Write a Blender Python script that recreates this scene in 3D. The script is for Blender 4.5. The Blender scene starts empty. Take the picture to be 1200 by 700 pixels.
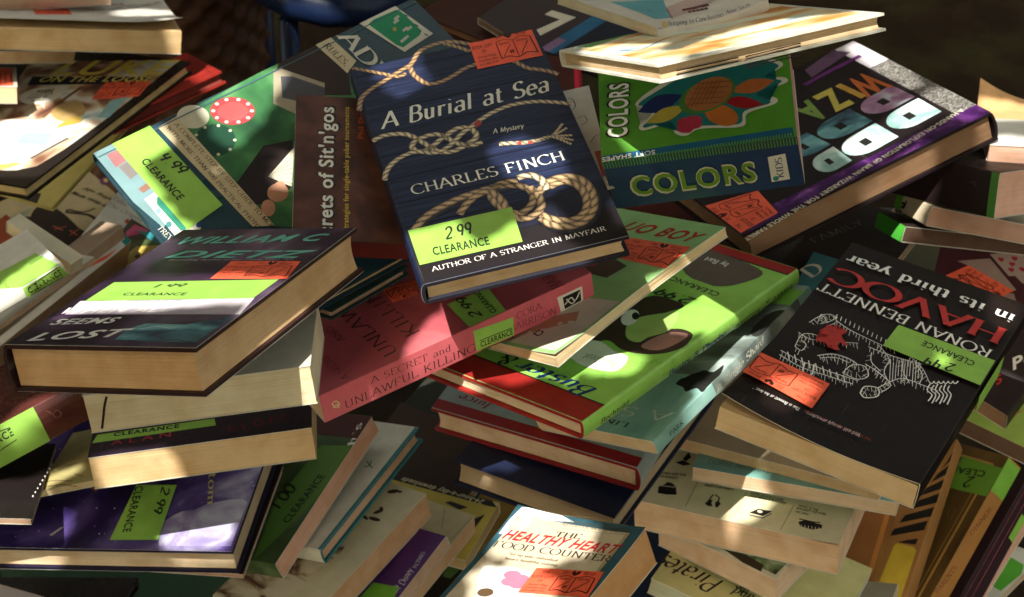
import bpy, bmesh, math, random
from mathutils import Matrix, Vector, Euler, noise

SC = bpy.context.scene
COL = SC.collection
R = math.radians
random.seed(11)

# ------------------------------------------------------------------ objects
def tag(o, label=None, cat=None, group=None, kind=None):
    if label: o['label'] = label
    if cat: o['category'] = cat
    if group: o['group'] = group
    if kind: o['kind'] = kind
    return o

def empty(name, mat):
    o = bpy.data.objects.new(name, None)
    o.empty_display_size = .02
    COL.objects.link(o)
    o.matrix_world = mat
    return o

def link_mesh(name, verts, faces, mats, parent=None, fmats=None, uvs=None, smooth=False):
    me = bpy.data.meshes.new(name)
    me.from_pydata(verts, [], faces)
    for m in mats: me.materials.append(m)
    if fmats:
        me.polygons.foreach_set('material_index', fmats)
    if uvs:
        uv = me.uv_layers.new(name='UVMap')
        flat = []
        for f in faces:
            for i in f: flat += [uvs[i][0], uvs[i][1]]
        uv.data.foreach_set('uv', flat)
    if smooth:
        me.polygons.foreach_set('use_smooth', [True] * len(me.polygons))
    me.update()
    o = bpy.data.objects.new(name, me)
    COL.objects.link(o)
    if parent: o.parent = parent
    return o

# ---------------------------------------------------------------- materials
MATS = {}
def nodes_of(m):
    m.use_nodes = True
    nt = m.node_tree
    return nt, nt.nodes, nt.links, nt.nodes['Principled BSDF']

def ramp(n, stops, interp='LINEAR'):
    r = n.new('ShaderNodeValToRGB')
    r.color_ramp.interpolation = interp
    e = r.color_ramp.elements
    while len(e) < len(stops): e.new(.5)
    for el, (p, c) in zip(e, stops):
        el.position = p; el.color = (c[0], c[1], c[2], 1)
    return r

def wear(n, l, tc, colour, p):
    """rubbed specks and hair scratches that show paper through the ink"""
    a = n.new('ShaderNodeTexNoise'); a.inputs['Scale'].default_value = 210; a.inputs['Detail'].default_value = 6; a.inputs['Roughness'].default_value = .75
    l.new(tc.outputs['Object'], a.inputs['Vector'])
    mp = n.new('ShaderNodeMapping'); mp.inputs['Rotation'].default_value = (0, 0, .7); mp.inputs['Scale'].default_value = (900, 14, 14)
    l.new(tc.outputs['Object'], mp.inputs['Vector'])
    b = n.new('ShaderNodeTexNoise'); b.inputs['Scale'].default_value = 1; b.inputs['Detail'].default_value = 2
    l.new(mp.outputs['Vector'], b.inputs['Vector'])
    mx = n.new('ShaderNodeMath'); mx.operation = 'MAXIMUM'
    ra = ramp(n, [(.66, (0, 0, 0)), (.74, (1, 1, 1))]); l.new(a.outputs['Fac'], ra.inputs['Fac'])
    rb = ramp(n, [(.72, (0, 0, 0)), (.78, (.6, .6, .6))]); l.new(b.outputs['Fac'], rb.inputs['Fac'])
    l.new(ra.outputs['Color'], mx.inputs[0]); l.new(rb.outputs['Color'], mx.inputs[1])
    sc = n.new('ShaderNodeMath'); sc.operation = 'MULTIPLY'; sc.inputs[1].default_value = .22; l.new(mx.outputs[0], sc.inputs[0])
    m = n.new('ShaderNodeMix'); m.data_type = 'RGBA'; m.inputs[7].default_value = (.46, .42, .36, 1)
    l.new(sc.outputs[0], m.inputs[0]); l.new(colour, m.inputs[6]); l.new(m.outputs[2], p.inputs['Base Color'])

def ink(col, rough=.42, var=.10, coat=0.0, scale=60):
    """printed ink / coated paper: base colour with faint mottling, scuffs in the gloss, a slight surface ripple"""
    key = ('ink', tuple(round(c, 4) for c in col), rough, var, coat)
    if key in MATS: return MATS[key]
    m = bpy.data.materials.new('ink'); nt, n, l, p = nodes_of(m)
    tc = n.new('ShaderNodeTexCoord')
    t = n.new('ShaderNodeTexNoise'); t.inputs['Scale'].default_value = scale; t.inputs['Detail'].default_value = 5
    l.new(tc.outputs['Object'], t.inputs['Vector'])
    a = [c * (1 - var) for c in col]; b = [min(1, c * (1 + var)) for c in col]
    r = ramp(n, [(.3, a), (.7, b)])
    l.new(t.outputs['Fac'], r.inputs['Fac']); wear(n, l, tc, r.outputs['Color'], p)
    t2 = n.new('ShaderNodeTexNoise'); t2.inputs['Scale'].default_value = 28; t2.inputs['Detail'].default_value = 8; t2.inputs['Roughness'].default_value = .7
    l.new(tc.outputs['Object'], t2.inputs['Vector'])
    mr = n.new('ShaderNodeMapRange'); mr.inputs['From Min'].default_value = .3; mr.inputs['From Max'].default_value = .75
    mr.inputs['To Min'].default_value = max(.05, rough - .1); mr.inputs['To Max'].default_value = min(1, rough + .18)
    l.new(t2.outputs['Fac'], mr.inputs['Value']); l.new(mr.outputs['Result'], p.inputs['Roughness'])
    t3 = n.new('ShaderNodeTexNoise'); t3.inputs['Scale'].default_value = 14; t3.inputs['Detail'].default_value = 2
    l.new(tc.outputs['Object'], t3.inputs['Vector'])
    bp = n.new('ShaderNodeBump'); bp.inputs['Strength'].default_value = .25; bp.inputs['Distance'].default_value = .004
    l.new(t3.outputs['Fac'], bp.inputs['Height']); l.new(bp.outputs['Normal'], p.inputs['Normal'])
    p.inputs['Specular IOR Level'].default_value = .20
    if coat:
        p.inputs['Coat Weight'].default_value = coat; p.inputs['Coat Roughness'].default_value = .16
        l.new(bp.outputs['Normal'], p.inputs['Coat Normal'])
    MATS[key] = m
    return m

def pages_mat(col):
    """page block: hair-fine leaf lines stacked along the thickness, foxing blotches"""
    key = ('pages', col)
    if key in MATS: return MATS[key]
    m = bpy.data.materials.new('page_edges'); nt, n, l, p = nodes_of(m)
    tc = n.new('ShaderNodeTexCoord'); mp = n.new('ShaderNodeMapping')
    mp.inputs['Scale'].default_value = (16, 16, 6000)
    l.new(tc.outputs['Object'], mp.inputs['Vector'])
    t = n.new('ShaderNodeTexNoise'); t.inputs['Scale'].default_value = 1; t.inputs['Detail'].default_value = 3
    l.new(mp.outputs['Vector'], t.inputs['Vector'])
    mp2 = n.new('ShaderNodeMapping'); mp2.inputs['Scale'].default_value = (9, 9, 1700)
    l.new(tc.outputs['Object'], mp2.inputs['Vector'])
    t1 = n.new('ShaderNodeTexNoise'); t1.inputs['Scale'].default_value = 1; t1.inputs['Detail'].default_value = 2
    l.new(mp2.outputs['Vector'], t1.inputs['Vector'])
    t2 = n.new('ShaderNodeTexNoise'); t2.inputs['Scale'].default_value = 45; t2.inputs['Detail'].default_value = 6
    l.new(tc.outputs['Object'], t2.inputs['Vector'])
    col = tuple(min(.8, c * k) for c, k in zip(col, (1.02, .99, .92)))
    r = ramp(n, [(.30, [c * .78 for c in col]), (.46, [c*.96 for c in col]), (.75, [min(1, c * 1.10) for c in col])])
    mx = n.new('ShaderNodeMix'); mx.data_type = 'FLOAT'; mx.inputs[0].default_value = .55
    l.new(t.outputs['Fac'], mx.inputs[2]); l.new(t1.outputs['Fac'], mx.inputs[3])
    l.new(mx.outputs[0], r.inputs['Fac'])
    r2 = ramp(n, [(.35, (.80, .70, .58)), (.6, (1, 1, 1))])
    l.new(t2.outputs['Fac'], r2.inputs['Fac'])
    mu = n.new('ShaderNodeMix'); mu.data_type = 'RGBA'; mu.blend_type = 'MULTIPLY'; mu.inputs[0].default_value = .7
    l.new(r.outputs['Color'], mu.inputs[6]); l.new(r2.outputs['Color'], mu.inputs[7])
    l.new(mu.outputs[2], p.inputs['Base Color'])
    p.inputs['Roughness'].default_value = .85
    p.inputs['Specular IOR Level'].default_value = .15
    bp = n.new('ShaderNodeBump'); bp.inputs['Strength'].default_value = .5; bp.inputs['Distance'].default_value = .0006
    l.new(mx.outputs[0], bp.inputs['Height']); l.new(bp.outputs['Normal'], p.inputs['Normal'])
    MATS[key] = m
    return m

def art_mat(kind):
    """cover paintings that are tone and texture rather than outline"""
    key = ('art', kind)
    if key in MATS: return MATS[key]
    m = bpy.data.materials.new(kind + '_print'); nt, n, l, p = nodes_of(m)
    tc = n.new('ShaderNodeTexCoord'); mp = n.new('ShaderNodeMapping')
    l.new(tc.outputs['Object'], mp.inputs['Vector'])
    spec = {
        'nebula': ((1, 1, 1), 30, 6, [(.30, (.10, .07, .20)), (.5, (.26, .22, .38)), (.68, (.52, .52, .60))]),
        'planks': ((2, 60, 2), 9, 6, [(.25, (.006, .008, .018)), (.5, (.012, .017, .044)), (.72, (.026, .037, .086))]),
        'cosmos': ((1, 1, 1), 16, 6, [(.30, (.006, .004, .014)), (.48, (.022, .012, .07)), (.62, (.09, .06, .20)), (.78, (.42, .40, .50))]),
        'felt': ((1, 1, 1), 22, 4, [(.3, (.016, .055, .024)), (.52, (.045, .16, .055)), (.72, (.13, .30, .12)), (.85, (.20, .38, .19))]),
        'purple_smoke': ((1, 1, 1), 18, 7, [(.3, (.010, .005, .012)), (.52, (.035, .016, .038)), (.68, (.11, .07, .12)), (.82, (.32, .29, .33))]),
        'jade_face': ((1, 2, 1), 26, 5, [(.32, (.02, .02, .05)), (.5, (.06, .16, .20)), (.68, (.16, .36, .38)), (.85, (.45, .60, .60))]),
        'mist': ((1, 2.5, 1), 16, 6, [(.28, (.04, .04, .035)), (.45, (.14, .17, .15)), (.6, (.34, .42, .38)), (.8, (.60, .66, .60))]),
        'sea_green': ((1, 1, 1), 20, 5, [(.3, (.15, .32, .28)), (.55, (.26, .47, .41)), (.8, (.42, .60, .54))]),
        'brown_leather': ((1, 1, 1), 40, 8, [(.3, (.035, .014, .010)), (.55, (.085, .034, .022)), (.8, (.14, .06, .04))]),
        'bright_art': ((1, 3, 1), 14, 3, [(.25, (.25, .05, .02)), (.38, (.62, .30, .08)), (.5, (.78, .66, .40)), (.6, (.60, .72, .66)), (.72, (.10, .16, .40)), (.85, (.75, .70, .55))]),
        'comic_art': ((1, 1, 1), 24, 2, [(.3, (.05, .02, .02)), (.42, (.22, .10, .06)), (.52, (.45, .34, .22)), (.62, (.55, .58, .52)), (.8, (.25, .36, .36))]),
        'marble_letter': ((1, 1, 1), 34, 4, [(.3, (.10, .22, .20)), (.5, (.34, .50, .46)), (.7, (.62, .70, .66))]),
        'violet_letter': ((1, 1, 1), 34, 4, [(.3, (.14, .06, .14)), (.5, (.32, .18, .28)), (.7, (.45, .55, .55))]),
        'gold_fade': ((1, 1, 1), 9, 4, [(.3, (.03, .018, .008)), (.55, (.11, .065, .02)), (.8, (.28, .17, .05))]),
        'forest_photo': ((1, 1, 1), 60, 7, [(.3, (.02, .03, .012)), (.48, (.12, .18, .08)), (.62, (.45, .50, .36)), (.8, (.70, .70, .58))]),
        'animal_hide': ((1, 2, 1), 30, 3, [(.36, (.03, .02, .014)), (.42, (.16, .09, .05)), (.5, (.45, .36, .24)), (.6, (.60, .52, .38))]),
        'dark_green_cover': ((1, 1, 1), 30, 6, [(.3, (.02, .035, .012)), (.6, (.05, .085, .03)), (.8, (.11, .15, .07))]),
        'violet_band': ((1, 1, 1), 50, 7, [(.3, (.016, .004, .026)), (.5, (.05, .010, .08)), (.64, (.16, .045, .21)), (.8, (.48, .30, .52))]),
        'pink_cover': ((1, 1, 1), 12, 4, [(.3, (.22, .040, .052)), (.55, (.38, .080, .092)), (.8, (.50, .17, .17))]),
        'salt_grain': ((1, 1, 1), 520, 4, [(.36, (.05, .045, .04)), (.5, (.13, .12, .105)), (.68, (.30, .285, .26))]),
    }[kind]
    sc, fs, det, stops = spec
    mp.inputs['Scale'].default_value = sc
    t = n.new('ShaderNodeTexNoise'); t.inputs['Scale'].default_value = fs; t.inputs['Detail'].default_value = det
    t.inputs['Distortion'].default_value = .6
    l.new(mp.outputs['Vector'], t.inputs['Vector'])
    r = ramp(n, stops)
    l.new(t.outputs['Fac'], r.inputs['Fac']); wear(n, l, tc, r.outputs['Color'], p)
    p.inputs['Roughness'].default_value = .40; p.inputs['Specular IOR Level'].default_value = .20
    t3 = n.new('ShaderNodeTexNoise'); t3.inputs['Scale'].default_value = 16; t3.inputs['Detail'].default_value = 3
    l.new(tc.outputs['Object'], t3.inputs['Vector'])
    bp = n.new('ShaderNodeBump'); bp.inputs['Strength'].default_value = .2; bp.inputs['Distance'].default_value = .003
    l.new(t3.outputs['Fac'], bp.inputs['Height']); l.new(bp.outputs['Normal'], p.inputs['Normal'])
    MATS[key] = m
    return m

def rope_mat(tint):
    """twisted cord: slanted strands across the ribbon, rounder towards its middle"""
    key = ('rope', tint)
    if key in MATS: return MATS[key]
    m = bpy.data.materials.new('rope_print'); nt, n, l, p = nodes_of(m)
    uv = n.new('ShaderNodeUVMap'); sp = n.new('ShaderNodeSeparateXYZ'); l.new(uv.outputs['UV'], sp.inputs[0])
    a = n.new('ShaderNodeMath'); a.operation = 'MULTIPLY_ADD'; a.inputs[1].default_value = 0.9
    l.new(sp.outputs['Y'], a.inputs[0]); l.new(sp.outputs['X'], a.inputs[2])
    s = n.new('ShaderNodeMath'); s.operation = 'MULTIPLY'; s.inputs[1].default_value = 6.283
    l.new(a.outputs[0], s.inputs[0])
    si = n.new('ShaderNodeMath'); si.operation = 'SINE'; l.new(s.outputs[0], si.inputs[0])
    nz = n.new('ShaderNodeTexNoise'); nz.inputs['Scale'].default_value = 5; nz.inputs['Detail'].default_value = 5
    l.new(uv.outputs['UV'], nz.inputs['Vector'])
    ad = n.new('ShaderNodeMath'); ad.operation = 'MULTIPLY_ADD'; ad.inputs[1].default_value = .34; ad.inputs[2].default_value = .12
    l.new(si.outputs[0], ad.inputs[0])
    a2 = n.new('ShaderNodeMath'); a2.operation = 'ADD'; l.new(ad.outputs[0], a2.inputs[0]); l.new(nz.outputs['Fac'], a2.inputs[1])
    c = tint
    r = ramp(n, [(.22, [x * .10 for x in c]), (.5, [x * .62 for x in c]), (.85, c)])
    l.new(a2.outputs[0], r.inputs['Fac'])
    # the rope in the print is a photographed round cord: its rims are darker than its crown
    e1 = n.new('ShaderNodeMath'); e1.operation = 'PINGPONG'; e1.inputs[1].default_value = .5; l.new(sp.outputs['Y'], e1.inputs[0])
    er = ramp(n, [(0, (.25, .22, .2)), (.22, (.75, .73, .7)), (.42, (1, 1, 1))]); 
    l.new(e1.outputs[0], er.inputs['Fac'])
    mm = n.new('ShaderNodeMix'); mm.data_type = 'RGBA'; mm.blend_type = 'MULTIPLY'; mm.inputs[0].default_value = 1
    l.new(r.outputs['Color'], mm.inputs[6]); l.new(er.outputs['Color'], mm.inputs[7]); l.new(mm.outputs[2], p.inputs['Base Color'])
    p.inputs['Roughness'].default_value = .4
    MATS[key] = m
    return m

def M(spec):
    if isinstance(spec, str):
        if spec.startswith('rope'): return rope_mat({'rope': (.52, .36, .19), 'ropepale': (.66, .55, .36), 'ropedark': (.44, .27, .13), 'ropeshade': (.012, .011, .014)}[spec])
        return art_mat(spec)
    if len(spec) == 3: return ink(spec)
    return ink(spec[:3], spec[3], *(spec[4:]))

# ------------------------------------------------------- a penned serif hand
# l: line x0 y0 x1 y1 ; a: arc cx cy rx ry deg0 deg1 ; first number: advance
GL = {
'A': (.74, 'l0,0,.36,1', 'l.36,1,.72,0', 'l.13,.34,.58,.34'),
'B': (.62, 'l.1,0,.1,1', 'l.1,1,.3,1', 'a.3,.76,.22,.24,90,-90', 'l.1,.52,.32,.52', 'a.32,.26,.26,.26,90,-90', 'l.32,0,.1,0'),
'C': (.72, 'a.42,.5,.40,.5,42,318'),
'D': (.76, 'l.1,0,.1,1', 'l.1,1,.3,1', 'a.3,.5,.42,.5,90,-90', 'l.3,0,.1,0'),
'E': (.60, 'l.1,0,.1,1', 'l.1,1,.54,1', 'l.1,.52,.44,.52', 'l.1,0,.56,0', 'l.54,1,.54,.84', 'l.56,0,.56,.17'),
'F': (.57, 'l.1,0,.1,1', 'l.1,1,.54,1', 'l.1,.5,.42,.5', 'l.54,1,.54,.84'),
'G': (.78, 'a.42,.5,.40,.5,42,312', 'l.70,.06,.70,.42'),
'H': (.78, 'l.12,0,.12,1', 'l.66,0,.66,1', 'l.12,.52,.66,.52'),
'I': (.34, 'l.16,0,.16,1'),
'J': (.42, 'l.28,1,.28,.12', 'a.12,.1,.16,.22,0,-110'),
'K': (.70, 'l.12,0,.12,1', 'l.62,1,.14,.42', 'l.28,.58,.66,0'),
'L': (.58, 'l.1,0,.1,1', 'l.1,0,.54,0', 'l.54,0,.54,.18'),
'M': (.92, 'l.1,0,.14,1', 'l.14,1,.45,.05', 'l.45,.05,.76,1', 'l.76,1,.82,0'),
'N': (.80, 'l.12,0,.12,1', 'l.12,1,.68,0', 'l.68,0,.68,1'),
'O': (.84, 'a.42,.5,.40,.5,0,360'),
'P': (.60, 'l.1,0,.1,1', 'l.1,1,.3,1', 'a.3,.73,.25,.27,90,-90', 'l.3,.46,.1,.46'),
'Q': (.84, 'a.42,.5,.40,.5,0,360', 'l.45,.2,.8,-.2'),
'R': (.68, 'l.1,0,.1,1', 'l.1,1,.3,1', 'a.3,.75,.23,.25,90,-90', 'l.3,.5,.1,.5', 'l.3,.5,.64,0'),
'S': (.56, 'a.28,.75,.22,.25,35,270', 'a.27,.25,.25,.25,90,-145'),
'T': (.66, 'l.32,0,.32,1', 'l.02,1,.62,1', 'l.02,1,.02,.83', 'l.62,1,.62,.83'),
'U': (.76, 'l.12,1,.12,.3', 'a.38,.3,.26,.3,180,360', 'l.64,.3,.64,1'),
'V': (.72, 'l.02,1,.36,0', 'l.36,0,.70,1'),
'W': (1.0, 'l.02,1,.26,0', 'l.26,0,.5,.95', 'l.5,.95,.74,0', 'l.74,0,.98,1'),
'X': (.70, 'l.06,1,.64,0', 'l.62,1,.06,0'),
'Y': (.68, 'l.04,1,.34,.45', 'l.64,1,.34,.45', 'l.34,.45,.34,0'),
'Z': (.62, 'l.06,1,.58,1', 'l.58,1,.04,0', 'l.04,0,.58,0', 'l.06,1,.06,.85', 'l.58,0,.58,.16'),
'a': (.50, 'a.24,.48,.18,.18,150,0', 'l.42,.48,.42,.0', 'a.24,.17,.19,.18,40,330'),
'b': (.54, 'l.1,0,.1,1', 'a.28,.32,.21,.32,150,-150'),
'c': (.46, 'a.26,.32,.22,.32,45,315'),
'd': (.54, 'l.42,0,.42,1', 'a.25,.32,.21,.32,30,330'),
'e': (.48, 'a.25,.32,.21,.32,0,315', 'l.05,.35,.46,.35'),
'f': (.36, 'l.15,0,.15,.78', 'a.30,.78,.15,.22,180,45', 'l.02,.63,.32,.63'),
'g': (.52, 'a.24,.38,.18,.25,0,360', 'a.24,-.08,.21,.18,110,-200', 'l.2,.14,.34,.08'),
'h': (.56, 'l.1,0,.1,1', 'a.27,.40,.17,.24,165,0', 'l.44,.40,.44,0'),
'i': (.26, 'l.12,0,.12,.64', 'l.11,.86,.13,.90'),
'j': (.28, 'l.16,.64,.16,-.1', 'a.06,-.1,.1,.16,0,-110', 'l.15,.86,.17,.90'),
'k': (.54, 'l.1,0,.1,1', 'l.44,.64,.12,.26', 'l.2,.36,.48,0'),
'l': (.26, 'l.12,0,.12,1'),
'm': (.84, 'l.1,0,.1,.64', 'a.25,.42,.15,.22,165,0', 'l.40,.42,.40,0', 'a.55,.42,.15,.22,165,0', 'l.70,.42,.70,0'),
'n': (.56, 'l.1,0,.1,.64', 'a.27,.41,.17,.23,165,0', 'l.44,.41,.44,0'),
'o': (.52, 'a.26,.32,.22,.32,0,360'),
'p': (.54, 'l.1,-.3,.1,.64', 'a.28,.32,.21,.32,150,-150'),
'q': (.54, 'l.42,-.3,.42,.64', 'a.25,.32,.21,.32,30,330'),
'r': (.38, 'l.1,0,.1,.64', 'a.26,.40,.16,.22,165,50'),
's': (.40, 'a.2,.48,.15,.16,40,270', 'a.19,.165,.17,.165,90,-150'),
't': (.34, 'l.14,.86,.14,.14', 'a.25,.14,.11,.14,180,320', 'l.02,.63,.30,.63'),
'u': (.56, 'l.1,.64,.1,.22', 'a.26,.22,.16,.22,180,350', 'l.42,.64,.42,0'),
'v': (.50, 'l.02,.64,.24,0', 'l.24,0,.47,.64'),
'w': (.74, 'l.02,.64,.19,0', 'l.19,0,.36,.6', 'l.36,.6,.53,0', 'l.53,0,.71,.64'),
'x': (.50, 'l.04,.64,.46,0', 'l.45,.64,.04,0'),
'y': (.50, 'l.04,.64,.25,0', 'l.47,.64,.16,-.28'),
'z': (.46, 'l.05,.63,.42,.63', 'l.42,.63,.04,0', 'l.04,0,.42,0'),
'0': (.56, 'a.27,.5,.23,.5,0,360'),
'1': (.34, 'l.18,0,.18,1'),
'2': (.54, 'a.27,.72,.21,.28,165,-35', 'l.44,.55,.05,0', 'l.05,0,.5,.02'),
'3': (.5, 'a.23,.75,.19,.25,150,-90', 'a.22,.25,.23,.25,90,-150'),
'4': (.58, 'l.1,1,.06,.5', 'l.06,.5,.5,.46', 'l.42,.9,.34,-.06'),
'5': (.5, 'l.44,1,.14,1', 'l.14,1,.1,.58', 'a.22,.3,.22,.3,115,-140'),
'6': (.52, 'a.3,.3,.24,.6,130,180', 'a.27,.26,.21,.26,0,360'),
'7': (.5, 'l.06,1,.46,1', 'l.46,1,.18,0'),
'8': (.52, 'a.26,.76,.18,.24,0,360', 'a.26,.26,.22,.26,0,360'),
'9': (.54, 'a.25,.70,.19,.28,0,360', 'l.44,.72,.34,0'),
'&': (.80, 'a.33,.80,.17,.2,0,360', 'l.22,.66,.72,0', 'a.32,.25,.27,.26,120,330', 'l.56,.12,.70,.45'),
'.': (.26, 'l.1,.02,.12,.06'), ',': (.26, 'l.14,.06,.08,-.14'), '-': (.36, 'l.04,.32,.30,.32'),
"'": (.2, 'l.1,1,.08,.78'), '"': (.34, 'l.1,1,.08,.8', 'l.24,1,.22,.8'), ':': (.26, 'l.1,.02,.12,.06', 'l.1,.5,.12,.54'),
'+': (.5, 'l.05,.36,.45,.36', 'l.25,.14,.25,.58'), '?': (.5, 'a.25,.74,.2,.26,160,-90', 'l.25,.48,.25,.28', 'l.24,.02,.26,.06'),
'/': (.4, 'l.0,-.1,.36,1'), '!': (.26, 'l.12,1,.12,.3', 'l.11,.02,.13,.06'), ' ': (.34,),
}
PEN = {  # thick, thin, pen angle, serif half length, slant
    'serif': (.125, .035, 12, .11, 0), 'serifbold': (.17, .045, 10, .11, 0), 'seriflight': (.085, .03, 12, .09, 0),
    'italic': (.115, .035, 15, .075, .26), 'italicbold': (.155, .045, 14, .075, .26),
    'hand': (.17, .13, 30, 0, .2), 'thin': (.05, .04, 20, 0, 0), 'script': (.13, .03, 30, 0, .35),
}
def penned(text, style):
    thick, thin, ang, ser, slant = PEN[style]
    V, F = [], []
    zz = [0.0]
    def ribbon(pts, serif=True):
        if len(pts) < 2: return
        zz[0] += 1
        n0 = len(V)
        for i, (x, y) in enumerate(pts):
            a = pts[max(0, i - 1)]; b = pts[min(len(pts) - 1, i + 1)]
            dx, dy = b[0] - a[0], b[1] - a[1]; L = math.hypot(dx, dy) or 1
            th = math.atan2(dy, dx)
            w = (thin + (thick - thin) * abs(math.sin(th - R(ang)))) / 2
            V.append((x - dy / L * w, y + dx / L * w, zz[0])); V.append((x + dy / L * w, y - dx / L * w, zz[0]))
        for i in range(len(pts) - 1):
            k = n0 + 2 * i
            F.append((k, k + 1, k + 3, k + 2))
    def bar(x, y, up):
        zz[0] += 1
        k = len(V); t = thin * .9
        y0, y1 = (y, y + t) if up else (y - t, y)
        V.extend([(x - ser, y0, zz[0]), (x + ser, y0, zz[0]), (x + ser, y1, zz[0]), (x - ser, y1, zz[0])])
        F.append((k, k + 1, k + 2, k + 3))
    x = 0.0
    for ch in text:
        g = GL.get(ch) or GL.get(ch.upper()) or GL[' ']
        for s in g[1:]:
            q = [float(t) for t in s[1:].split(',')]
            if s[0] == 'l':
                a, b = (q[0], q[1]), (q[2], q[3])
                ribbon([(x + a[0] + (b[0] - a[0]) * i / 3, a[1] + (b[1] - a[1]) * i / 3) for i in range(4)])
                if ser and abs(b[1] - a[1]) > .4:
                    for (px, py), (ox, oy) in ((a, b), (b, a)):
                        low = py < oy
                        if low and abs(py) < .02 or abs(py + .3) < .02: bar(x + px, py, True)
                        elif not low and (abs(py - 1) < .02 or abs(py - .64) < .02): bar(x + px - (.03 if ch.islower() else 0), py, False)
            else:
                cx, cy, rx, ry, d0, d1 = q
                n = max(6, int(abs(d1 - d0) / 14))
                ribbon([(x + cx + rx * math.cos(R(d0 + (d1 - d0) * i / n)), cy + ry * math.sin(R(d0 + (d1 - d0) * i / n))) for i in range(n + 1)])
        x += g[0] + (.10 if ser else .04)
    V = [(a + slant * b, b, c) for a, b, c in V]
    return V, F

FONTC = {}
def sans(text, bold, slant):
    key = (text, bold, slant)
    if key in FONTC: return FONTC[key]
    cu = bpy.data.curves.new('lettering', 'FONT'); cu.body = text; cu.offset = bold; cu.shear = slant
    cu.resolution_u = 3; cu.space_character = 1.0 + bold * 4
    ob = bpy.data.objects.new('lettering', cu); COL.objects.link(ob)
    dg = bpy.context.evaluated_depsgraph_get(); ev = ob.evaluated_get(dg); me = ev.to_mesh()
    V = [(v.co.x / CAPH, v.co.y / CAPH, 0.0) for v in me.vertices]
    F = [tuple(p.vertices) for p in me.polygons]
    ev.to_mesh_clear(); bpy.data.objects.remove(ob); bpy.data.curves.remove(cu)
    FONTC[key] = (V, F)
    return V, F
CAPH = 1.0
CAPH = max(v[1] for v in sans('H', 0, 0)[0]); FONTC.clear()

def lettering(text, style):
    """glyph mesh, baseline y=0, cap height 1, its ink box scaled to width 1"""
    if style in PEN: V, F = penned(text, style)
    else:
        bold, slant = {'sans': (0, 0), 'bold': (.022, 0), 'black': (.04, 0), 'boldit': (.025, .35), 'it': (0, .3)}[style]
        V, F = sans(text, bold, slant)
    if not V: return [], []
    x0 = min(v[0] for v in V); x1 = max(v[0] for v in V)
    s = 1 / max(1e-6, x1 - x0)
    return [((v[0] - x0) * s, v[1], v[2]) for v in V], F

# ------------------------------------------------------------------- a book
class Book:
    def __init__(b, mat, dims, sp, hc, warps):
        b.w, b.h, b.t = dims; b.sp = sp; b.hc = hc; b.warps = warps; b.mat = mat
        b.W, b.H = (b.w, b.h) if sp[0] == 'x' else (b.h, b.w)      # canonical: spine along x = 0
        b.rr = min(.0016 if hc else .0009, b.t * .3)
        b.bulge = min(b.t * .10, .0035) if hc else min(b.t * .03, .0005)
        if sp == 'flat': b.bulge = 0
    def can2loc(b, X, Y):
        if b.sp == 'x0': return X, Y
        if b.sp == 'x1': return b.w - X, b.h - Y
        if b.sp == 'y0': return b.w - Y, X
        return Y, b.h - X
    def loc2can(b, x, y):
        if b.sp == 'x0': return x, y
        if b.sp == 'x1': return b.w - x, b.h - y
        if b.sp == 'y0': return y, b.w - x
        return b.h - y, x
    def warp(b, p, cover=True):
        """local (0..w, 0..h, 0..t) to the bent book, origin moved to the middle of its underside"""
        x, y, z = p
        if cover:
            X, Y = b.loc2can(x, y)
            if X < b.rr * 1.5:
                f = (z - b.t / 2) / (b.t / 2)
                X -= b.bulge * max(0, 1 - f * f)
            x, y = b.can2loc(X, Y)
        fx, fy = x / b.w, y / b.h
        for wv in b.warps:
            if wv[0] == 'curl':
                if cover and z > b.t * .75:
                    _, cx, cy, amp, rad = wv
                    d = math.hypot((fx - cx) * b.w, (fy - cy) * b.h) / rad
                    if d < 1: z += amp * (1 - d) ** 2
            elif wv[0] == 'lift':
                if cover and z > b.t * .75: z += wv[2] * (1 - (fx if wv[1] == 'x' else fy)) ** 2
            elif wv[0] == 'bowx': z += wv[1] * 4 * fx * (1 - fx)
            elif wv[0] == 'bowy': z += wv[1] * 4 * fy * (1 - fy)
            elif wv[0] == 'sagx': z += wv[1] * fx * fx
            elif wv[0] == 'fan':     # leaves stand open towards the fore edge
                if z > b.t * .5: z += wv[1] * fx
        return (x - b.w / 2, y - b.h / 2, z)
    def frame(b, face):
        return {'top': ((0, 0, b.t), (1, 0, 0), (0, 1, 0), (0, 0, 1)),
                'y0': ((0, 0, 0), (1, 0, 0), (0, 0, 1), (0, -1, 0)),
                'x1': ((b.w, 0, 0), (0, 1, 0), (0, 0, 1), (1, 0, 0)),
                'x0': ((0, b.h, 0), (0, -1, 0), (0, 0, 1), (-1, 0, 0)),
                'y1': ((b.w, b.h, 0), (-1, 0, 0), (0, 0, 1), (0, 1, 0))}[face]
    def on(b, face, a, c, lift, page=False):
        o, ex, ey, n = b.frame(face)
        p = tuple(o[i] + ex[i] * a + ey[i] * c + n[i] * 0 for i in range(3))
        q = b.warp(p, not page)
        return (q[0] + n[0] * lift, q[1] + n[1] * lift, q[2] + n[2] * lift)

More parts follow.
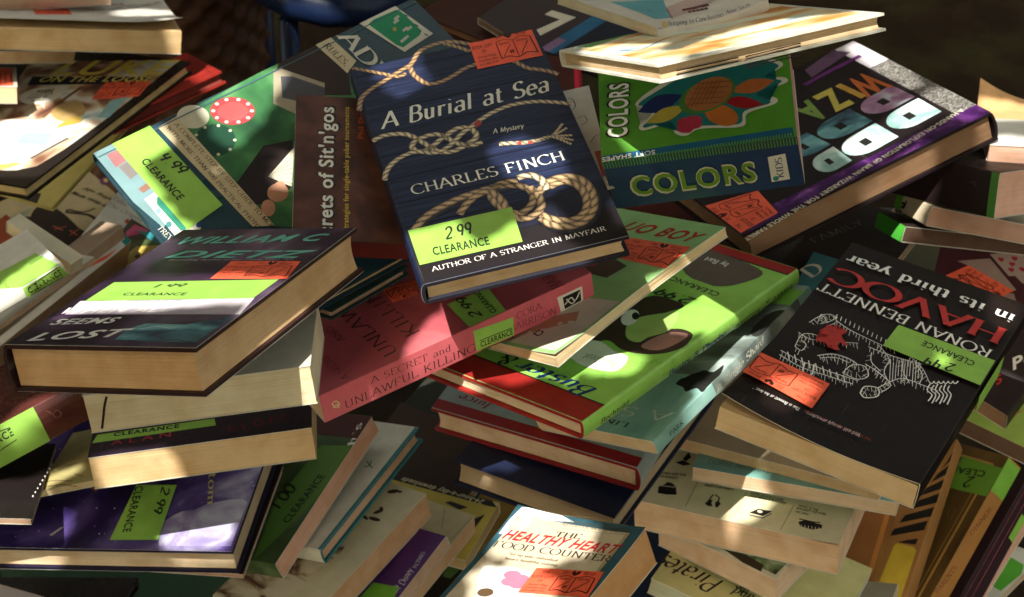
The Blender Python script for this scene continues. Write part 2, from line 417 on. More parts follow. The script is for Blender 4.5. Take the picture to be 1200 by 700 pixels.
def u_sheet(b, c, off, y0, y1, xend, name, outer, rim, root):
    """a cover: one sheet folded round back, spine and front"""
    t, r = b.t, b.rr
    o = off
    prof = []
    xs = sorted(set([r + (xend - r) * i / 12 for i in range(13)] + ([.0035, .0055, .0075, .0085, .0095, .0105, .0115, .0135, .016] if b.hc and xend > .04 else [])))
    n = len(xs) - 1
    for i in range(n): prof.append((xs[n - i], -o, 0))
    for i in range(5):
        a = -math.pi / 2 - math.pi / 2 * i / 4
        prof.append((r + (r + o) * math.cos(a), r + (r + o) * math.sin(a), 0))
    for i in range(1, 6): prof.append((-o, r + (t - 2 * r) * i / 6, 0))
    for i in range(5):
        a = math.pi - math.pi / 2 * i / 4
        prof.append((r + (r + o) * math.cos(a), t - r + (r + o) * math.sin(a), 0))
    for i in range(1, n + 1): prof.append((xs[i], t + o, 0))
    P = [(x, z) for x, z, _ in prof]
    Q = []
    for i, (x, z) in enumerate(P):
        a = P[max(0, i - 1)]; d = P[min(len(P) - 1, i + 1)]
        dx, dz = d[0] - a[0], d[1] - a[1]; L = math.hypot(dx, dz) or 1
        Q.append((x + dz / L * c, z - dx / L * c))
    V, F, MI = [], [], []
    ny = 18; m = len(P)
    for j in range(ny + 1):
        Y = y0 + (y1 - y0) * j / ny
        for X, z in P + Q:
            x, y = b.can2loc(X, Y)
            V.append(b.warp((x, y, z)))
    S = 2 * m
    for j in range(ny):
        for i in range(m - 1):
            k = j * S + i
            F.append((k, k + S, k + S + 1, k + 1)); MI.append(0)
            k2 = k + m
            F.append((k2, k2 + 1, k2 + S + 1, k2 + S)); MI.append(1)
        for i in (0, m - 1):
            k = j * S + i
            f = (k, k + m, k + m + S, k + S)
            F.append(f if i == 0 else f[::-1]); MI.append(1)
    for j in (0, ny):
        for i in range(m - 1):
            k = j * S + i
            f = (k, k + 1, k + m + 1, k + m)
            F.append(f if j == 0 else f[::-1]); MI.append(1)
    me = link_mesh(name, V, F, [outer, rim], root, MI, smooth=False)
    return me

def page_block(b, c, inset, mat, root, hollow, splay=0.0):
    t = b.t
    x0 = c + .0004; x1 = b.W - inset; y0 = inset; y1 = b.H - inset
    z0 = c + .0002; z1 = t - c - .0002
    nx, ny, nz = 10, 12, 8
    def pt(fx, fy, fz):
        X = x0 + (x1 - x0) * fx; Y = y0 + (y1 - y0) * fy; Z = z0 + (z1 - z0) * fz
        s = 1 - (2 * fz - 1) ** 2
        X -= hollow * s * fx
        jit = noise.noise(Vector((Z * 2600, fx * 3, fy * 3 + t * 100)))
        if fx > .99: X += .00025 * jit
        if fy < .01: Y += .0002 * jit
        if fy > .99: Y -= .0002 * jit
        x, y = b.can2loc(X, Y)
        return b.warp((x, y, Z), False)
    V, F = [], []
    def face(fn, na, nb):
        k0 = len(V)
        for j in range(nb + 1):
            for i in range(na + 1): V.append(fn(i / na, j / nb))
        for j in range(nb):
            for i in range(na):
                k = k0 + j * (na + 1) + i
                F.append((k, k + 1, k + na + 2, k + na + 1))
    face(lambda a, c_: pt(a, c_, 1), nx, ny)
    face(lambda a, c_: pt(1 - a, c_, 0), nx, ny)
    face(lambda a, c_: pt(a, 0, c_), nx, nz)
    face(lambda a, c_: pt(1 - a, 1, c_), nx, nz)
    face(lambda a, c_: pt(1, a, c_), ny, nz)
    face(lambda a, c_: pt(0, 1 - a, c_), ny, nz)
    return link_mesh('pages', V, F, [mat], root)

def subdivide_big(V, F, FM, lim):
    """cut large flat pieces so that they follow a bent cover"""
    bm = bmesh.new()
    lay = bm.verts.layers.float.new('lift')
    vs = [bm.verts.new((v[0], v[1], 0)) for v in V]
    for q, v in zip(vs, V): q[lay] = v[2]
    for f, mi in zip(F, FM):
        try:
            q = bm.faces.new([vs[i] for i in f]); q.material_index = mi
        except ValueError: pass
    big = [f for f in bm.faces if len(f.verts) > 4]
    if big: bmesh.ops.triangulate(bm, faces=big)
    for _ in range(7):
        e = [x for x in bm.edges if x.calc_length() > lim]
        if not e: break
        bmesh.ops.subdivide_edges(bm, edges=e, cuts=1, use_grid_fill=False)
        big = [f for f in bm.faces if len(f.verts) > 4]
        if big: bmesh.ops.triangulate(bm, faces=big)
    bm.verts.index_update()
    V2 = [(v.co.x, v.co.y, v[lay]) for v in bm.verts]
    F2 = [tuple(v.index for v in f.verts) for f in bm.faces]
    M2 = [f.material_index for f in bm.faces]
    bm.free()
    return V2, F2, M2

def catmull(pts, closed=False, n=8):
    out = []
    m = len(pts)
    for i in range(m if closed else m - 1):
        g = lambda k: pts[k % m] if closed else pts[min(max(k, 0), m - 1)]
        p0, p1, p2, p3 = g(i - 1), g(i), g(i + 1), g(i + 2)
        for j in range(n):
            t = j / n
            out.append(tuple(.5 * (2 * p1[k] + (p2[k] - p0[k]) * t + (2 * p0[k] - 5 * p1[k] + 4 * p2[k] - p3[k]) * t * t + (3 * p1[k] - p0[k] - 3 * p2[k] + p3[k]) * t ** 3) for k in (0, 1)))
    if not closed: out.append(tuple(pts[-1]))
    return out

def printed(b, name, face, elems, parent, base_lift=.00012, page=False):
    """one printed part: lettering, shapes, lines and cords laid on a face of the book"""
    mats, midx = [], {}
    def mi(spec):
        if spec not in midx:
            midx[spec] = len(mats); mats.append(M(spec))
        return midx[spec]
    V, F, FM, UV = [], [], [], []
    hasuv = any(e[0] == 'R' for e in elems)
    lay = 0; step = 8e-6
    for e in elems:
        lay += 1
        L = lay * step
        k0 = len(V)
        if e[0] == 'T':
            _, text, style, o, u, v, col = e
            tv, tf = lettering(text, style)
            ulen = math.hypot(*u); vlen = math.hypot(*v)
            for x, y, z in tv:
                V.append((o[0] + u[0] * x + v[0] * y, o[1] + u[1] * x + v[1] * y, L + z * 1e-6)); UV.append((0, 0))
            # faces must look outwards
            flip = u[0] * v[1] - u[1] * v[0] < 0
            for f in tf:
                g = tuple(k0 + i for i in f)
                F.append(g[::-1] if flip else g); FM.append(mi(col))
        elif e[0] == 'P':
            _, pts, col = e[:3]
            if len(e) > 3: pts = catmull(pts, True, 5)
            area = sum(pts[i][0] * pts[(i + 1) % len(pts)][1] - pts[(i + 1) % len(pts)][0] * pts[i][1] for i in range(len(pts)))
            if area < 0: pts = pts[::-1]
            n0 = []
            nv, nf, nm = subdivide_big([(x, y, L) for x, y in pts], [tuple(range(len(pts)))], [mi(col)], .012 if face == 'top' else .0035)
            for v in nv: V.append(v); UV.append((0, 0))
            for f in nf: F.append(tuple(k0 + i for i in f)); FM.append(mi(col))
        elif e[0] in 'LR':
            _, pts, wid, col = e[:4]
            smooth = len(e) > 4 and e[4]
            if smooth: pts = catmull(pts, smooth == 2)
            if smooth == 2: pts = pts + [pts[0]]
            # even steps
            out = [pts[0]]
            for p in pts[1:]:
                q = out[-1]; d = math.hypot(p[0] - q[0], p[1] - q[1])
                n = max(1, int(d / .005))
                for i in range(1, n + 1): out.append((q[0] + (p[0] - q[0]) * i / n, q[1] + (p[1] - q[1]) * i / n))
            pts = out; s = 0
            for i, (x, y) in enumerate(pts):
                a = pts[max(0, i - 1)]; c = pts[min(len(pts) - 1, i + 1)]
                dx, dy = c[0] - a[0], c[1] - a[1]; Ln = math.hypot(dx, dy) or 1
                if i: s += math.hypot(x - pts[i - 1][0], y - pts[i - 1][1])
                V.append((x + dy / Ln * wid / 2, y - dx / Ln * wid / 2, L)); UV.append((s / wid * .8, 0))
                V.append((x - dy / Ln * wid / 2, y + dx / Ln * wid / 2, L)); UV.append((s / wid * .8, 1))
            for i in range(len(pts) - 1):
                k = k0 + 2 * i
                F.append((k, k + 2, k + 3, k + 1)); FM.append(mi(col))
        elif e[0] == 'E':
            _, c, ax, ay, col = e
            n = 28
            V.append((c[0], c[1], L)); UV.append((0, 0))
            for i in range(n):
                a = 2 * math.pi * i / n
                V.append((c[0] + ax[0] * math.cos(a) + ay[0] * math.sin(a), c[1] + ax[1] * math.cos(a) + ay[1] * math.sin(a), L)); UV.append((0, 0))
            flip = ax[0] * ay[1] - ax[1] * ay[0] < 0
            for i in range(n):
                f = (k0, k0 + 1 + i, k0 + 1 + (i + 1) % n)
                F.append(f[::-1] if flip else f); FM.append(mi(col))
    W = [b.on(face, a, c, base_lift + l, page) for a, c, l in V]
    return link_mesh(name, W, F, mats, parent, FM, UV if hasuv else None)

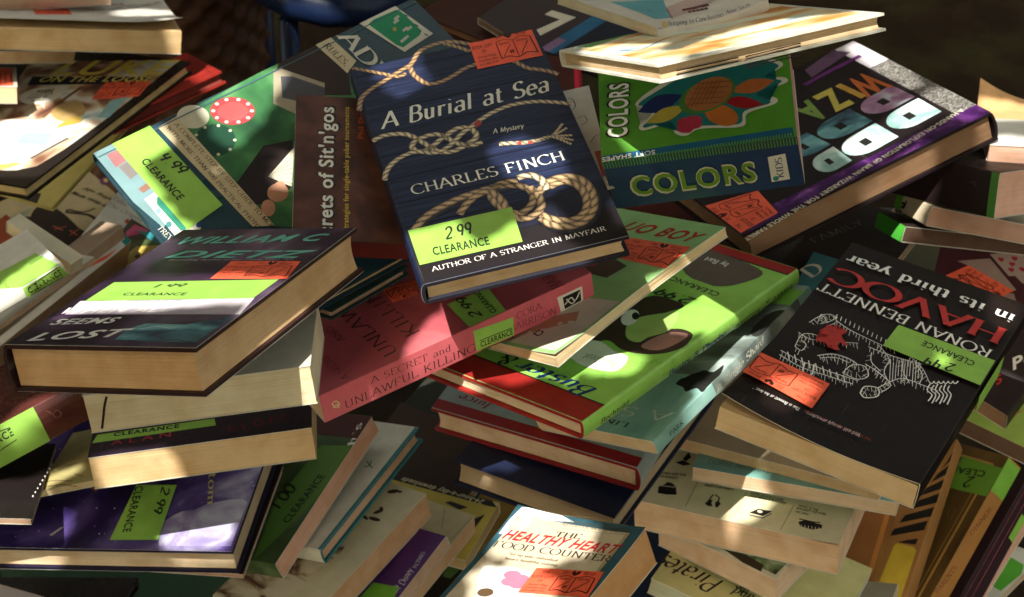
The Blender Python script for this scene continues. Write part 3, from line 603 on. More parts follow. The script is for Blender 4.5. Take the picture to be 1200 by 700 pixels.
# ---------------------------------------------------------------- the heap
# (name, label, category, placement, (w, h, t), spine side, hard, jacket, cover, pages, rim, bends, parts, stickers)
BOOKS = [
('paperback_book','black paperback with white woodcut figure and red lion on its upside down cover','book',[(.87107,.47962,.10582,.26599),(-.4828,.87572,.00505,-.20162),(-.09025,-.05549,.99437,.50261)],(.14115,.2582,.01896),'x1',0,0,(.01,.0055,.0042,.4),(.62,.47,.28),None,[('curl',0,0,.011,.1),('curl',1,0,.002,.06)],
 [('title_lettering','top',[('T','in its third year','serifbold',(.13642,.23423),(-.13132,.00134),(-.00013,-.01289),(.72,.71,.66)),('T','HAVOC','serifbold',(.13661,.2115),(-.13332,.00152),(-.00026,-.02285),(.42,.035,.03))]),
  ('author_lettering','top',[('T','RONAN BENNETT','serif',(.13552,.17861),(-.13308,.00667),(-.0006,-.0119),(.7,.68,.62)),('T','"Well-told, strongly atmospheric ... This is Bennett at his best."','italicbold',(.0914,.02602),(-.0772,-.00263),(.00013,-.00376),(.6,.58,.53)),('T','THE SUNDAY TELEGRAPH, CHRISTOPHER','serif',(.09881,.02526),(-.04756,.00061),(-.00004,-.00277),(.34,.04,.03))]),
  ('artwork_print','top',[('L',[(.01298,.13246),(.01594,.14379),(.01949,.15059),(.02638,.15185),(.02481,.14307),(.02018,.136)],.0005,(.74,.73,.68),1),('L',[(.01347,.13434),(.01697,.13205)],.00032,(.74,.73,.68),0),('L',[(.01446,.13811),(.01908,.13454)],.00032,(.74,.73,.68),0),('L',[(.01545,.1419),(.01782,.14087)],.00032,(.74,.73,.68),0),('L',[(.01683,.14549),(.02017,.14195)],.00032,(.74,.73,.68),0),('L',[(.0186,.14889),(.02294,.1437)],.00032,(.74,.73,.68),0),('L',[(.02121,.1509),(.02295,.14732)],.00032,(.74,.73,.68),0),('L',[(.02466,.15154),(.02686,.14588)],.00032,(.74,.73,.68),0),('L',[(.02599,.14965),(.02131,.15253)],.00032,(.74,.73,.68),0),('L',[(.0252,.14526),(.02286,.14587)],.00032,(.74,.73,.68),0),('L',[(.02365,.1413),(.02042,.14521)],.00032,(.74,.73,.68),0),('L',[(.02133,.13776),(.01715,.14339)],.00032,(.74,.73,.68),0),('L',[(.01807,.13638),(.01663,.14838),(.02336,.14045)],.00043,(.74,.73,.68),1),('L',[(.01772,.13936),(.02082,.14041)],.00032,(.74,.73,.68),0),('L',[(.017,.14537),(.02129,.1462)],.00032,(.74,.73,.68),0),('L',[(.01832,.14639),(.01842,.14244)],.00032,(.74,.73,.68),0),('L',[(.02169,.14243),(.02133,.1369)],.00032,(.74,.73,.68),0),('L',[(.02513,.13582),(.02903,.14482),(.02543,.15112)],.00043,(.74,.73,.68),1),('L',[(.0261,.13806),(.02947,.13492)],.00032,(.74,.73,.68),0),('L',[(.02806,.14257),(.03245,.13789)],.00032,(.74,.73,.68),0),('L',[(.02724,.14797),(.02776,.15153)],.00032,(.74,.73,.68),0),('L',[(.02815,.14716),(.03979,.14212),(.05276,.13973),(.06776,.13804),(.07636,.14073)],.00058,(.74,.73,.68),1),('L',[(.02962,.14653),(.03073,.14049)],.00032,(.74,.73,.68),0),('L',[(.03253,.14526),(.03369,.13725)],.00032,(.74,.73,.68),0),('L',[(.03544,.144),(.03648,.13999)],.00032,(.74,.73,.68),0),('L',[(.03834,.14275),(.03942,.13675)],.00032,(.74,.73,.68),0),('L',[(.04109,.14188),(.04284,.13395)],.00032,(.74,.73,.68),0),('L',[(.0437,.1414),(.04501,.13755)],.00032,(.74,.73,.68),0),('L',[(.04629,.14092),(.04781,.13504)],.00032,(.74,.73,.68),0),('L',[(.04888,.14044),(.05059,.13254)],.00032,(.74,.73,.68),0),('L',[(.05147,.13997),(.05276,.13613)],.00032,(.74,.73,.68),0),('L',[(.05427,.13956),(.05587,.13375)],.00032,(.74,.73,.68),0),('L',[(.05728,.13922),(.05911,.13139)],.00032,(.74,.73,.68),0),('L',[(.06028,.13888),(.06162,.13511)],.00032,(.74,.73,.68),0),('L',[(.06328,.13854),(.06484,.13275)],.00032,(.74,.73,.68),0),('L',[(.06627,.1382),(.06805,.1304)],.00032,(.74,.73,.68),0),('L',[(.0692,.13849),(.07089,.13513)],.00032,(.74,.73,.68),0),('L',[(.07206,.13938),(.07422,.13403)],.00032,(.74,.73,.68),0),('L',[(.07493,.14028),(.07754,.13292)],.00032,(.74,.73,.68),0),('L',[(.01603,.09705),(.01457,.1129),(.01943,.11908),(.03096,.12057)],.00058,(.74,.73,.68),1),('L',[(.01579,.09967),(.01891,.10039)],.00032,(.74,.73,.68),0),('L',[(.0153,.10494),(.0196,.10535)],.00032,(.74,.73,.68),0),('L',[(.01482,.11024),(.01679,.11126)],.00032,(.74,.73,.68),0),('L',[(.01579,.11444),(.01889,.1104)],.00032,(.74,.73,.68),0),('L',[(.01821,.11753),(.02219,.11175)],.00032,(.74,.73,.68),0),('L',[(.02087,.11926),(.02254,.11576)],.00032,(.74,.73,.68),0),('L',[(.02376,.11964),(.02585,.11413)],.00032,(.74,.73,.68),0),('L',[(.02664,.12001),(.02914,.11251)],.00032,(.74,.73,.68),0),('L',[(.02952,.12039),(.03116,.11689)],.00032,(.74,.73,.68),0),('L',[(.01603,.09705),(.02161,.09509),(.02177,.10384),(.01679,.10729)],.00065,(.74,.73,.68),1),('L',[(.01742,.09656),(.01866,.09086)],.00032,(.74,.73,.68),0),('L',[(.02022,.09558),(.02155,.08799)],.00032,(.74,.73,.68),0),('L',[(.02165,.09727),(.02379,.09762)],.00032,(.74,.73,.68),0),('L',[(.02173,.10165),(.02504,.10135)],.00032,(.74,.73,.68),0),('L',[(.01928,.10556),(.01887,.11314)],.00032,(.74,.73,.68),0),('L',[(.01122,.11523),(.02193,.11268),(.03613,.11966),(.05179,.12922)],.0005,(.74,.73,.68),1),('L',[(.01256,.11491),(.01407,.10912)],.00032,(.74,.73,.68),0),('L',[(.01525,.11427),(.01694,.10652)],.00032,(.74,.73,.68),0),('L',[(.01792,.11363),(.01921,.10984)],.00032,(.74,.73,.68),0),('L',[(.02059,.113),(.02206,.10724)],.00032,(.74,.73,.68),0),('L',[(.02311,.11326),(.02625,.10631)],.00032,(.74,.73,.68),0),('L',[(.02548,.11443),(.02739,.11133)],.00032,(.74,.73,.68),0),('L',[(.02784,.11559),(.03036,.11056)],.00032,(.74,.73,.68),0),('L',[(.03021,.11675),(.03332,.10979)],.00032,(.74,.73,.68),0),('L',[(.03258,.11792),(.03447,.11481)],.00032,(.74,.73,.68),0),('L',[(.03494,.11908),(.03743,.11404)],.00032,(.74,.73,.68),0),('L',[(.03724,.12035),(.04049,.11354)],.00032,(.74,.73,.68),0),('L',[(.03948,.12171),(.04143,.11873)],.00032,(.74,.73,.68),0),('L',[(.04172,.12307),(.0443,.11817)],.00032,(.74,.73,.68),0),('L',[(.04395,.12444),(.04717,.11761)],.00032,(.74,.73,.68),0),('L',[(.04619,.1258),(.04812,.12281)],.00032,(.74,.73,.68),0),('L',[(.04843,.12717),(.05099,.12225)],.00032,(.74,.73,.68),0),('L',[(.05067,.12854),(.05386,.12169)],.00032,(.74,.73,.68),0),('L',[(.03325,.09589),(.04178,.10476),(.0531,.10627),(.06135,.10313)],.00086,(.74,.73,.68),1),('L',[(.03432,.097),(.03721,.09281)],.00032,(.74,.73,.68),0),('L',[(.03645,.09921),(.04012,.09327)],.00032,(.74,.73,.68),0),('L',[(.03858,.10143),(.04068,.09897)],.00032,(.74,.73,.68),0),('L',[(.04071,.10365),(.04359,.09943)],.00032,(.74,.73,.68),0),('L',[(.0432,.10495),(.04558,.09761)],.00032,(.74,.73,.68),0),('L',[(.04603,.10532),(.04761,.1019)],.00032,(.74,.73,.68),0),('L',[(.04886,.1057),(.05083,.10032)],.00032,(.74,.73,.68),0),('L',[(.05169,.10608),(.05403,.09875)],.00032,(.74,.73,.68),0),('L',[(.05448,.10574),(.0555,.10194)],.00032,(.74,.73,.68),0),('L',[(.05724,.10469),(.05829,.09899)],.00032,(.74,.73,.68),0),('L',[(.05998,.10365),(.06107,.09606)],.00032,(.74,.73,.68),0),('L',[(.03608,.09473),(.0453,.10175),(.05487,.10149)],.00058,(.74,.73,.68),1),('L',[(.03723,.09561),(.03993,.09107)],.00032,(.74,.73,.68),0),('L',[(.03954,.09736),(.04292,.091)],.00032,(.74,.73,.68),0),('L',[(.04184,.09911),(.04383,.09638)],.00032,(.74,.73,.68),0),('L',[(.04414,.10087),(.04682,.09631)],.00032,(.74,.73,.68),0),('L',[(.0469,.1017),(.04891,.09425)],.00032,(.74,.73,.68),0),('L',[(.05009,.10162),(.05151,.09807)],.00032,(.74,.73,.68),0),('L',[(.05328,.10153),(.05498,.09603)],.00032,(.74,.73,.68),0),('L',[(.05553,.08709),(.05767,.10033),(.06571,.10409),(.07151,.09457),(.06733,.08682),(.06053,.08626),(.05553,.08709)],.00072,(.74,.73,.68),1),('L',[(.05589,.08928),(.05919,.088)],.00032,(.74,.73,.68),0),('L',[(.0566,.09368),(.061,.09145)],.00032,(.74,.73,.68),0),('L',[(.05731,.09811),(.05952,.09775)],.00032,(.74,.73,.68),0),('L',[(.05901,.10095),(.06135,.09602)],.00032,(.74,.73,.68),0),('L',[(.06169,.10221),(.06457,.09539)],.00032,(.74,.73,.68),0),('L',[(.06437,.10347),(.06615,.10042)],.00032,(.74,.73,.68),0),('L',[(.06717,.1017),(.06605,.09703)],.00032,(.74,.73,.68),0),('L',[(.07007,.09694),(.06828,.09107)],.00032,(.74,.73,.68),0),('L',[(.07046,.09263),(.06829,.09433)],.00032,(.74,.73,.68),0),('L',[(.06837,.08875),(.06528,.09194)],.00032,(.74,.73,.68),0),('L',[(.06563,.08668),(.06348,.09393)],.00032,(.74,.73,.68),0),('L',[(.06223,.0864),(.06075,.08979)],.00032,(.74,.73,.68),0),('L',[(.05928,.08647),(.05785,.092)],.00032,(.74,.73,.68),0),('L',[(.05678,.08688),(.05515,.09435)],.00032,(.74,.73,.68),0),('L',[(.00995,.08525),(.02438,.08206),(.03381,.08222),(.05005,.08294),(.06799,.08503)],.00072,(.74,.73,.68),1),('L',[(.0114,.08493),(.0129,.07934)],.00032,(.74,.73,.68),0),('L',[(.01429,.08429),(.01598,.0768)],.00032,(.74,.73,.68),0),('L',[(.01718,.08365),(.01846,.08)],.00032,(.74,.73,.68),0),('L',[(.02007,.08301),(.02153,.07746)],.00032,(.74,.73,.68),0),('L',[(.02294,.08238),(.02458,.07493)],.00032,(.74,.73,.68),0),('L',[(.02595,.08209),(.02746,.07864)],.00032,(.74,.73,.68),0),('L',[(.0291,.08214),(.03094,.07677)],.00032,(.74,.73,.68),0),('L',[(.03225,.08219),(.0344,.07492)],.00032,(.74,.73,.68),0),('L',[(.03517,.08228),(.03668,.07886)],.00032,(.74,.73,.68),0),('L',[(.03789,.0824),(.03973,.07707)],.00032,(.74,.73,.68),0),('L',[(.0406,.08252),(.04277,.07528)],.00032,(.74,.73,.68),0),('L',[(.0433,.08264),(.04479,.07922)],.00032,(.74,.73,.68),0),('L',[(.046,.08276),(.04782,.07743)],.00032,(.74,.73,.68),0),('L',[(.0487,.08288),(.05084,.07565)],.00032,(.74,.73,.68),0),('L',[(.05134,.08309),(.05287,.07975)],.00032,(.74,.73,.68),0),('L',[(.05391,.08339),(.0558,.07814)],.00032,(.74,.73,.68),0),('L',[(.05647,.08368),(.05872,.07654)],.00032,(.74,.73,.68),0),('L',[(.05903,.08398),(.06054,.08065)],.00032,(.74,.73,.68),0),('L',[(.0616,.08428),(.06346,.07904)],.00032,(.74,.73,.68),0),('L',[(.06415,.08458),(.06636,.07744)],.00032,(.74,.73,.68),0),('L',[(.06671,.08488),(.0682,.08154)],.00032,(.74,.73,.68),0),('L',[(.01124,.07912),(.02975,.07449),(.04777,.07661),(.06565,.07871)],.00079,(.74,.73,.68),1),('L',[(.01257,.07879),(.01399,.07323)],.00032,(.74,.73,.68),0),('L',[(.01523,.07812),(.01682,.07068)],.00032,(.74,.73,.68),0),('L',[(.01788,.07746),(.01911,.07381)],.00032,(.74,.73,.68),0),('L',[(.02053,.07679),(.02192,.07126)],.00032,(.74,.73,.68),0),('L',[(.02317,.07613),(.02472,.06873)],.00032,(.74,.73,.68),0),('L',[(.02581,.07547),(.02701,.07184)],.00032,(.74,.73,.68),0),('L',[(.02844,.07482),(.0298,.06931)],.00032,(.74,.73,.68),0),('L',[(.03104,.07464),(.03341,.06753)],.00032,(.74,.73,.68),0),('L',[(.03362,.07494),(.03519,.07162)],.00032,(.74,.73,.68),0),('L',[(.0362,.07525),(.03815,.07003)],.00032,(.74,.73,.68),0),('L',[(.03877,.07555),(.0411,.06844)],.00032,(.74,.73,.68),0),('L',[(.04135,.07585),(.0429,.07253)],.00032,(.74,.73,.68),0),('L',[(.04392,.07615),(.04584,.07094)],.00032,(.74,.73,.68),0),('L',[(.04648,.07646),(.04877,.06936)],.00032,(.74,.73,.68),0),('L',[(.04905,.07676),(.05058,.07344)],.00032,(.74,.73,.68),0),('L',[(.05161,.07706),(.0535,.07185)],.00032,(.74,.73,.68),0),('L',[(.05417,.07736),(.05642,.07027)],.00032,(.74,.73,.68),0),('L',[(.05673,.07766),(.05824,.07435)],.00032,(.74,.73,.68),0),('L',[(.05928,.07796),(.06114,.07276)],.00032,(.74,.73,.68),0),('L',[(.06183,.07826),(.06404,.07118)],.00032,(.74,.73,.68),0),('L',[(.06438,.07856),(.06587,.07525)],.00032,(.74,.73,.68),0),('L',[(.02946,.08124),(.03276,.06984),(.03869,.06974),(.03564,.08361)],.00115,(.74,.73,.68),1),('L',[(.03029,.07838),(.02788,.07579)],.00032,(.74,.73,.68),0),('L',[(.03194,.07268),(.02853,.06972)],.00032,(.74,.73,.68),0),('L',[(.03424,.06982),(.03568,.06639)],.00032,(.74,.73,.68),0),('L',[(.03721,.06976),(.03894,.06446)],.00032,(.74,.73,.68),0),('L',[(.03818,.07203),(.04189,.07421)],.00032,(.74,.73,.68),0),('L',[(.03717,.07664),(.03876,.07848)],.00032,(.74,.73,.68),0),('L',[(.03615,.08128),(.03881,.0833)],.00032,(.74,.73,.68),0),('L',[(.07408,.07154),(.07423,.08065),(.08215,.08436),(.08531,.07551),(.07871,.06832),(.07408,.07154)],.00094,(.74,.73,.68),1),('L',[(.07412,.07381),(.07725,.07383)],.00032,(.74,.73,.68),0),('L',[(.07419,.07836),(.07844,.07787)],.00032,(.74,.73,.68),0),('L',[(.07555,.08127),(.07728,.07832)],.00032,(.74,.73,.68),0),('L',[(.07819,.0825),(.08043,.07771)],.00032,(.74,.73,.68),0),('L',[(.08083,.08374),(.08358,.07711)],.00032,(.74,.73,.68),0),('L',[(.08294,.08213),(.08181,.07949)],.00032,(.74,.73,.68),0),('L',[(.08452,.07771),(.08249,.0744)],.00032,(.74,.73,.68),0),('L',[(.08421,.07431),(.08074,.07992)],.00032,(.74,.73,.68),0),('L',[(.082,.07191),(.08002,.07418)],.00032,(.74,.73,.68),0),('L',[(.0798,.06952),(.07707,.07344)],.00032,(.74,.73,.68),0),('L',[(.0764,.06993),(.07624,.07709)],.00032,(.74,.73,.68),0),('L',[(.08215,.08436),(.08692,.09704),(.09301,.10622),(.10654,.10728),(.11814,.10694)],.00072,(.74,.73,.68),1),('L',[(.08274,.08593),(.08589,.08346)],.00032,(.74,.73,.68),0),('L',[(.08393,.08909),(.08805,.08533)],.00032,(.74,.73,.68),0),('L',[(.08512,.09227),(.08731,.09107)],.00032,(.74,.73,.68),0),('L',[(.08632,.09545),(.08948,.09294)],.00032,(.74,.73,.68),0),('L',[(.08793,.09857),(.09168,.09344)],.00032,(.74,.73,.68),0),('L',[(.08996,.10162),(.09205,.09965)],.00032,(.74,.73,.68),0),('L',[(.09199,.10469),(.09491,.10112)],.00032,(.74,.73,.68),0),('L',[(.09437,.10633),(.09637,.09902)],.00032,(.74,.73,.68),0),('L',[(.09708,.10654),(.09847,.10311)],.00032,(.74,.73,.68),0),('L',[(.09978,.10675),(.10146,.10138)],.00032,(.74,.73,.68),0),('L',[(.10249,.10696),(.10444,.09966)],.00032,(.74,.73,.68),0),('L',[(.10519,.10717),(.10656,.10374)],.00032,(.74,.73,.68),0),('L',[(.10799,.10723),(.10947,.10178)],.00032,(.74,.73,.68),0),('L',[(.1109,.10715),(.11259,.09977)],.00032,(.74,.73,.68),0),('L',[(.1138,.10707),(.11505,.10355)],.00032,(.74,.73,.68),0),('L',[(.1167,.10698),(.11815,.10154)],.00032,(.74,.73,.68),0),('L',[(.05947,.12783),(.07152,.12742),(.08535,.12843),(.09847,.13131)],.00065,(.74,.73,.68),1),('L',[(.06098,.12778),(.06267,.12212)],.00032,(.74,.73,.68),0),('L',[(.064,.12768),(.06596,.12002)],.00032,(.74,.73,.68),0),('L',[(.06701,.12758),(.0684,.12393)],.00032,(.74,.73,.68),0),('L',[(.07002,.12747),(.07167,.12183)],.00032,(.74,.73,.68),0),('L',[(.07291,.12752),(.07505,.11998)],.00032,(.74,.73,.68),0),('L',[(.07568,.12772),(.07715,.12418)],.00032,(.74,.73,.68),0),('L',[(.07845,.12793),(.08023,.12239)],.00032,(.74,.73,.68),0),('L',[(.08121,.12813),(.08331,.1206)],.00032,(.74,.73,.68),0),('L',[(.08397,.12833),(.08542,.12479)],.00032,(.74,.73,.68),0),('L',[(.08667,.12872),(.08863,.12334)],.00032,(.74,.73,.68),0),('L',[(.0893,.12929),(.09164,.12194)],.00032,(.74,.73,.68),0),('L',[(.09192,.12987),(.09347,.12648)],.00032,(.74,.73,.68),0),('L',[(.09454,.13045),(.09648,.12507)],.00032,(.74,.73,.68),0),('L',[(.09716,.13102),(.09947,.12367)],.00032,(.74,.73,.68),0),('L',[(.06504,.10593),(.07572,.10237),(.08818,.09344),(.08586,.0804)],.00072,(.74,.73,.68),1),('L',[(.06638,.10548),(.0675,.0998)],.00032,(.74,.73,.68),0),('L',[(.06906,.10459),(.07023,.09701)],.00032,(.74,.73,.68),0),('L',[(.07173,.1037),(.07275,.09995)],.00032,(.74,.73,.68),0),('L',[(.07439,.10281),(.07547,.09716)],.00032,(.74,.73,.68),0),('L',[(.07697,.10147),(.07713,.0941)],.00032,(.74,.73,.68),0),('L',[(.07948,.09967),(.08001,.09585)],.00032,(.74,.73,.68),0),('L',[(.08198,.09788),(.08231,.09231)],.00032,(.74,.73,.68),0),('L',[(.08447,.0961),(.08459,.08879)],.00032,(.74,.73,.68),0),('L',[(.08695,.09432),(.08746,.09053)],.00032,(.74,.73,.68),0),('L',[(.08779,.09125),(.08456,.09253)],.00032,(.74,.73,.68),0),('L',[(.08702,.0869),(.08272,.0891)],.00032,(.74,.73,.68),0),('L',[(.08625,.08256),(.08409,.0829)],.00032,(.74,.73,.68),0),('L',[(.0779,.12276),(.0794,.10516),(.08818,.09344)],.00058,(.74,.73,.68),1),('L',[(.07809,.12054),(.07507,.11952)],.00032,(.74,.73,.68),0),('L',[(.07846,.11612),(.07433,.11529)],.00032,(.74,.73,.68),0),('L',[(.07884,.11172),(.07696,.1105)],.00032,(.74,.73,.68),0),('L',[(.07921,.10734),(.07622,.10632)],.00032,(.74,.73,.68),0),('L',[(.08051,.10368),(.07927,.09718)],.00032,(.74,.73,.68),0),('L',[(.08271,.10074),(.08254,.09711)],.00032,(.74,.73,.68),0),('L',[(.08491,.09781),(.08419,.09278)],.00032,(.74,.73,.68),0),('L',[(.08709,.09489),(.08584,.08846)],.00032,(.74,.73,.68),0),('L',[(.08535,.12843),(.09048,.11355),(.09856,.10354)],.00058,(.74,.73,.68),1),('L',[(.08622,.12593),(.08413,.12245)],.00032,(.74,.73,.68),0),('L',[(.08793,.12095),(.08492,.11679)],.00032,(.74,.73,.68),0),('L',[(.08963,.11601),(.08848,.11327)],.00032,(.74,.73,.68),0),('L',[(.09184,.11187),(.09128,.10664)],.00032,(.74,.73,.68),0),('L',[(.09454,.10853),(.09348,.10181)],.00032,(.74,.73,.68),0),('L',[(.09722,.1052),(.09714,.10151)],.00032,(.74,.73,.68),0),('L',[(.09474,.12847),(.10285,.11827),(.1047,.10589)],.00058,(.74,.73,.68),1),('L',[(.0961,.12676),(.09552,.12145)],.00032,(.74,.73,.68),0),('L',[(.09881,.12335),(.09773,.11654)],.00032,(.74,.73,.68),0),('L',[(.1015,.11996),(.10141,.11621)],.00032,(.74,.73,.68),0),('L',[(.10331,.11516),(.10054,.11336)],.00032,(.74,.73,.68),0),('L',[(.10424,.10897),(.10041,.10709)],.00032,(.74,.73,.68),0),('L',[(.06406,.12173),(.06808,.11058),(.07756,.10377)],.00058,(.74,.73,.68),1),('L',[(.06507,.11893),(.063,.11546)],.00032,(.74,.73,.68),0),('L',[(.06708,.11335),(.06409,.1092)],.00032,(.74,.73,.68),0),('L',[(.06966,.10944),(.07023,.10556)],.00032,(.74,.73,.68),0),('L',[(.07283,.10716),(.0732,.10152)],.00032,(.74,.73,.68),0),('L',[(.07599,.10489),(.07615,.0975)],.00032,(.74,.73,.68),0),('L',[(.06441,.13402),(.07472,.12508),(.08051,.11532)],.0005,(.74,.73,.68),1),('L',[(.06571,.1329),(.06585,.12716)],.00032,(.74,.73,.68),0),('L',[(.0683,.13065),(.06815,.12317)],.00032,(.74,.73,.68),0),('L',[(.07087,.12842),(.07127,.12447)],.00032,(.74,.73,.68),0),('L',[(.07344,.12619),(.07355,.12051)],.00032,(.74,.73,.68),0),('L',[(.07617,.12263),(.07434,.11661)],.00032,(.74,.73,.68),0),('L',[(.07907,.11775),(.07858,.11426)],.00032,(.74,.73,.68),0),('L',[(.0878,.13505),(.10036,.12569),(.109,.11371)],.0005,(.74,.73,.68),1),('L',[(.08907,.1341),(.08938,.12831)],.00032,(.74,.73,.68),0),('L',[(.09159,.13222),(.09169,.12462)],.00032,(.74,.73,.68),0),('L',[(.09411,.13035),(.09461,.12641)],.00032,(.74,.73,.68),0),('L',[(.09661,.12848),(.0969,.12273)],.00032,(.74,.73,.68),0),('L',[(.09911,.12662),(.09918,.11908)],.00032,(.74,.73,.68),0),('L',[(.10145,.12419),(.10123,.12048)],.00032,(.74,.73,.68),0),('L',[(.10362,.12118),(.10285,.11604)],.00032,(.74,.73,.68),0),('L',[(.10578,.11818),(.10445,.11162)],.00032,(.74,.73,.68),0),('L',[(.10793,.1152),(.1077,.11154)],.00032,(.74,.73,.68),0),('L',[(.02798,.14632),(.02682,.15199)],.0005,(.74,.73,.68),0),('L',[(.03169,.14556),(.03054,.15122)],.0005,(.74,.73,.68),0),('L',[(.03539,.14481),(.03426,.15046)],.0005,(.74,.73,.68),0),('L',[(.03907,.14405),(.03796,.14969)],.0005,(.74,.73,.68),0),('L',[(.04275,.1433),(.04165,.14893)],.0005,(.74,.73,.68),0),('L',[(.04642,.14255),(.04533,.14817)],.0005,(.74,.73,.68),0),('L',[(.05008,.1418),(.049,.14741)],.0005,(.74,.73,.68),0),('L',[(.05373,.14106),(.05267,.14665)],.0005,(.74,.73,.68),0),('L',[(.05736,.14031),(.05632,.1459)],.0005,(.74,.73,.68),0),('L',[(.06099,.13957),(.05996,.14515)],.0005,(.74,.73,.68),0),('L',[(.06461,.13883),(.06359,.1444)],.0005,(.74,.73,.68),0),('L',[(.06822,.13809),(.06721,.14365)],.0005,(.74,.73,.68),0),('L',[(.07855,.12089),(.08745,.09288)],.00045,(.74,.73,.68),0),('L',[(.08101,.11993),(.08809,.09701)],.00045,(.74,.73,.68),0),('L',[(.08346,.11897),(.08873,.10115)],.00045,(.74,.73,.68),0),('L',[(.08358,.12471),(.08937,.10531)],.00045,(.74,.73,.68),0),('L',[(.08603,.12374),(.09404,.09786)],.00045,(.74,.73,.68),0),('L',[(.08848,.12278),(.0947,.102)],.00045,(.74,.73,.68),0),('L',[(.08861,.12854),(.09535,.10616)],.00045,(.74,.73,.68),0),('L',[(.09106,.12757),(.09601,.11033)],.00045,(.74,.73,.68),0),('L',[(.0935,.12659),(.10065,.10284)],.00045,(.74,.73,.68),0),('L',[(.09366,.13237),(.10132,.10699)],.00045,(.74,.73,.68),0),('L',[(.0961,.13139),(.10199,.11117)],.00045,(.74,.73,.68),0),('L',[(.01508,.08441),(.01976,.07574)],.0008,(.74,.73,.68),0),('L',[(.02042,.08422),(.02506,.07557)],.0008,(.74,.73,.68),0),('L',[(.02574,.08404),(.03034,.0754)],.0008,(.74,.73,.68),0),('L',[(.03104,.08385),(.0356,.07522)],.0008,(.74,.73,.68),0),('L',[(.03633,.08366),(.04085,.07505)],.0008,(.74,.73,.68),0),('L',[(.0416,.08348),(.04608,.07488)],.0008,(.74,.73,.68),0),('L',[(.04686,.08329),(.0513,.07471)],.0008,(.74,.73,.68),0),('L',[(.0521,.08311),(.0565,.07453)],.0008,(.74,.73,.68),0),('L',[(.05733,.08292),(.06169,.07436)],.0008,(.74,.73,.68),0),('L',[(.11114,.11075),(.11172,.1021),(.11638,.09841),(.11644,.08998)],.0009,(.74,.73,.68),1),('L',[(.11396,.11059),(.1141,.1039),(.11857,.10006),(.11944,.08913)],.0009,(.74,.73,.68),1),('L',[(.11569,.11372),(.11649,.1057),(.12077,.10171),(.12104,.09255)],.0009,(.74,.73,.68),1),('L',[(.1185,.11356),(.11888,.10749),(.12297,.10336),(.12405,.0917)],.0009,(.74,.73,.68),1),('L',[(.12024,.1167),(.12127,.10929),(.12517,.10502),(.12565,.09512)],.0009,(.74,.73,.68),1),('L',[(.12305,.11654),(.12366,.1111),(.12737,.10667),(.12865,.09426)],.0009,(.74,.73,.68),1),('L',[(.10925,.11298),(.11169,.11117),(.11257,.11549)],.0008,(.74,.73,.68),1),('L',[(.11202,.11507),(.11446,.11325),(.11535,.11758)],.0008,(.74,.73,.68),1),('L',[(.11479,.11716),(.11723,.11534),(.11812,.11968)],.0008,(.74,.73,.68),1),('L',[(.11757,.11926),(.12,.11743),(.1209,.12178)],.0008,(.74,.73,.68),1),('L',[(.12035,.12136),(.12278,.11953),(.12368,.12388)],.0008,(.74,.73,.68),1),('L',[(.12313,.12346),(.12556,.12162),(.12647,.12598)],.0008,(.74,.73,.68),1),('P',[(.02545,.12862),(.02637,.13577),(.02999,.13458),(.03161,.13931),(.03332,.1322),(.03708,.13508),(.03768,.13802),(.04086,.13404),(.03881,.12854),(.04173,.12395),(.0479,.11899),(.04427,.11718),(.0402,.12035),(.0412,.11388),(.04478,.10943),(.04066,.10771),(.03776,.11221),(.03633,.10776),(.03319,.11161),(.02716,.11038),(.02516,.1137),(.03033,.11717),(.03132,.1228),(.027,.12145),(.02393,.12499)],(.36,.03,.025))])],
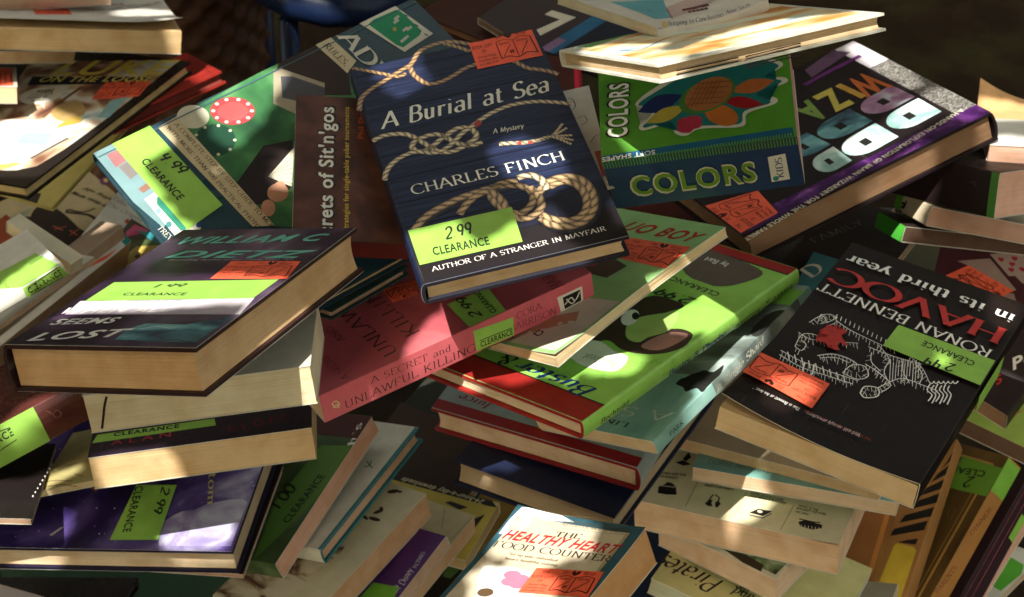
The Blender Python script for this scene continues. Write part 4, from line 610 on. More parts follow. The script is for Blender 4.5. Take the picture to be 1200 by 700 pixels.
 [('price_sticker','top',[('P',[(.05413,.03017),(.0003,.03642),(.0003,.07047),(.05353,.0664)],(.78,.115,.055))],[('T','THE','sans',(.04737,.03727),(-.00668,.0007),(-.00031,-.00294),(.045,.01,.008)),('T','BOOK LOFT','sans',(.05225,.04392),(-.0172,.00167),(-.00032,-.00331),(.045,.01,.008)),('T','OF','sans',(.04555,.04994),(-.00387,.00035),(-.00027,-.003),(.045,.01,.008)),('T','German Village','sans',(.05043,.05492),(-.01546,.00133),(-.00019,-.00219),(.045,.01,.008)),('T','Columbus, Ohio','sans',(.05036,.0593),(-.01543,.00125),(-.00018,-.00221),(.045,.01,.008)),('T','614-464-1774','sans',(.0503,.0637),(-.0154,.00118),(-.00017,-.00222),(.045,.01,.008)),('T','Be','seriflight',(.03007,.03873),(-.00506,.00053),(-.00044,-.00424),(.045,.01,.008)),('T','Wise','seriflight',(.01369,.04045),(-.01025,.00107),(-.00044,-.00425),(.045,.01,.008)),('E',(.02162,.0372),(-.00141,.00015),(0,-.00241),(.045,.01,.008)),('E',(.01766,.03763),(-.00142,.00015),(0,-.00239),(.045,.01,.008)),('E',(.01964,.03948),(-.0017,.00018),(0,-.00206),(.045,.01,.008)),('L',[(.03172,.0431),(.025,.04169),(.0171,.04456),(.00915,.04263),(.00175,.04542)],.00056,(.045,.01,.008),1),('L',[(.03159,.06225),(.02493,.06136),(.01711,.06482),(.00924,.06194),(.0008,.0654)],.00084,(.045,.01,.008),1),('L',[(.03172,.0431),(.03159,.06225)],.0007,(.045,.01,.008),0),('L',[(.0171,.04456),(.01711,.06482)],.00056,(.045,.01,.008),0),('L',[(.00175,.04542),(.0008,.0654)],.00091,(.045,.01,.008),0),('L',[(.02939,.06029),(.02048,.04909)],.0005,(.045,.01,.008),0),('L',[(.0143,.06223),(.00464,.04922)],.0007,(.045,.01,.008),0),('T','PUB PRICE','sans',(.02946,.04683),(-.00898,.00087),(-.00019,-.00199),(.045,.01,.008)),('T','OUR PRICE','sans',(.01427,.0476),(-.00964,.00094),(-.00019,-.00198),(.045,.01,.008)),('T','.99','hand',(.02438,.05928),(-.00503,.00042),(-.00034,-.00406),(.045,.01,.008))]),
  ('clearance_sticker','top',[('P',[(.14085,.13051),(.0679,.13427),(.06853,.16671),(.14085,.16675)],(.245,.45,.075))],[('T','2.49','hand',(.11956,.14402),(-.02268,-.00444),(.0019,-.00971),(.018,.02,.016)),('T','CLEARANCE','bold',(.12966,.15641),(-.03902,.00252),(-.00044,-.00681),(.018,.02,.016))]),
  ('clearance_sticker','x1',[('P',[(.12136,.00008),(.18074,.00008),(.18074,.01888),(.12136,.01888)],(.245,.45,.075))],[])]),
('hardcover_book','navy hardcover showing knotted ropes on dark planks, propped on the pink spine','book',[(.96429,-.25428,-.07404,-.01205),(.23613,.95207,-.19443,-.14083),(.11993,.17001,.97812,.63701)],(.13822,.23436,.0173),'x0',1,'planks',(.02,.02,.03),(.66,.48,.28),None,[],
 [('artwork_print','top',[('P',[(.00014,.00094),(.13808,.00094),(.13808,.03164),(.00014,.0293)],(.013,.01,.011)),('P',[(.00014,.0293),(.13808,.03164),(.13808,.05507),(.00014,.05273)],(.012,.013,.024)),('L',[(.00014,.22381),(.13808,.22381)],.0008,(.006,.007,.012),0),('L',[(.00014,.20507),(.13808,.20507)],.0008,(.006,.007,.012),0),('L',[(.00014,.18046),(.13808,.18046)],.0008,(.006,.007,.012),0),('L',[(.00014,.15585),(.13808,.15585)],.0008,(.006,.007,.012),0),('L',[(.00014,.13124),(.13808,.13124)],.0008,(.006,.007,.012),0),('L',[(.00014,.10663),(.13808,.10663)],.0008,(.006,.007,.012),0),('L',[(.00014,.08085),(.13808,.08085)],.0008,(.006,.007,.012),0),('L',[(.00014,.05625),(.13808,.05625)],.0008,(.006,.007,.012),0),('L',[(.00014,.03047),(.13808,.03047)],.0008,(.006,.007,.012),0),('R',[(.00084,.23587),(.01249,.22744),(.0215,.22097),(.03048,.21453),(.03675,.21613)],.00357,'ropedark',1),('R',[(-.00409,.18616),(-.00005,.1988),(.00813,.20654),(.01982,.21309),(.03323,.22034),(.04256,.2255),(.05024,.23631),(.05886,.24114),(.07122,.24237),(.08094,.23878),(.0899,.23221)],.00419,'ropedark',1),('R',[(.04084,.22245),(.04226,.21095),(.04909,.19881),(.05928,.19822),(.06903,.2019),(.07922,.20717),(.09485,.21001)],.00419,'ropedark',1),('R',[(.07084,.24075),(.07954,.23302),(.08659,.22492)],.00383,'ropedark',1),('R',[(.11396,.203),(.12139,.19173),(.12774,.1877),(.13523,.18254),(.14031,.17682)],.00419,'ropedark',1),('R',[(-.00199,.15044),(.00809,.15346),(.02193,.14948),(.03006,.13895),(.03918,.12421),(.04878,.12078),(.06021,.12486),(.06786,.13034),(.06686,.139),(.05851,.14367),(.04661,.13797),(.03411,.12929),(.02571,.12903),(.02322,.13646),(.03075,.142),(.04331,.14181),(.05288,.12913),(.06176,.12267),(.07035,.12352)],.00455,'ropepale',1),('R',[(-.00248,.10697),(.00126,.11676),(.01036,.12542),(.02365,.12911),(.03691,.1234),(.0483,.12748),(.05895,.13685),(.06897,.14325),(.0777,.14851),(.0861,.15225),(.09968,.15518),(.11631,.15327),(.12978,.1477),(.13994,.14196)],.00419,'ropepale',1),('R',[(.08094,.11744),(.08921,.11545),(.09893,.11263),(.1093,.11219)],.00419,'ropepale',1),('R',[(.10507,.11206),(.11682,.11278),(.12829,.12356)],.00232,'ropepale',1),('R',[(.10507,.11206),(.11682,.11278),(.12988,.11799)],.00232,'ropepale',1),('R',[(.10507,.11206),(.11682,.11278),(.13118,.10927)],.00232,'ropepale',1),('R',[(.10507,.11206),(.11682,.11278),(.13049,.10394)],.00232,'ropepale',1),('R',[(.10507,.11206),(.11682,.11278),(.12796,.10027)],.00232,'ropepale',1),('P',[(.06935,.14479),(.07424,.1474),(.07518,.14269),(.07014,.13949)],(.3,.05,.04)),('P',[(.09328,.11498),(.09597,.11565),(.09578,.11179),(.09333,.11202)],(.3,.05,.04)),('P',[(.10013,.11318),(.10362,.11291),(.10319,.10979),(.09998,.11029)],(.3,.05,.04)),('R',[(.0055,.04904),(.01344,.05763),(.02168,.0629),(.03278,.06722),(.04368,.07043),(.05421,.07196),(.06673,.07312),(.07644,.07123)],.00713,'ropeshade',1),('R',[(.09316,.05759),(.10373,.06625),(.11612,.06654),(.12549,.05854),(.12789,.0438),(.12435,.02984),(.11604,.02077),(.10433,.01835),(.09395,.02405),(.08853,.0334)],.00713,'ropeshade',1),('R',[(.00545,.05145),(.0134,.06006),(.02165,.06534),(.03276,.06967),(.04367,.0729),(.05422,.07443),(.06675,.0756),(.07648,.07371),(.08545,.06898),(.0895,.05981),(.08609,.05028),(.07685,.04443),(.06835,.05044),(.06311,.06143),(.06342,.07056),(.07124,.07713),(.08323,.07601)],.0058,'rope',1),('R',[(.0377,.05666),(.04474,.06484),(.05337,.07102),(.06192,.07264),(.06756,.06293),(.06984,.0484),(.07552,.03947),(.08346,.03909),(.09124,.04542),(.09245,.05722),(.08918,.06766)],.0058,'rope',1),('R',[(.09322,.06003),(.1038,.06872),(.11621,.06902),(.12522,.06113),(.12707,.04654),(.12354,.03254),(.11522,.02345),(.10455,.02123),(.09401,.02641),(.08859,.03578)],.00633,'rope',1),('R',[(.10222,.06305),(.11296,.06485),(.1208,.05647),(.12216,.04367),(.11761,.03161),(.10817,.02682),(.09721,.03066),(.08934,.03853)],.0058,'rope',1),('R',[(.08399,.07888),(.09227,.07908),(.09859,.07213),(.09958,.06088)],.0058,'ropepale',1)]),
  ('title_lettering','top',[('T','A Burial at Sea','italicbold',(.00648,.16071),(.12446,.00035),(-.00005,.01714),(.7,.7,.62)),('T','A Mystery','italicbold',(.07954,.12913),(.02267,-.00118),(.00026,.00498),(.7,.7,.62))]),
  ('author_lettering','top',[('T','CHARLES FINCH','serif',(.01232,.08608),(.10734,-.00028),(.00003,.00985),(.7,.69,.6)),('T','AUTHOR OF A STRANGER IN MAYFAIR','serif',(.00812,.00972),(.11792,-.00027),(.00001,.00425),(.66,.64,.58))]),
  ('spine_lettering','x0',[('T','CHARLES FINCH','serif',(.06812,-.00468),(.08134,.00293),(-.00014,.00384),(.5,.46,.34))])],
 [('clearance_sticker','top',[('P',[(.00175,.05274),(.07278,.05192),(.071,.01733),(.00187,.01818)],(.245,.45,.075))],[('T','2.99','hand',(.0236,.03621),(.01941,-.00028),(.00016,.01098),(.018,.02,.016)),('T','CLEARANCE','bold',(.01261,.02396),(.03759,-.00202),(.0004,.00748),(.018,.02,.016))]),
  ('price_sticker','top',[('P',[(.08803,.23406),(.13589,.23406),(.13575,.20164),(.08696,.20238)],(.78,.115,.055))],[('T','THE','sans',(.09358,.23278),(.00575,-.00031),(.00018,.00335),(.045,.01,.008)),('T','BOOK LOFT','sans',(.08906,.22544),(.01492,-.00065),(.00016,.00369),(.045,.01,.008)),('T','OF','sans',(.09469,.2196),(.00338,-.00012),(.00012,.0033),(.045,.01,.008)),('T','German Village','sans',(.0902,.21416),(.01355,-.0004),(.00007,.00237),(.045,.01,.008)),('T','Columbus, Ohio','sans',(.09008,.20971),(.01358,-.00033),(.00006,.00235),(.045,.01,.008)),('T','614-464-1774','sans',(.08996,.20528),(.01361,-.00026),(.00004,.00234),(.045,.01,.008)),('T','Be','seriflight',(.10846,.23235),(.00432,-.00023),(.00026,.00484),(.045,.01,.008)),('T','Wise','seriflight',(.12239,.2316),(.00866,-.00047),(.00026,.00484),(.045,.01,.008)),('E',(.1157,.23454),(.0012,-.00007),(.00004,.00258),(.045,.01,.008)),('E',(.11906,.23435),(.0012,-.00007),(.00003,.00257),(.045,.01,.008)),('E',(.11735,.23224),(.00144,-.00008),(.00003,.0022),(.045,.01,.008)),('L',[(.10693,.22762),(.11274,.22954),(.11944,.22702),(.12622,.22959),(.13247,.22712)],.0005,(.045,.01,.008),1),('L',[(.10654,.20786),(.1124,.20917),(.11917,.20616),(.12604,.20955),(.13333,.20656)],.00075,(.045,.01,.008),1),('L',[(.10693,.22762),(.10654,.20786)],.00062,(.045,.01,.008),0),('L',[(.11944,.22702),(.11917,.20616)],.0005,(.045,.01,.008),0),('L',[(.13247,.22712),(.13333,.20656)],.00081,(.045,.01,.008),0),('L',[(.10853,.20999),(.11648,.22206)],.00045,(.045,.01,.008),0),('L',[(.12165,.20895),(.13003,.22294)],.00062,(.045,.01,.008),0),('T','PUB PRICE','sans',(.10878,.22385),(.00772,-.00033),(.00009,.00221),(.045,.01,.008)),('T','OUR PRICE','sans',(.12182,.22401),(.00821,-.00036),(.0001,.00221),(.045,.01,.008)),('T','.99','hand',(.11292,.21132),(.00437,-.00012),(.00012,.00435),(.045,.01,.008))])]),
('hardcover_book','thick violet hardcover with teal and white lettering, topmost on the left stack','book',[(.91347,.37999,-.14556,-.19153),(-.34036,.90955,.23847,-.30371),(.22301,-.16829,.96018,.61438)],(.13526,.2028,.03002),'x0',1,'purple_smoke',(.03,.012,.012),(.6,.4,.22),None,[],
 [('artwork_print','top',[('P',[(.00703,.07003),(.12993,.07722),(.13496,.0508),(.01115,.04784)],(.52,.47,.5)),('P',[(.01013,.05503),(.12969,.06147),(.13176,.05072),(.01061,.04783)],(.42,.36,.42)),('P',[(.0734,.00956),(.07141,.0255),(.07893,.0352),(.10711,.03412),(.13248,.04807),(.13036,.00737)],'jade_face'),('L',[(.08073,.0258),(.0886,.03093),(.10055,.02829),(.10371,.03139)],.00108,(.35,.5,.52),1),('L',[(.0818,.02022),(.09286,.02431),(.10665,.02402)],.00075,(.02,.02,.05),1),('L',[(.07436,.00813),(.09174,.01024),(.10585,.00932),(.11432,.01181),(.13036,.00737)],.00075,(.014,.012,.011),0)]),
  ('author_lettering','top',[('T','WILLIAM C','boldit',(.01446,.17309),(.1089,.00452),(-.00053,.01283),(.12,.42,.34)),('T','DIETZ','boldit',(.02085,.147),(.10939,-.00096),(.00011,.0126),(.13,.44,.36)),('T','Bestselling Author of For Those Who Fell','it',(.02707,.14139),(.0934,.00088),(-.00003,.00265),(.4,.38,.36)),('T','LEGION OF THE DAMNED','it',(.04178,.0702),(.03908,.00186),(-.00012,.00251),(.25,.22,.3))]),
  ('title_lettering','top',[('T','WHEN ALL','boldit',(.00707,.04894),(.07559,.0049),(-.00061,.00934),(.6,.58,.55)),('T','SEEMS','boldit',(.01081,.03092),(.04617,.00443),(-.00082,.00858),(.74,.73,.68)),('T','LOST','boldit',(.01245,.0058),(.0655,.00984),(-.00168,.01119),(.74,.73,.68))])],
 [('price_sticker','top',[('P',[(.07645,.14005),(.128,.13971),(.13496,.10861),(.0794,.10839)],(.78,.115,.055))],[('T','THE','sans',(.08338,.13421),(.00636,-.00003),(.00001,.00233),(.045,.01,.008)),('T','BOOK LOFT','sans',(.07921,.12784),(.01671,-.00004),(.00001,.00257),(.045,.01,.008)),('T','OF','sans',(.08625,.12308),(.00382,0),(0,.00231),(.045,.01,.008)),('T','German Village','sans',(.08181,.11836),(.01547,.00001),(0,.00166),(.045,.01,.008)),('T','Columbus, Ohio','sans',(.08219,.11461),(.01562,.00003),(0,.00165),(.045,.01,.008)),('T','614-464-1774','sans',(.08257,.11088),(.01578,.00005),(-.00001,.00164),(.045,.01,.008)),('T','Be','seriflight',(.0997,.13445),(.00471,-.00002),(.00002,.00339),(.045,.01,.008)),('T','Wise','seriflight',(.11483,.13438),(.00932,-.00004),(.00002,.00342),(.045,.01,.008)),('E',(.10714,.13665),(.0013,-.00001),(-.0004,.00224),(.045,.01,.008)),('E',(.11077,.13663),(.00129,-.00001),(-.00042,.00224),(.045,.01,.008)),('E',(.10931,.13472),(.00156,-.00001),(-.00035,.00191),(.045,.01,.008)),('L',[(.09875,.13032),(.10479,.1322),(.1125,.13028),(.11931,.13278),(.12649,.13086)],.00046,(.045,.01,.008),1),('L',[(.10133,.11341),(.10777,.11466),(.11594,.11221),(.123,.1153),(.13171,.11287)],.0007,(.045,.01,.008),1),('L',[(.09875,.13032),(.10133,.11341)],.00058,(.045,.01,.008),0),('L',[(.1125,.13028),(.11594,.11221)],.00046,(.045,.01,.008),0),('L',[(.12649,.13086),(.13171,.11287)],.00075,(.045,.01,.008),0),('L',[(.10325,.11527),(.11014,.12588)],.00041,(.045,.01,.008),0),('L',[(.11821,.11468),(.12473,.1271)],.00058,(.045,.01,.008),0),('T','PUB PRICE','sans',(.10137,.12715),(.00853,-.00002),(0,.00156),(.045,.01,.008)),('T','OUR PRICE','sans',(.11562,.12775),(.00896,-.00002),(0,.00157),(.045,.01,.008)),('T','.99','hand',(.108,.11652),(.00493,.00001),(0,.00309),(.045,.01,.008))]),
  ('clearance_sticker','top',[('P',[(.01111,.10206),(.12979,.10771),(.12939,.07652),(.01098,.06969)],(.245,.45,.075))],[('T','1.99','hand',(.04656,.09299),(.02249,.00145),(-.00037,.00574),(.018,.02,.016)),('T','CLEARANCE','bold',(.03197,.07949),(.046,.00062),(-.00006,.00448),(.018,.02,.016))])]),
('paperback_book','white paperback with teal and pink cover art, topmost at the back','book',[(.88691,-.44736,-.11513,.10909),(.46185,.86364,.20204,-.08535),(.00905,-.23237,.97259,.73279)],(.08692,.13988,.00743),'y0',0,0,(.62,.58,.5),(.66,.62,.5),None,[('bowx',-.004)],
 [('artwork_print','top',[('P',[(.01877,.09594),(.01662,.04747),(.01447,.0258),(.02631,.02453),(.03942,.05405),(.05046,.077)],(.13,.36,.4)),('P',[(.03942,.05405),(.02631,.02453),(.06964,.03661),(.07249,.06309)],(.5,.38,.34)),('L',[(.03733,.04945),(.03132,.03568),(.02488,.02151)],.00142,(.3,.08,.06),0),('P',[(.04328,.04027),(.04593,.03973),(.04372,.03393),(.04084,.03408)],(.1,.03,.03)),('P',[(.04593,.03973),(.04858,.03919),(.04636,.03339),(.04348,.03354)],(.1,.03,.03)),('P',[(.04858,.03919),(.05124,.03864),(.049,.03285),(.04611,.03299)],(.1,.03,.03)),('P',[(.05124,.03864),(.05389,.0381),(.05164,.0323),(.04875,.03245)],(.1,.03,.03)),('P',[(.05389,.0381),(.05655,.03755),(.05429,.03176),(.0514,.0319)],(.1,.03,.03)),('P',[(.05655,.03755),(.05921,.03701),(.05694,.03121),(.05404,.03136)],(.1,.03,.03)),('P',[(.05921,.03701),(.06187,.03646),(.05959,.03066),(.05669,.03081)],(.1,.03,.03)),('P',[(.04296,.03205),(.04545,.0317),(.04359,.02695),(.04112,.0273)],(.1,.03,.03)),('P',[(.04575,.03131),(.04824,.03096),(.04637,.02621),(.04389,.02657)],(.1,.03,.03)),('P',[(.04854,.03057),(.05102,.03022),(.04915,.02548),(.04667,.02583)],(.1,.03,.03)),('P',[(.05132,.02983),(.05382,.02948),(.05193,.02474),(.04945,.02509)],(.1,.03,.03)),('P',[(.05411,.02909),(.05661,.02874),(.05471,.024),(.05223,.02435)],(.1,.03,.03)),('L',[(.0214,.05562),(.02611,.05675),(.0244,.04815),(.02751,.04772)],.00064,(.03,.12,.14),1)]),
  ('spine_lettering','y0',[('T','Jumping to Conclusions','serif',(.00853,.00817),(.04253,-.00042),(.00003,.00313),(.018,.02,.016)),('T','Anne Smith','serif',(.05313,.00846),(.01884,.00028),(-.00003,.00231),(.018,.02,.016)),('P',[(.0003,.00713),(.00734,.00713),(.00889,.00713),(.00091,.00594)],(.3,.34,.34)),('E',(.0064,.00897),(.00222,.00009),(.00003,-.00229),(.45,.36,.16))])],
 []),
('board_book','square board book with bright painted cover lying across the green boxed book','book',[(.9058,-.39347,-.1572,.14037),(.42362,.84863,.31681,-.1846),(.00875,-.35356,.93537,.75014)],(.16089,.14031,.01142),'y1',1,0,(.62,.6,.5),(.5,.38,.24),None,[],
 [('artwork_print','top',[('P',[(.00644,.00702),(.15606,.00702),(.15606,.1347),(.00644,.1347)],'bright_art'),('P',[(.01093,.13595),(.05131,.14001),(.05322,.13883),(.01324,.11976)],(.12,.3,.1)),('P',[(.10421,.12426),(.12397,.12869),(.1226,.1102),(.10387,.11427)],(.05,.07,.22)),('L',[(.01486,.08029),(.02435,.06771),(.05599,.09022),(.07492,.08319)],.00146,(.06,.08,.2),1),('L',[(.01254,.07082),(.02715,.059),(.05244,.06502),(.06825,.04882)],.00146,(.1,.3,.32),1)]),
  ('tab_print','y0',[('L',[(.01327,.00469),(.05631,.00422)],.00073,(.02,.012,.008),0),('L',[(.01295,.00258),(.056,.00208)],.00073,(.02,.012,.008),0),('L',[(.01262,.00046),(.05569,-.00006)],.00073,(.02,.012,.008),0),('L',[(.06103,.00368),(.10055,.00415)],.0008,(.02,.012,.008),0),('L',[(.06077,.00195),(.10031,.0024)],.0008,(.02,.012,.008),0),('L',[(.06052,.00021),(.10007,.00064)],.0008,(.02,.012,.008),0),('L',[(.06027,-.00153),(.09983,-.00112)],.0008,(.02,.012,.008),0),('L',[(.06002,-.00327),(.09959,-.00288)],.0008,(.02,.012,.008),0)]),
  ('spine_edge','x0',[('P',[(.07016,.00005),(.14017,.00005),(.14017,.0016),(.07016,.0016)],(.06,.22,.04))])],
 []),
('boxed_board_book','square green boxed book with flower cover and blue spine lettered in lime','boxed book',[(.9755,-.00768,-.21987,.14307),(-.08899,.90023,-.42623,-.11887),(.20121,.43535,.87749,.64759)],(.13077,.09741,.05887),'y0',0,0,(.068,.22,.022,.38),(.42,.22,.2),None,[],
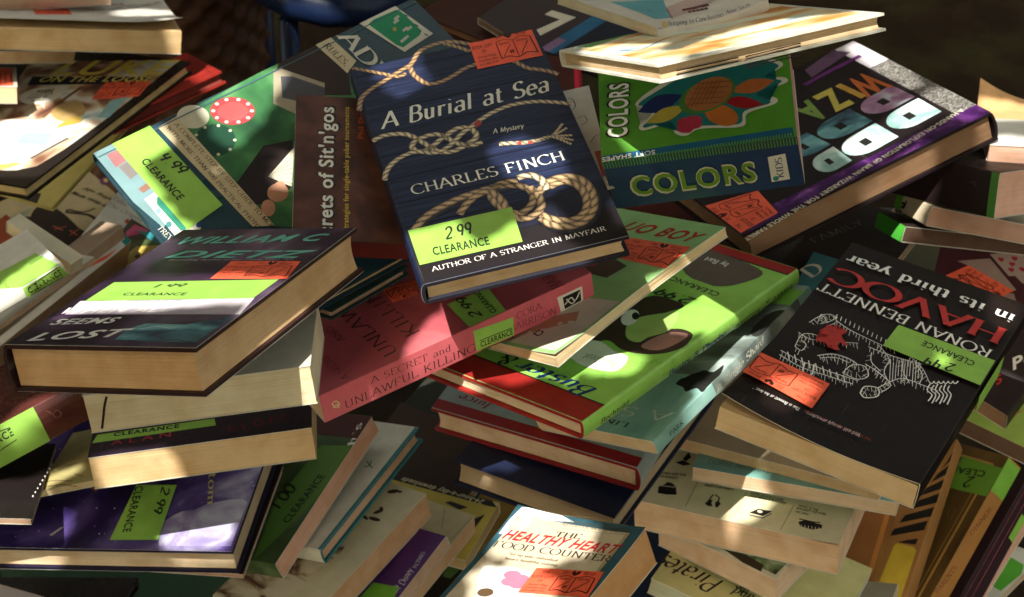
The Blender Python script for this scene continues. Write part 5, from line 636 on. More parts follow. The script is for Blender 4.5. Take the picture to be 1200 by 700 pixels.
 [('artwork_print','top',[('P',[(.0003,.00478),(.12863,.00774),(.12872,.0003),(.00126,.0003)],(.012,.085,.16)),('P',[(.00212,.0003),(.00302,.0003),(.00318,.00048),(.00228,.00046)],(.1,.26,.03)),('P',[(.00412,.0003),(.00502,.0003),(.00519,.00052),(.00429,.0005)],(.1,.26,.03)),('P',[(.00613,.0003),(.00703,.0003),(.0072,.00056),(.0063,.00054)],(.1,.26,.03)),('P',[(.00813,.0003),(.00903,.0003),(.00921,.0006),(.00831,.00058)],(.1,.26,.03)),('P',[(.01014,.0003),(.01103,.0003),(.01122,.00064),(.01032,.00062)],(.1,.26,.03)),('P',[(.01214,.0003),(.01303,.0003),(.01322,.00068),(.01232,.00066)],(.1,.26,.03)),('P',[(.01414,.0003),(.01503,.0003),(.01523,.00072),(.01433,.0007)],(.1,.26,.03)),('P',[(.01614,.0003),(.01703,.0003),(.01723,.00076),(.01633,.00074)],(.1,.26,.03)),('P',[(.01814,.0003),(.01903,.0003),(.01923,.0008),(.01833,.00078)],(.1,.26,.03)),('P',[(.02013,.0003),(.02103,.0003),(.02123,.00084),(.02033,.00082)],(.1,.26,.03)),('P',[(.02213,.0003),(.02302,.0003),(.02323,.00088),(.02233,.00086)],(.1,.26,.03)),('P',[(.02412,.0003),(.02502,.0003),(.02523,.00092),(.02433,.0009)],(.1,.26,.03)),('P',[(.02612,.0003),(.02701,.0003),(.02723,.00096),(.02633,.00095)],(.1,.26,.03)),('P',[(.02811,.0003),(.029,.0003),(.02922,.001),(.02833,.00099)],(.1,.26,.03)),('P',[(.0301,.0003),(.03099,.0003),(.03122,.00104),(.03032,.00103)],(.1,.26,.03)),('P',[(.03209,.0003),(.03299,.0003),(.03321,.00109),(.03232,.00107)],(.1,.26,.03)),('P',[(.03408,.0003),(.03497,.0003),(.0352,.00113),(.03431,.00111)],(.1,.26,.03)),('P',[(.03607,.0003),(.03696,.0003),(.0372,.00117),(.0363,.00115)],(.1,.26,.03)),('P',[(.03806,.0003),(.03895,.0003),(.03919,.00121),(.03829,.00119)],(.1,.26,.03)),('P',[(.04005,.0003),(.04094,.0003),(.04118,.00125),(.04029,.00123)],(.1,.26,.03)),('P',[(.04203,.0003),(.04292,.0003),(.04316,.00129),(.04227,.00127)],(.1,.26,.03)),('P',[(.04401,.0003),(.0449,.0003),(.04515,.00133),(.04426,.00131)],(.1,.26,.03)),('P',[(.046,.0003),(.04689,.0003),(.04714,.00137),(.04625,.00135)],(.1,.26,.03)),('P',[(.04798,.0003),(.04887,.0003),(.04912,.00141),(.04823,.00139)],(.1,.26,.03)),('P',[(.04996,.0003),(.05085,.0003),(.05111,.00145),(.05022,.00143)],(.1,.26,.03)),('P',[(.05194,.0003),(.05283,.0003),(.05309,.00149),(.0522,.00147)],(.1,.26,.03)),('P',[(.05392,.0003),(.05481,.0003),(.05507,.00153),(.05419,.00151)],(.1,.26,.03)),('P',[(.0559,.0003),(.05678,.0003),(.05705,.00157),(.05617,.00155)],(.1,.26,.03)),('P',[(.05787,.0003),(.05876,.0003),(.05903,.00161),(.05815,.00159)],(.1,.26,.03)),('P',[(.05985,.0003),(.06073,.0003),(.06101,.00165),(.06013,.00163)],(.1,.26,.03)),('P',[(.06182,.0003),(.06271,.0003),(.06299,.00169),(.0621,.00167)],(.1,.26,.03)),('P',[(.0638,.0003),(.06468,.0003),(.06497,.00173),(.06408,.00171)],(.1,.26,.03)),('P',[(.06577,.0003),(.06665,.0003),(.06694,.00177),(.06606,.00175)],(.1,.26,.03)),('P',[(.06774,.0003),(.06862,.0003),(.06892,.00181),(.06803,.00179)],(.1,.26,.03)),('P',[(.06971,.0003),(.07059,.0003),(.07089,.00185),(.07001,.00183)],(.1,.26,.03)),('P',[(.07168,.0003),(.07256,.0003),(.07286,.00189),(.07198,.00187)],(.1,.26,.03)),('P',[(.07365,.0003),(.07453,.0003),(.07483,.00193),(.07395,.00191)],(.1,.26,.03)),('P',[(.07561,.0003),(.07649,.0003),(.0768,.00197),(.07592,.00195)],(.1,.26,.03)),('P',[(.07758,.0003),(.07846,.0003),(.07877,.00201),(.07789,.00199)],(.1,.26,.03)),('P',[(.07954,.0003),(.08042,.0003),(.08074,.00205),(.07986,.00203)],(.1,.26,.03)),('P',[(.08151,.0003),(.08239,.0003),(.08271,.00209),(.08183,.00207)],(.1,.26,.03)),('P',[(.08347,.0003),(.08435,.0003),(.08467,.00213),(.08379,.00211)],(.1,.26,.03)),('P',[(.08543,.0003),(.08631,.0003),(.08664,.00217),(.08576,.00215)],(.1,.26,.03)),('P',[(.08739,.0003),(.08827,.0003),(.0886,.00221),(.08772,.00219)],(.1,.26,.03)),('P',[(.08935,.0003),(.09023,.0003),(.09056,.00225),(.08969,.00223)],(.1,.26,.03)),('P',[(.09131,.0003),(.09219,.0003),(.09253,.00229),(.09165,.00227)],(.1,.26,.03)),('P',[(.09327,.0003),(.09414,.0003),(.09449,.00233),(.09361,.00231)],(.1,.26,.03)),('P',[(.09522,.0003),(.0961,.0003),(.09645,.00237),(.09557,.00235)],(.1,.26,.03)),('P',[(.09718,.0003),(.09805,.0003),(.0984,.00241),(.09753,.00239)],(.1,.26,.03)),('P',[(.09913,.0003),(.10001,.0003),(.10036,.00245),(.09949,.00243)],(.1,.26,.03)),('P',[(.10108,.0003),(.10196,.0003),(.10232,.00249),(.10144,.00247)],(.1,.26,.03)),('P',[(.10304,.0003),(.10391,.0003),(.10427,.00253),(.1034,.00251)],(.1,.26,.03)),('P',[(.10499,.0003),(.10586,.0003),(.10623,.00257),(.10535,.00255)],(.1,.26,.03)),('P',[(.10694,.0003),(.10781,.0003),(.10818,.00261),(.10731,.00259)],(.1,.26,.03)),('P',[(.10889,.0003),(.10976,.0003),(.11013,.00265),(.10926,.00263)],(.1,.26,.03)),('P',[(.11083,.0003),(.11171,.0003),(.11208,.00269),(.11121,.00267)],(.1,.26,.03)),('P',[(.11278,.0003),(.11365,.0003),(.11403,.00273),(.11316,.00271)],(.1,.26,.03)),('P',[(.11473,.0003),(.1156,.0003),(.11598,.00277),(.11511,.00275)],(.1,.26,.03)),('P',[(.11667,.0003),(.11754,.0003),(.11793,.00281),(.11706,.00279)],(.1,.26,.03)),('P',[(.11861,.0003),(.11948,.0003),(.11988,.00285),(.119,.00283)],(.1,.26,.03)),('P',[(.12056,.0003),(.12143,.0003),(.12182,.00289),(.12095,.00287)],(.1,.26,.03)),('P',[(.1225,.0003),(.12337,.0003),(.12377,.00293),(.12289,.00291)],(.1,.26,.03)),('P',[(.12444,.0003),(.12531,.0003),(.12571,.00297),(.12484,.00295)],(.1,.26,.03)),('P',[(.12638,.0003),(.12724,.0003),(.12765,.003),(.12678,.00299)],(.1,.26,.03)),('P',[(.02459,.04295),(.03566,.03799),(.03382,.03048),(.02686,.02529),(.02966,.02069),(.0469,.02292),(.05094,.01473),(.05817,.01177),(.06798,.01589),(.09568,.01315),(.09974,.0232),(.1179,.02771),(.11973,.03245),(.10994,.03862),(.12721,.04385),(.12612,.04859),(.1153,.05136),(.12632,.06047),(.10049,.0724),(.07026,.06838),(.03945,.05515)],(.46,.46,.38),1),('P',[(.02683,.04257),(.03793,.03853),(.03601,.02922),(.02985,.02517),(.03124,.02277),(.04774,.02494),(.05251,.01662),(.0583,.01425),(.06738,.01813),(.09366,.01562),(.09798,.02529),(.11585,.0295),(.10697,.03821),(.12439,.04524),(.11311,.05174),(.12327,.05916),(.1003,.06965),(.0701,.06562),(.04235,.05281)],(.012,.12,.12),1),('P',[(.02646,.03639),(.02954,.03537),(.03255,.03458),(.03548,.03405),(.03833,.03379),(.04108,.03384),(.04372,.03429),(.04618,.03537),(.04853,.03685),(.05078,.03864),(.05296,.0407),(.05508,.04302),(.05712,.04557),(.05407,.0466),(.05107,.0474),(.04814,.04794),(.04528,.04821),(.04251,.04816),(.03986,.04772),(.03739,.04663),(.03503,.04514),(.03277,.04334),(.03059,.04127),(.02849,.03894)],(.01,.018,.08)),('P',[(.03158,.02647),(.0344,.02589),(.03715,.02549),(.03983,.02528),(.04243,.02529),(.04495,.02553),(.04735,.02609),(.04958,.02713),(.05171,.02848),(.05375,.03007),(.05572,.03188),(.05762,.03388),(.05946,.03607),(.05665,.03665),(.05391,.03706),(.05123,.03727),(.04862,.03727),(.0461,.03703),(.04368,.03648),(.04144,.03543),(.03931,.03407),(.03727,.03247),(.0353,.03066),(.0334,.02866)],(.34,.27,.04)),('P',[(.05325,.01775),(.05282,.01961),(.05261,.02132),(.05264,.02285),(.05293,.02419),(.05352,.02532),(.05449,.02617),(.05608,.02658),(.05805,.02671),(.06032,.02663),(.06284,.02635),(.0656,.0259),(.06859,.02529),(.06901,.02343),(.06921,.02172),(.06917,.0202),(.06887,.01886),(.06828,.01774),(.06731,.01689),(.06573,.01649),(.06377,.01635),(.06152,.01643),(.059,.0167),(.05624,.01715)],(.32,.025,.05)),('P',[(.06125,.02762),(.06349,.02728),(.06542,.02682),(.06702,.02625),(.06828,.02556),(.06913,.02473),(.06947,.02371),(.06899,.0224),(.06801,.02091),(.06662,.01928),(.06489,.01752),(.06284,.01565),(.06049,.01368),(.05826,.01402),(.05634,.01446),(.05473,.01502),(.05347,.01571),(.05262,.01654),(.05227,.01755),(.05274,.01886),(.05372,.02035),(.0551,.02199),(.05683,.02375),(.05889,.02563)],(.32,.025,.05)),('E',(.08251,.02461),(.0098,-.00734),(.00481,.00605),(.38,.11,.02)),('P',[(.08323,.03658),(.08545,.03463),(.08768,.03286),(.08992,.03127),(.09216,.02988),(.09442,.02871),(.09669,.02784),(.09899,.02742),(.10131,.02728),(.10364,.02737),(.10598,.02765),(.10834,.02811),(.11071,.02874),(.10852,.03067),(.10633,.03244),(.10411,.03403),(.10188,.03542),(.09962,.03659),(.09735,.03748),(.09504,.03791),(.09271,.03805),(.09036,.03796),(.08799,.03768),(.08562,.03721)],(.24,.01,.014)),('P',[(.08947,.04285),(.09227,.0417),(.09503,.04075),(.09775,.04002),(.10041,.03951),(.10303,.03926),(.10558,.03935),(.10803,.03998),(.11041,.04094),(.11274,.04215),(.11504,.0436),(.11729,.04527),(.11951,.04712),(.11673,.04828),(.11399,.04923),(.11128,.04998),(.10861,.05049),(.10599,.05074),(.10343,.05066),(.10097,.05003),(.09858,.04907),(.09623,.04784),(.09394,.04638),(.09168,.04472)],(.34,.1,.03)),('E',(.07397,.04233),(.01902,.00737),(.00446,-.012),(.05,.14,.03)),('E',(.07509,.0436),(.01571,.00647),(.00375,-.01153),(.27,.1,.035)),('L',[(.05934,.03351),(.06932,.0519)],.00068,(.16,.05,.02),0),('L',[(.06267,.03441),(.07233,.05231)],.00068,(.16,.05,.02),0),('L',[(.06599,.0353),(.07534,.05271)],.00068,(.16,.05,.02),0),('L',[(.06931,.0362),(.07835,.05312)],.00068,(.16,.05,.02),0),('L',[(.07262,.0371),(.08135,.05352)],.00068,(.16,.05,.02),0),('L',[(.07594,.03799),(.08436,.05393)],.00068,(.16,.05,.02),0),('L',[(.05954,.03711),(.0817,.03521)],.00068,(.16,.05,.02),0),('L',[(.06155,.04114),(.08402,.03918)],.00068,(.16,.05,.02),0),('L',[(.06356,.04518),(.08634,.04315)],.00068,(.16,.05,.02),0),('L',[(.06558,.04924),(.08868,.04714)],.00068,(.16,.05,.02),0),('L',[(.0676,.0533),(.09102,.05113)],.00068,(.16,.05,.02),0),('T','COLORS','black',(.01881,.01687),(.00279,.04584),(-.01446,.00088),(.014,.012,.011)),('T','COLORS','bold',(.01819,.01796),(.0027,.04383),(-.01273,.00078),(.68,.68,.62)),('T','SOFT SHAPES','bold',(.03661,.0037),(-.0359,-.00062),(.00006,-.00345),(.6,.62,.58))]),  # flower colours darkened to stand in for the overhanging book's shade
  ('spine_print','y0',[('P',[(.00013,.00024),(.13064,.00024),(.13064,.05864),(.00013,.05864)],(.01,.035,.095)),('P',[(.00052,.05063),(.00144,.05063),(.00144,.05864),(.00052,.05864)],(.08,.22,.03)),('P',[(.00257,.05063),(.00348,.05063),(.00348,.05864),(.00257,.05864)],(.08,.22,.03)),('P',[(.00461,.05063),(.00553,.05063),(.00553,.05864),(.00461,.05864)],(.08,.22,.03)),('P',[(.00665,.05063),(.00757,.05063),(.00757,.05864),(.00665,.05864)],(.08,.22,.03)),('P',[(.0087,.05063),(.00961,.05063),(.00961,.05864),(.0087,.05864)],(.08,.22,.03)),('P',[(.01074,.05063),(.01165,.05063),(.01165,.05864),(.01074,.05864)],(.08,.22,.03)),('P',[(.01278,.05063),(.0137,.05063),(.0137,.05864),(.01278,.05864)],(.08,.22,.03)),('P',[(.01483,.05063),(.01574,.05063),(.01574,.05864),(.01483,.05864)],(.08,.22,.03)),('P',[(.01687,.05063),(.01778,.05063),(.01778,.05864),(.01687,.05864)],(.08,.22,.03)),('P',[(.01891,.05063),(.01983,.05063),(.01983,.05864),(.01891,.05864)],(.08,.22,.03)),('P',[(.02096,.05063),(.02187,.05063),(.02187,.05864),(.02096,.05864)],(.08,.22,.03)),('P',[(.023,.05063),(.02391,.05063),(.02391,.05864),(.023,.05864)],(.08,.22,.03)),('P',[(.02504,.05063),(.02596,.05063),(.02596,.05864),(.02504,.05864)],(.08,.22,.03)),('P',[(.02709,.05063),(.028,.05063),(.028,.05864),(.02709,.05864)],(.08,.22,.03)),('P',[(.02913,.05063),(.03004,.05063),(.03004,.05864),(.02913,.05864)],(.08,.22,.03)),('P',[(.03117,.05063),(.03209,.05063),(.03209,.05864),(.03117,.05864)],(.08,.22,.03)),('P',[(.03322,.05063),(.03413,.05063),(.03413,.05864),(.03322,.05864)],(.08,.22,.03)),('P',[(.03526,.05063),(.03617,.05063),(.03617,.05864),(.03526,.05864)],(.08,.22,.03)),('P',[(.0373,.05063),(.03822,.05063),(.03822,.05864),(.0373,.05864)],(.08,.22,.03)),('P',[(.03935,.05063),(.04026,.05063),(.04026,.05864),(.03935,.05864)],(.08,.22,.03)),('P',[(.04139,.05063),(.0423,.05063),(.0423,.05864),(.04139,.05864)],(.08,.22,.03)),('P',[(.04343,.05063),(.04435,.05063),(.04435,.05864),(.04343,.05864)],(.08,.22,.03)),('P',[(.04548,.05063),(.04639,.05063),(.04639,.05864),(.04548,.05864)],(.08,.22,.03)),('P',[(.04752,.05063),(.04843,.05063),(.04843,.05864),(.04752,.05864)],(.08,.22,.03)),('P',[(.04956,.05063),(.05048,.05063),(.05048,.05864),(.04956,.05864)],(.08,.22,.03)),('P',[(.05161,.05063),(.05252,.05063),(.05252,.05864),(.05161,.05864)],(.08,.22,.03)),('P',[(.05365,.05063),(.05456,.05063),(.05456,.05864),(.05365,.05864)],(.08,.22,.03)),('P',[(.05569,.05063),(.05661,.05063),(.05661,.05864),(.05569,.05864)],(.08,.22,.03)),('P',[(.05774,.05063),(.05865,.05063),(.05865,.05864),(.05774,.05864)],(.08,.22,.03)),('P',[(.05978,.05063),(.06069,.05063),(.06069,.05864),(.05978,.05864)],(.08,.22,.03)),('P',[(.06182,.05063),(.06274,.05063),(.06274,.05864),(.06182,.05864)],(.08,.22,.03)),('P',[(.06387,.05063),(.06478,.05063),(.06478,.05864),(.06387,.05864)],(.08,.22,.03)),('P',[(.06591,.05063),(.06682,.05063),(.06682,.05864),(.06591,.05864)],(.08,.22,.03)),('P',[(.06795,.05063),(.06887,.05063),(.06887,.05864),(.06795,.05864)],(.08,.22,.03)),('P',[(.07,.05063),(.07091,.05063),(.07091,.05864),(.07,.05864)],(.08,.22,.03)),('P',[(.07204,.05063),(.07295,.05063),(.07295,.05864),(.07204,.05864)],(.08,.22,.03)),('P',[(.07408,.05063),(.075,.05063),(.075,.05864),(.07408,.05864)],(.08,.22,.03)),('P',[(.07613,.05063),(.07704,.05063),(.07704,.05864),(.07613,.05864)],(.08,.22,.03)),('P',[(.07817,.05063),(.07908,.05063),(.07908,.05864),(.07817,.05864)],(.08,.22,.03)),('P',[(.08021,.05063),(.08113,.05063),(.08113,.05864),(.08021,.05864)],(.08,.22,.03)),('P',[(.08226,.05063),(.08317,.05063),(.08317,.05864),(.08226,.05864)],(.08,.22,.03)),('P',[(.0843,.05063),(.08521,.05063),(.08521,.05864),(.0843,.05864)],(.08,.22,.03)),('P',[(.08634,.05063),(.08726,.05063),(.08726,.05864),(.08634,.05864)],(.08,.22,.03)),('P',[(.08838,.05063),(.0893,.05063),(.0893,.05864),(.08838,.05864)],(.08,.22,.03)),('P',[(.09043,.05063),(.09134,.05063),(.09134,.05864),(.09043,.05864)],(.08,.22,.03)),('P',[(.09247,.05063),(.09339,.05063),(.09339,.05864),(.09247,.05864)],(.08,.22,.03)),('P',[(.09451,.05063),(.09543,.05063),(.09543,.05864),(.09451,.05864)],(.08,.22,.03)),('P',[(.09656,.05063),(.09747,.05063),(.09747,.05864),(.09656,.05864)],(.08,.22,.03)),('P',[(.0986,.05063),(.09952,.05063),(.09952,.05864),(.0986,.05864)],(.08,.22,.03)),('P',[(.10064,.05063),(.10156,.05063),(.10156,.05864),(.10064,.05864)],(.08,.22,.03)),('P',[(.10269,.05063),(.1036,.05063),(.1036,.05864),(.10269,.05864)],(.08,.22,.03)),('P',[(.10473,.05063),(.10565,.05063),(.10565,.05864),(.10473,.05864)],(.08,.22,.03)),('P',[(.10677,.05063),(.10769,.05063),(.10769,.05864),(.10677,.05864)],(.08,.22,.03)),('P',[(.10882,.05063),(.10973,.05063),(.10973,.05864),(.10882,.05864)],(.08,.22,.03)),('P',[(.11086,.05063),(.11178,.05063),(.11178,.05864),(.11086,.05864)],(.08,.22,.03)),('P',[(.1129,.05063),(.11382,.05063),(.11382,.05864),(.1129,.05864)],(.08,.22,.03)),('P',[(.11495,.05063),(.11586,.05063),(.11586,.05864),(.11495,.05864)],(.08,.22,.03)),('P',[(.11699,.05063),(.11791,.05063),(.11791,.05864),(.11699,.05864)],(.08,.22,.03)),('P',[(.11903,.05063),(.11995,.05063),(.11995,.05864),(.11903,.05864)],(.08,.22,.03)),('P',[(.12108,.05063),(.12199,.05063),(.12199,.05864),(.12108,.05864)],(.08,.22,.03)),('P',[(.12312,.05063),(.12404,.05063),(.12404,.05864),(.12312,.05864)],(.08,.22,.03)),('P',[(.12516,.05063),(.12608,.05063),(.12608,.05864),(.12516,.05864)],(.08,.22,.03)),('P',[(.12721,.05063),(.12812,.05063),(.12812,.05864),(.12721,.05864)],(.08,.22,.03)),('P',[(.12925,.05063),(.13017,.05063),(.13017,.05864),(.12925,.05864)],(.08,.22,.03)),('T','COLORS','black',(.01374,.01409),(.08642,-.00069),(.00019,.02365),(.5,.5,.32)),('T','COLORS','bold',(.01519,.01563),(.08398,-.00076),(.00019,.02099),(.12,.24,.02)),('P',[(.10938,.04066),(.12123,.04226),(.12142,.0108),(.1089,.00979)],(.62,.6,.5)),('T','KIDS','serifbold',(.11762,.01414),(.0008,.02437),(-.00458,.00015),(.02,.06,.14)),('E',(.11212,.01362),(.002,.00014),(.00002,-.00306),(.02,.2,.2))])],
 []),
('paperback_book','small white booklet tucked between navy rope hardcover and green boxed book','book',[(.9748,-.08317,-.20699,.05488),(.08194,.99653,-.01454,-.09812),(.20748,-.00279,.97824,.63407)],(.03285,.14775,.0023),'x0',0,0,(.5,.48,.42),(.5,.46,.4),None,[],
 [('doodle_print','top',[('L',[(.01579,.13582),(.01905,.13022),(.01913,.1195),(.01491,.11618)],.00065,(.014,.012,.011),1),('L',[(.01836,.10147),(.02375,.10416),(.02529,.09565),(.02098,.09121)],.00056,(.014,.012,.011),1),('L',[(.02394,.06332),(.02803,.07145),(.03187,.07221)],.00056,(.014,.012,.011),1)]),
  ('red_foot','top',[('P',[(.02546,.05031),(.03099,.05026),(.03028,.01581),(.02644,.01398)],(.34,.05,.04))])],
 []),
('paperback_book','cream paperback with a short black remainder mark, under the violet hardcover','book',[(.99113,-.04077,-.12651,-.18981),(.05853,.98841,.14004,-.28873),(.11934,-.1462,.98203,.55875)],(.14499,.09108,.02734),'y1',0,0,(.62,.58,.44),(.64,.57,.4),None,[],
 [('remainder_mark','y0',[('L',[(.01511,.02447),(.01217,.0175),(.01004,.01072),(.00721,.00222)],.00154,(.015,.012,.01),1)])],
 []),
('paperback_book','dark brown poker paperback with a tall white vertical title','book',[(-.05471,-.99163,.11698,-.04301),(.96353,-.08316,-.25434,-.11724),(.26194,.0988,.96001,.60771)],(.14291,.21135,.01529),'x0',0,0,'brown_leather',(.3,.1,.07),None,[],
 [('title_lettering','top',[('T',"Secrets of Sit'n'gos",'black',(-.01329,.18325),(.14692,-.00033),(.00003,.01147),(.02,.012,.01)),('T',"Secrets of Sit'n'gos",'bold',(-.01179,.18441),(.14355,-.00027),(.00002,.00976),(.64,.66,.6)),('T','winning strategies for single-table poker tournaments','bold',(-.01278,.17348),(.14531,-.00044),(.00001,.00345),(.5,.36,.05)),('T','Phil Shaw','bold',(.10055,.16266),(.03364,-.00075),(.00009,.00395),(.4,.08,.03))]),
  ('spine_print','x0',[('P',[(.00021,.00006),(.21114,.00006),(.21114,.01523),(.00021,.01523)],(.1,.016,.014))])],
 []),
('hardcover_book','large dark teal poker book with chips and green felt on its cover','book',[(.60729,.79238,.05769,-.12169),(-.73805,.58954,-.32821,-.08246),(-.29408,.15675,.94284,.60433)],(.20401,.28348,.00995),'x0',1,0,(.018,.045,.06,.3,.1,.3),(.45,.35,.2),None,[],
 [('artwork_print','top',[('P',[(.00507,.05106),(.00346,.06794),(.0003,.1407),(.0003,.15977),(.00167,.19325),(.03787,.19585),(.09134,.17656),(.16039,.10649),(.13052,.07028),(.12231,.0571)],'felt'),('P',[(.0003,.15885),(.00095,.19218),(.03823,.19638),(.05832,.18563),(.03542,.15219),(.01676,.14329)],(.035,.022,.016)),('P',[(.00397,.15203),(.00579,.15737),(.03676,.17609),(.04782,.1686),(.03496,.15243),(.0502,.141),(.03255,.13332)],(.3,.26,.18)),('P',[(.01258,.1529),(.0175,.16011),(.04046,.17359),(.04782,.1686),(.03459,.15189),(.03925,.14828),(.0313,.14188)],(.07,.07,.08)),('E',(.03871,.0787),(.00599,.01371),(.0143,-.00652),(.012,.05,.028)),('E',(.01028,.07773),(.0054,.01043),(.01074,-.00466),(.46,.44,.33)),('E',(.02168,.10457),(.00884,.01392),(.0123,-.00657),(.34,.045,.05)),('E',(.02241,.10461),(.00593,.00967),(.00817,-.00445),(.4,.07,.07)),('E',(.02968,.11623),(.00085,.00124),(.00122,-.00079),(.6,.5,.42)),('E',(.03388,.11031),(.00085,.00123),(.00122,-.00078),(.6,.5,.42)),('E',(.03343,.10224),(.00084,.00123),(.00121,-.00078),(.6,.5,.42)),('E',(.0285,.09508),(.00084,.00123),(.00122,-.00077),(.6,.5,.42)),('E',(.02098,.09152),(.00084,.00123),(.00122,-.00077),(.6,.5,.42)),('E',(.01369,.09293),(.00085,.00123),(.00123,-.00077),(.6,.5,.42)),('E',(.00942,.0988),(.00085,.00124),(.00124,-.00078),(.6,.5,.42)),('E',(.00983,.10692),(.00085,.00124),(.00124,-.00078),(.6,.5,.42)),('E',(.01479,.11415),(.00085,.00124),(.00124,-.00079),(.6,.5,.42)),('E',(.02238,.11771),(.00085,.00124),(.00123,-.00079),(.6,.5,.42)),('E',(.04686,.09054),(.00072,.00105),(.0012,-.00076),(.4,.42,.3)),('E',(.05262,.0829),(.00072,.00104),(.00119,-.00075),(.4,.42,.3)),('E',(.05187,.07335),(.00072,.00104),(.00118,-.00075),(.4,.42,.3)),('E',(.045,.06632),(.00071,.00104),(.00119,-.00074),(.4,.42,.3)),('E',(.03518,.06504),(.00072,.00104),(.0012,-.00074),(.4,.42,.3)),('E',(.02694,.07016),(.00072,.00104),(.00121,-.00075),(.4,.42,.3)),('E',(.02418,.07933),(.00072,.00105),(.00121,-.00076),(.4,.42,.3)),('E',(.02825,.08825),(.00072,.00105),(.00121,-.00076),(.4,.42,.3)),('E',(.03723,.09268),(.00072,.00105),(.00121,-.00077),(.4,.42,.3)),('P',[(.08406,.06608),(.06326,.10437),(.07054,.12494),(.10773,.10029),(.11188,.07769),(.10483,.06751)],(.02,.013,.012)),('P',[(.08996,.09149),(.07705,.1219),(.10749,.09994)],(.5,.47,.36)),('L',[(.08996,.09149),(.08465,.11558)],.00046,(.15,.13,.1),0),('L',[(.08996,.09149),(.08885,.1128)],.00046,(.15,.13,.1),0),('L',[(.08996,.09149),(.09302,.11003)],.00046,(.15,.13,.1),0),('L',[(.08996,.09149),(.09718,.10728)],.00046,(.15,.13,.1),0),('L',[(.08996,.09149),(.10132,.10453)],.00046,(.15,.13,.1),0),('L',[(.08996,.09149),(.10544,.1018)],.00046,(.15,.13,.1),0),('E',(.11439,.0753),(.00462,.00273),(.00539,-.00515),(.42,.22,.14)),('E',(.1037,.09158),(.00342,.00294),(.0047,-.00516),(.42,.22,.14)),('E',(.10636,.08873),(.00187,.00748),(.00798,-.00276),(.42,.22,.14)),('P',[(.0003,.0003),(.0003,.01605),(.03291,.02501),(.07781,.01748),(.08833,.00552),(.05614,.0003)],(.16,.26,.27)),('P',[(.00694,.00733),(.00692,.01649),(.01978,.01594),(.02123,.00667)],(.3,.13,.13)),('P',[(.02156,.00857),(.02082,.01602),(.03501,.01672),(.03674,.00939)],(.18,.16,.15)),('P',[(.04735,.00936),(.04599,.01716),(.05146,.01808),(.05279,.01029)],(.22,.12,.09)),('P',[(.05787,.00794),(.05656,.0171),(.09911,.01834),(.09527,.0263),(.10322,.02695),(.10568,.01706),(.1042,.00827)],(.52,.52,.42)),('P',[(.06164,.01613),(.06165,.01892),(.09812,.01825),(.09706,.01404),(.06702,.01288)],(.03,.2,.13)),('E',(.08746,.0102),(.00029,.00204),(.00258,-.00088),(.05,.2,.2)),('E',(.09993,.0276),(.00031,.00261),(.0023,-.00073),(.02,.05,.14)),('E',(.07305,.01062),(.00049,.00179),(.00247,-.0008),(.18,.42,.36)),('P',[(.00507,.05106),(.00346,.06794),(.13052,.07028),(.12231,.0571)],(.46,.38,.23)),('P',[(.0003,.19269),(.0003,.20647),(.03152,.2085),(.03816,.19565)],(.5,.43,.28)),('P',[(.0003,.23304),(.0003,.26669),(.04109,.27354),(.04451,.24405)],(.56,.54,.44)),('P',[(.0049,.23812),(.003,.24411),(.00409,.26496),(.00802,.2669),(.03368,.26795),(.03662,.26394),(.04016,.24585),(.03477,.24317)],(.02,.22,.1)),('P',[(.01363,.25518),(.01254,.26047),(.01499,.26024),(.01607,.25495)],(.5,.47,.42)),('P',[(.01065,.25767),(.00955,.26298),(.012,.26274),(.01309,.25744)],(.5,.47,.42)),('P',[(.02448,.25592),(.02341,.26119),(.02584,.26096),(.0269,.25569)],(.5,.47,.42)),('P',[(.02533,.25907),(.02426,.26435),(.02669,.26412),(.02775,.25884)],(.5,.47,.42)),('P',[(.03313,.24788),(.03209,.25312),(.03449,.25289),(.03554,.24766)],(.5,.47,.42)),('P',[(.03218,.25137),(.03113,.25661),(.03354,.25639),(.03458,.25114)],(.5,.47,.42)),('E',(.02061,.25174),(.00051,.00151),(.00191,-.00098),(.45,.32,.06)),('P',[(.01074,.26704),(.0144,.26859),(.01632,.26835),(.01371,.26681)],(.02,.07,.12)),('P',[(.02347,.26738),(.02711,.26892),(.02901,.26868),(.02642,.26715)],(.02,.07,.12)),('P',[(.0361,.26771),(.03972,.26925),(.04161,.26901),(.03903,.26748)],(.02,.07,.12)),('L',[(.00571,.00113),(.00571,.28235)],.00111,(.05,.1,.13),0)]),
  ('title_lettering','top',[('T','A COMPLETE STEP-BY-STEP GUIDE TO MORE','serif',(.009,.06208),(.12668,.00481),(-.00012,.00314),(.014,.012,.011)),('T','WITH MORE THAN 400 PRACTICAL PHOTOS','serif',(.00842,.05593),(.12147,.00264),(-.00007,.00312),(.014,.012,.011)),('T','RULES, &','serif',(.00437,.19658),(.03747,.00197),(-.00028,.00533),(.014,.012,.011)),('T','ADV','serifbold',(.00088,.21071),(.06221,.00032),(-.00007,.01346),(.56,.55,.46)),('T','TREVOR','serif',(.08575,.00127),(.02386,.00229),(-.00039,.00405),(.56,.55,.46))])],
 [('clearance_sticker','top',[('P',[(.0003,.04712),(.09396,.05037),(.09911,.01834),(.0003,.01563)],(.245,.45,.075))],[('T','4.99','hand',(.03066,.036),(.02353,.0051),(-.0017,.00785),(.018,.02,.016)),('T','CLEARANCE','bold',(.02634,.02402),(.04652,.00279),(-.00035,.00575),(.018,.02,.016))])]),
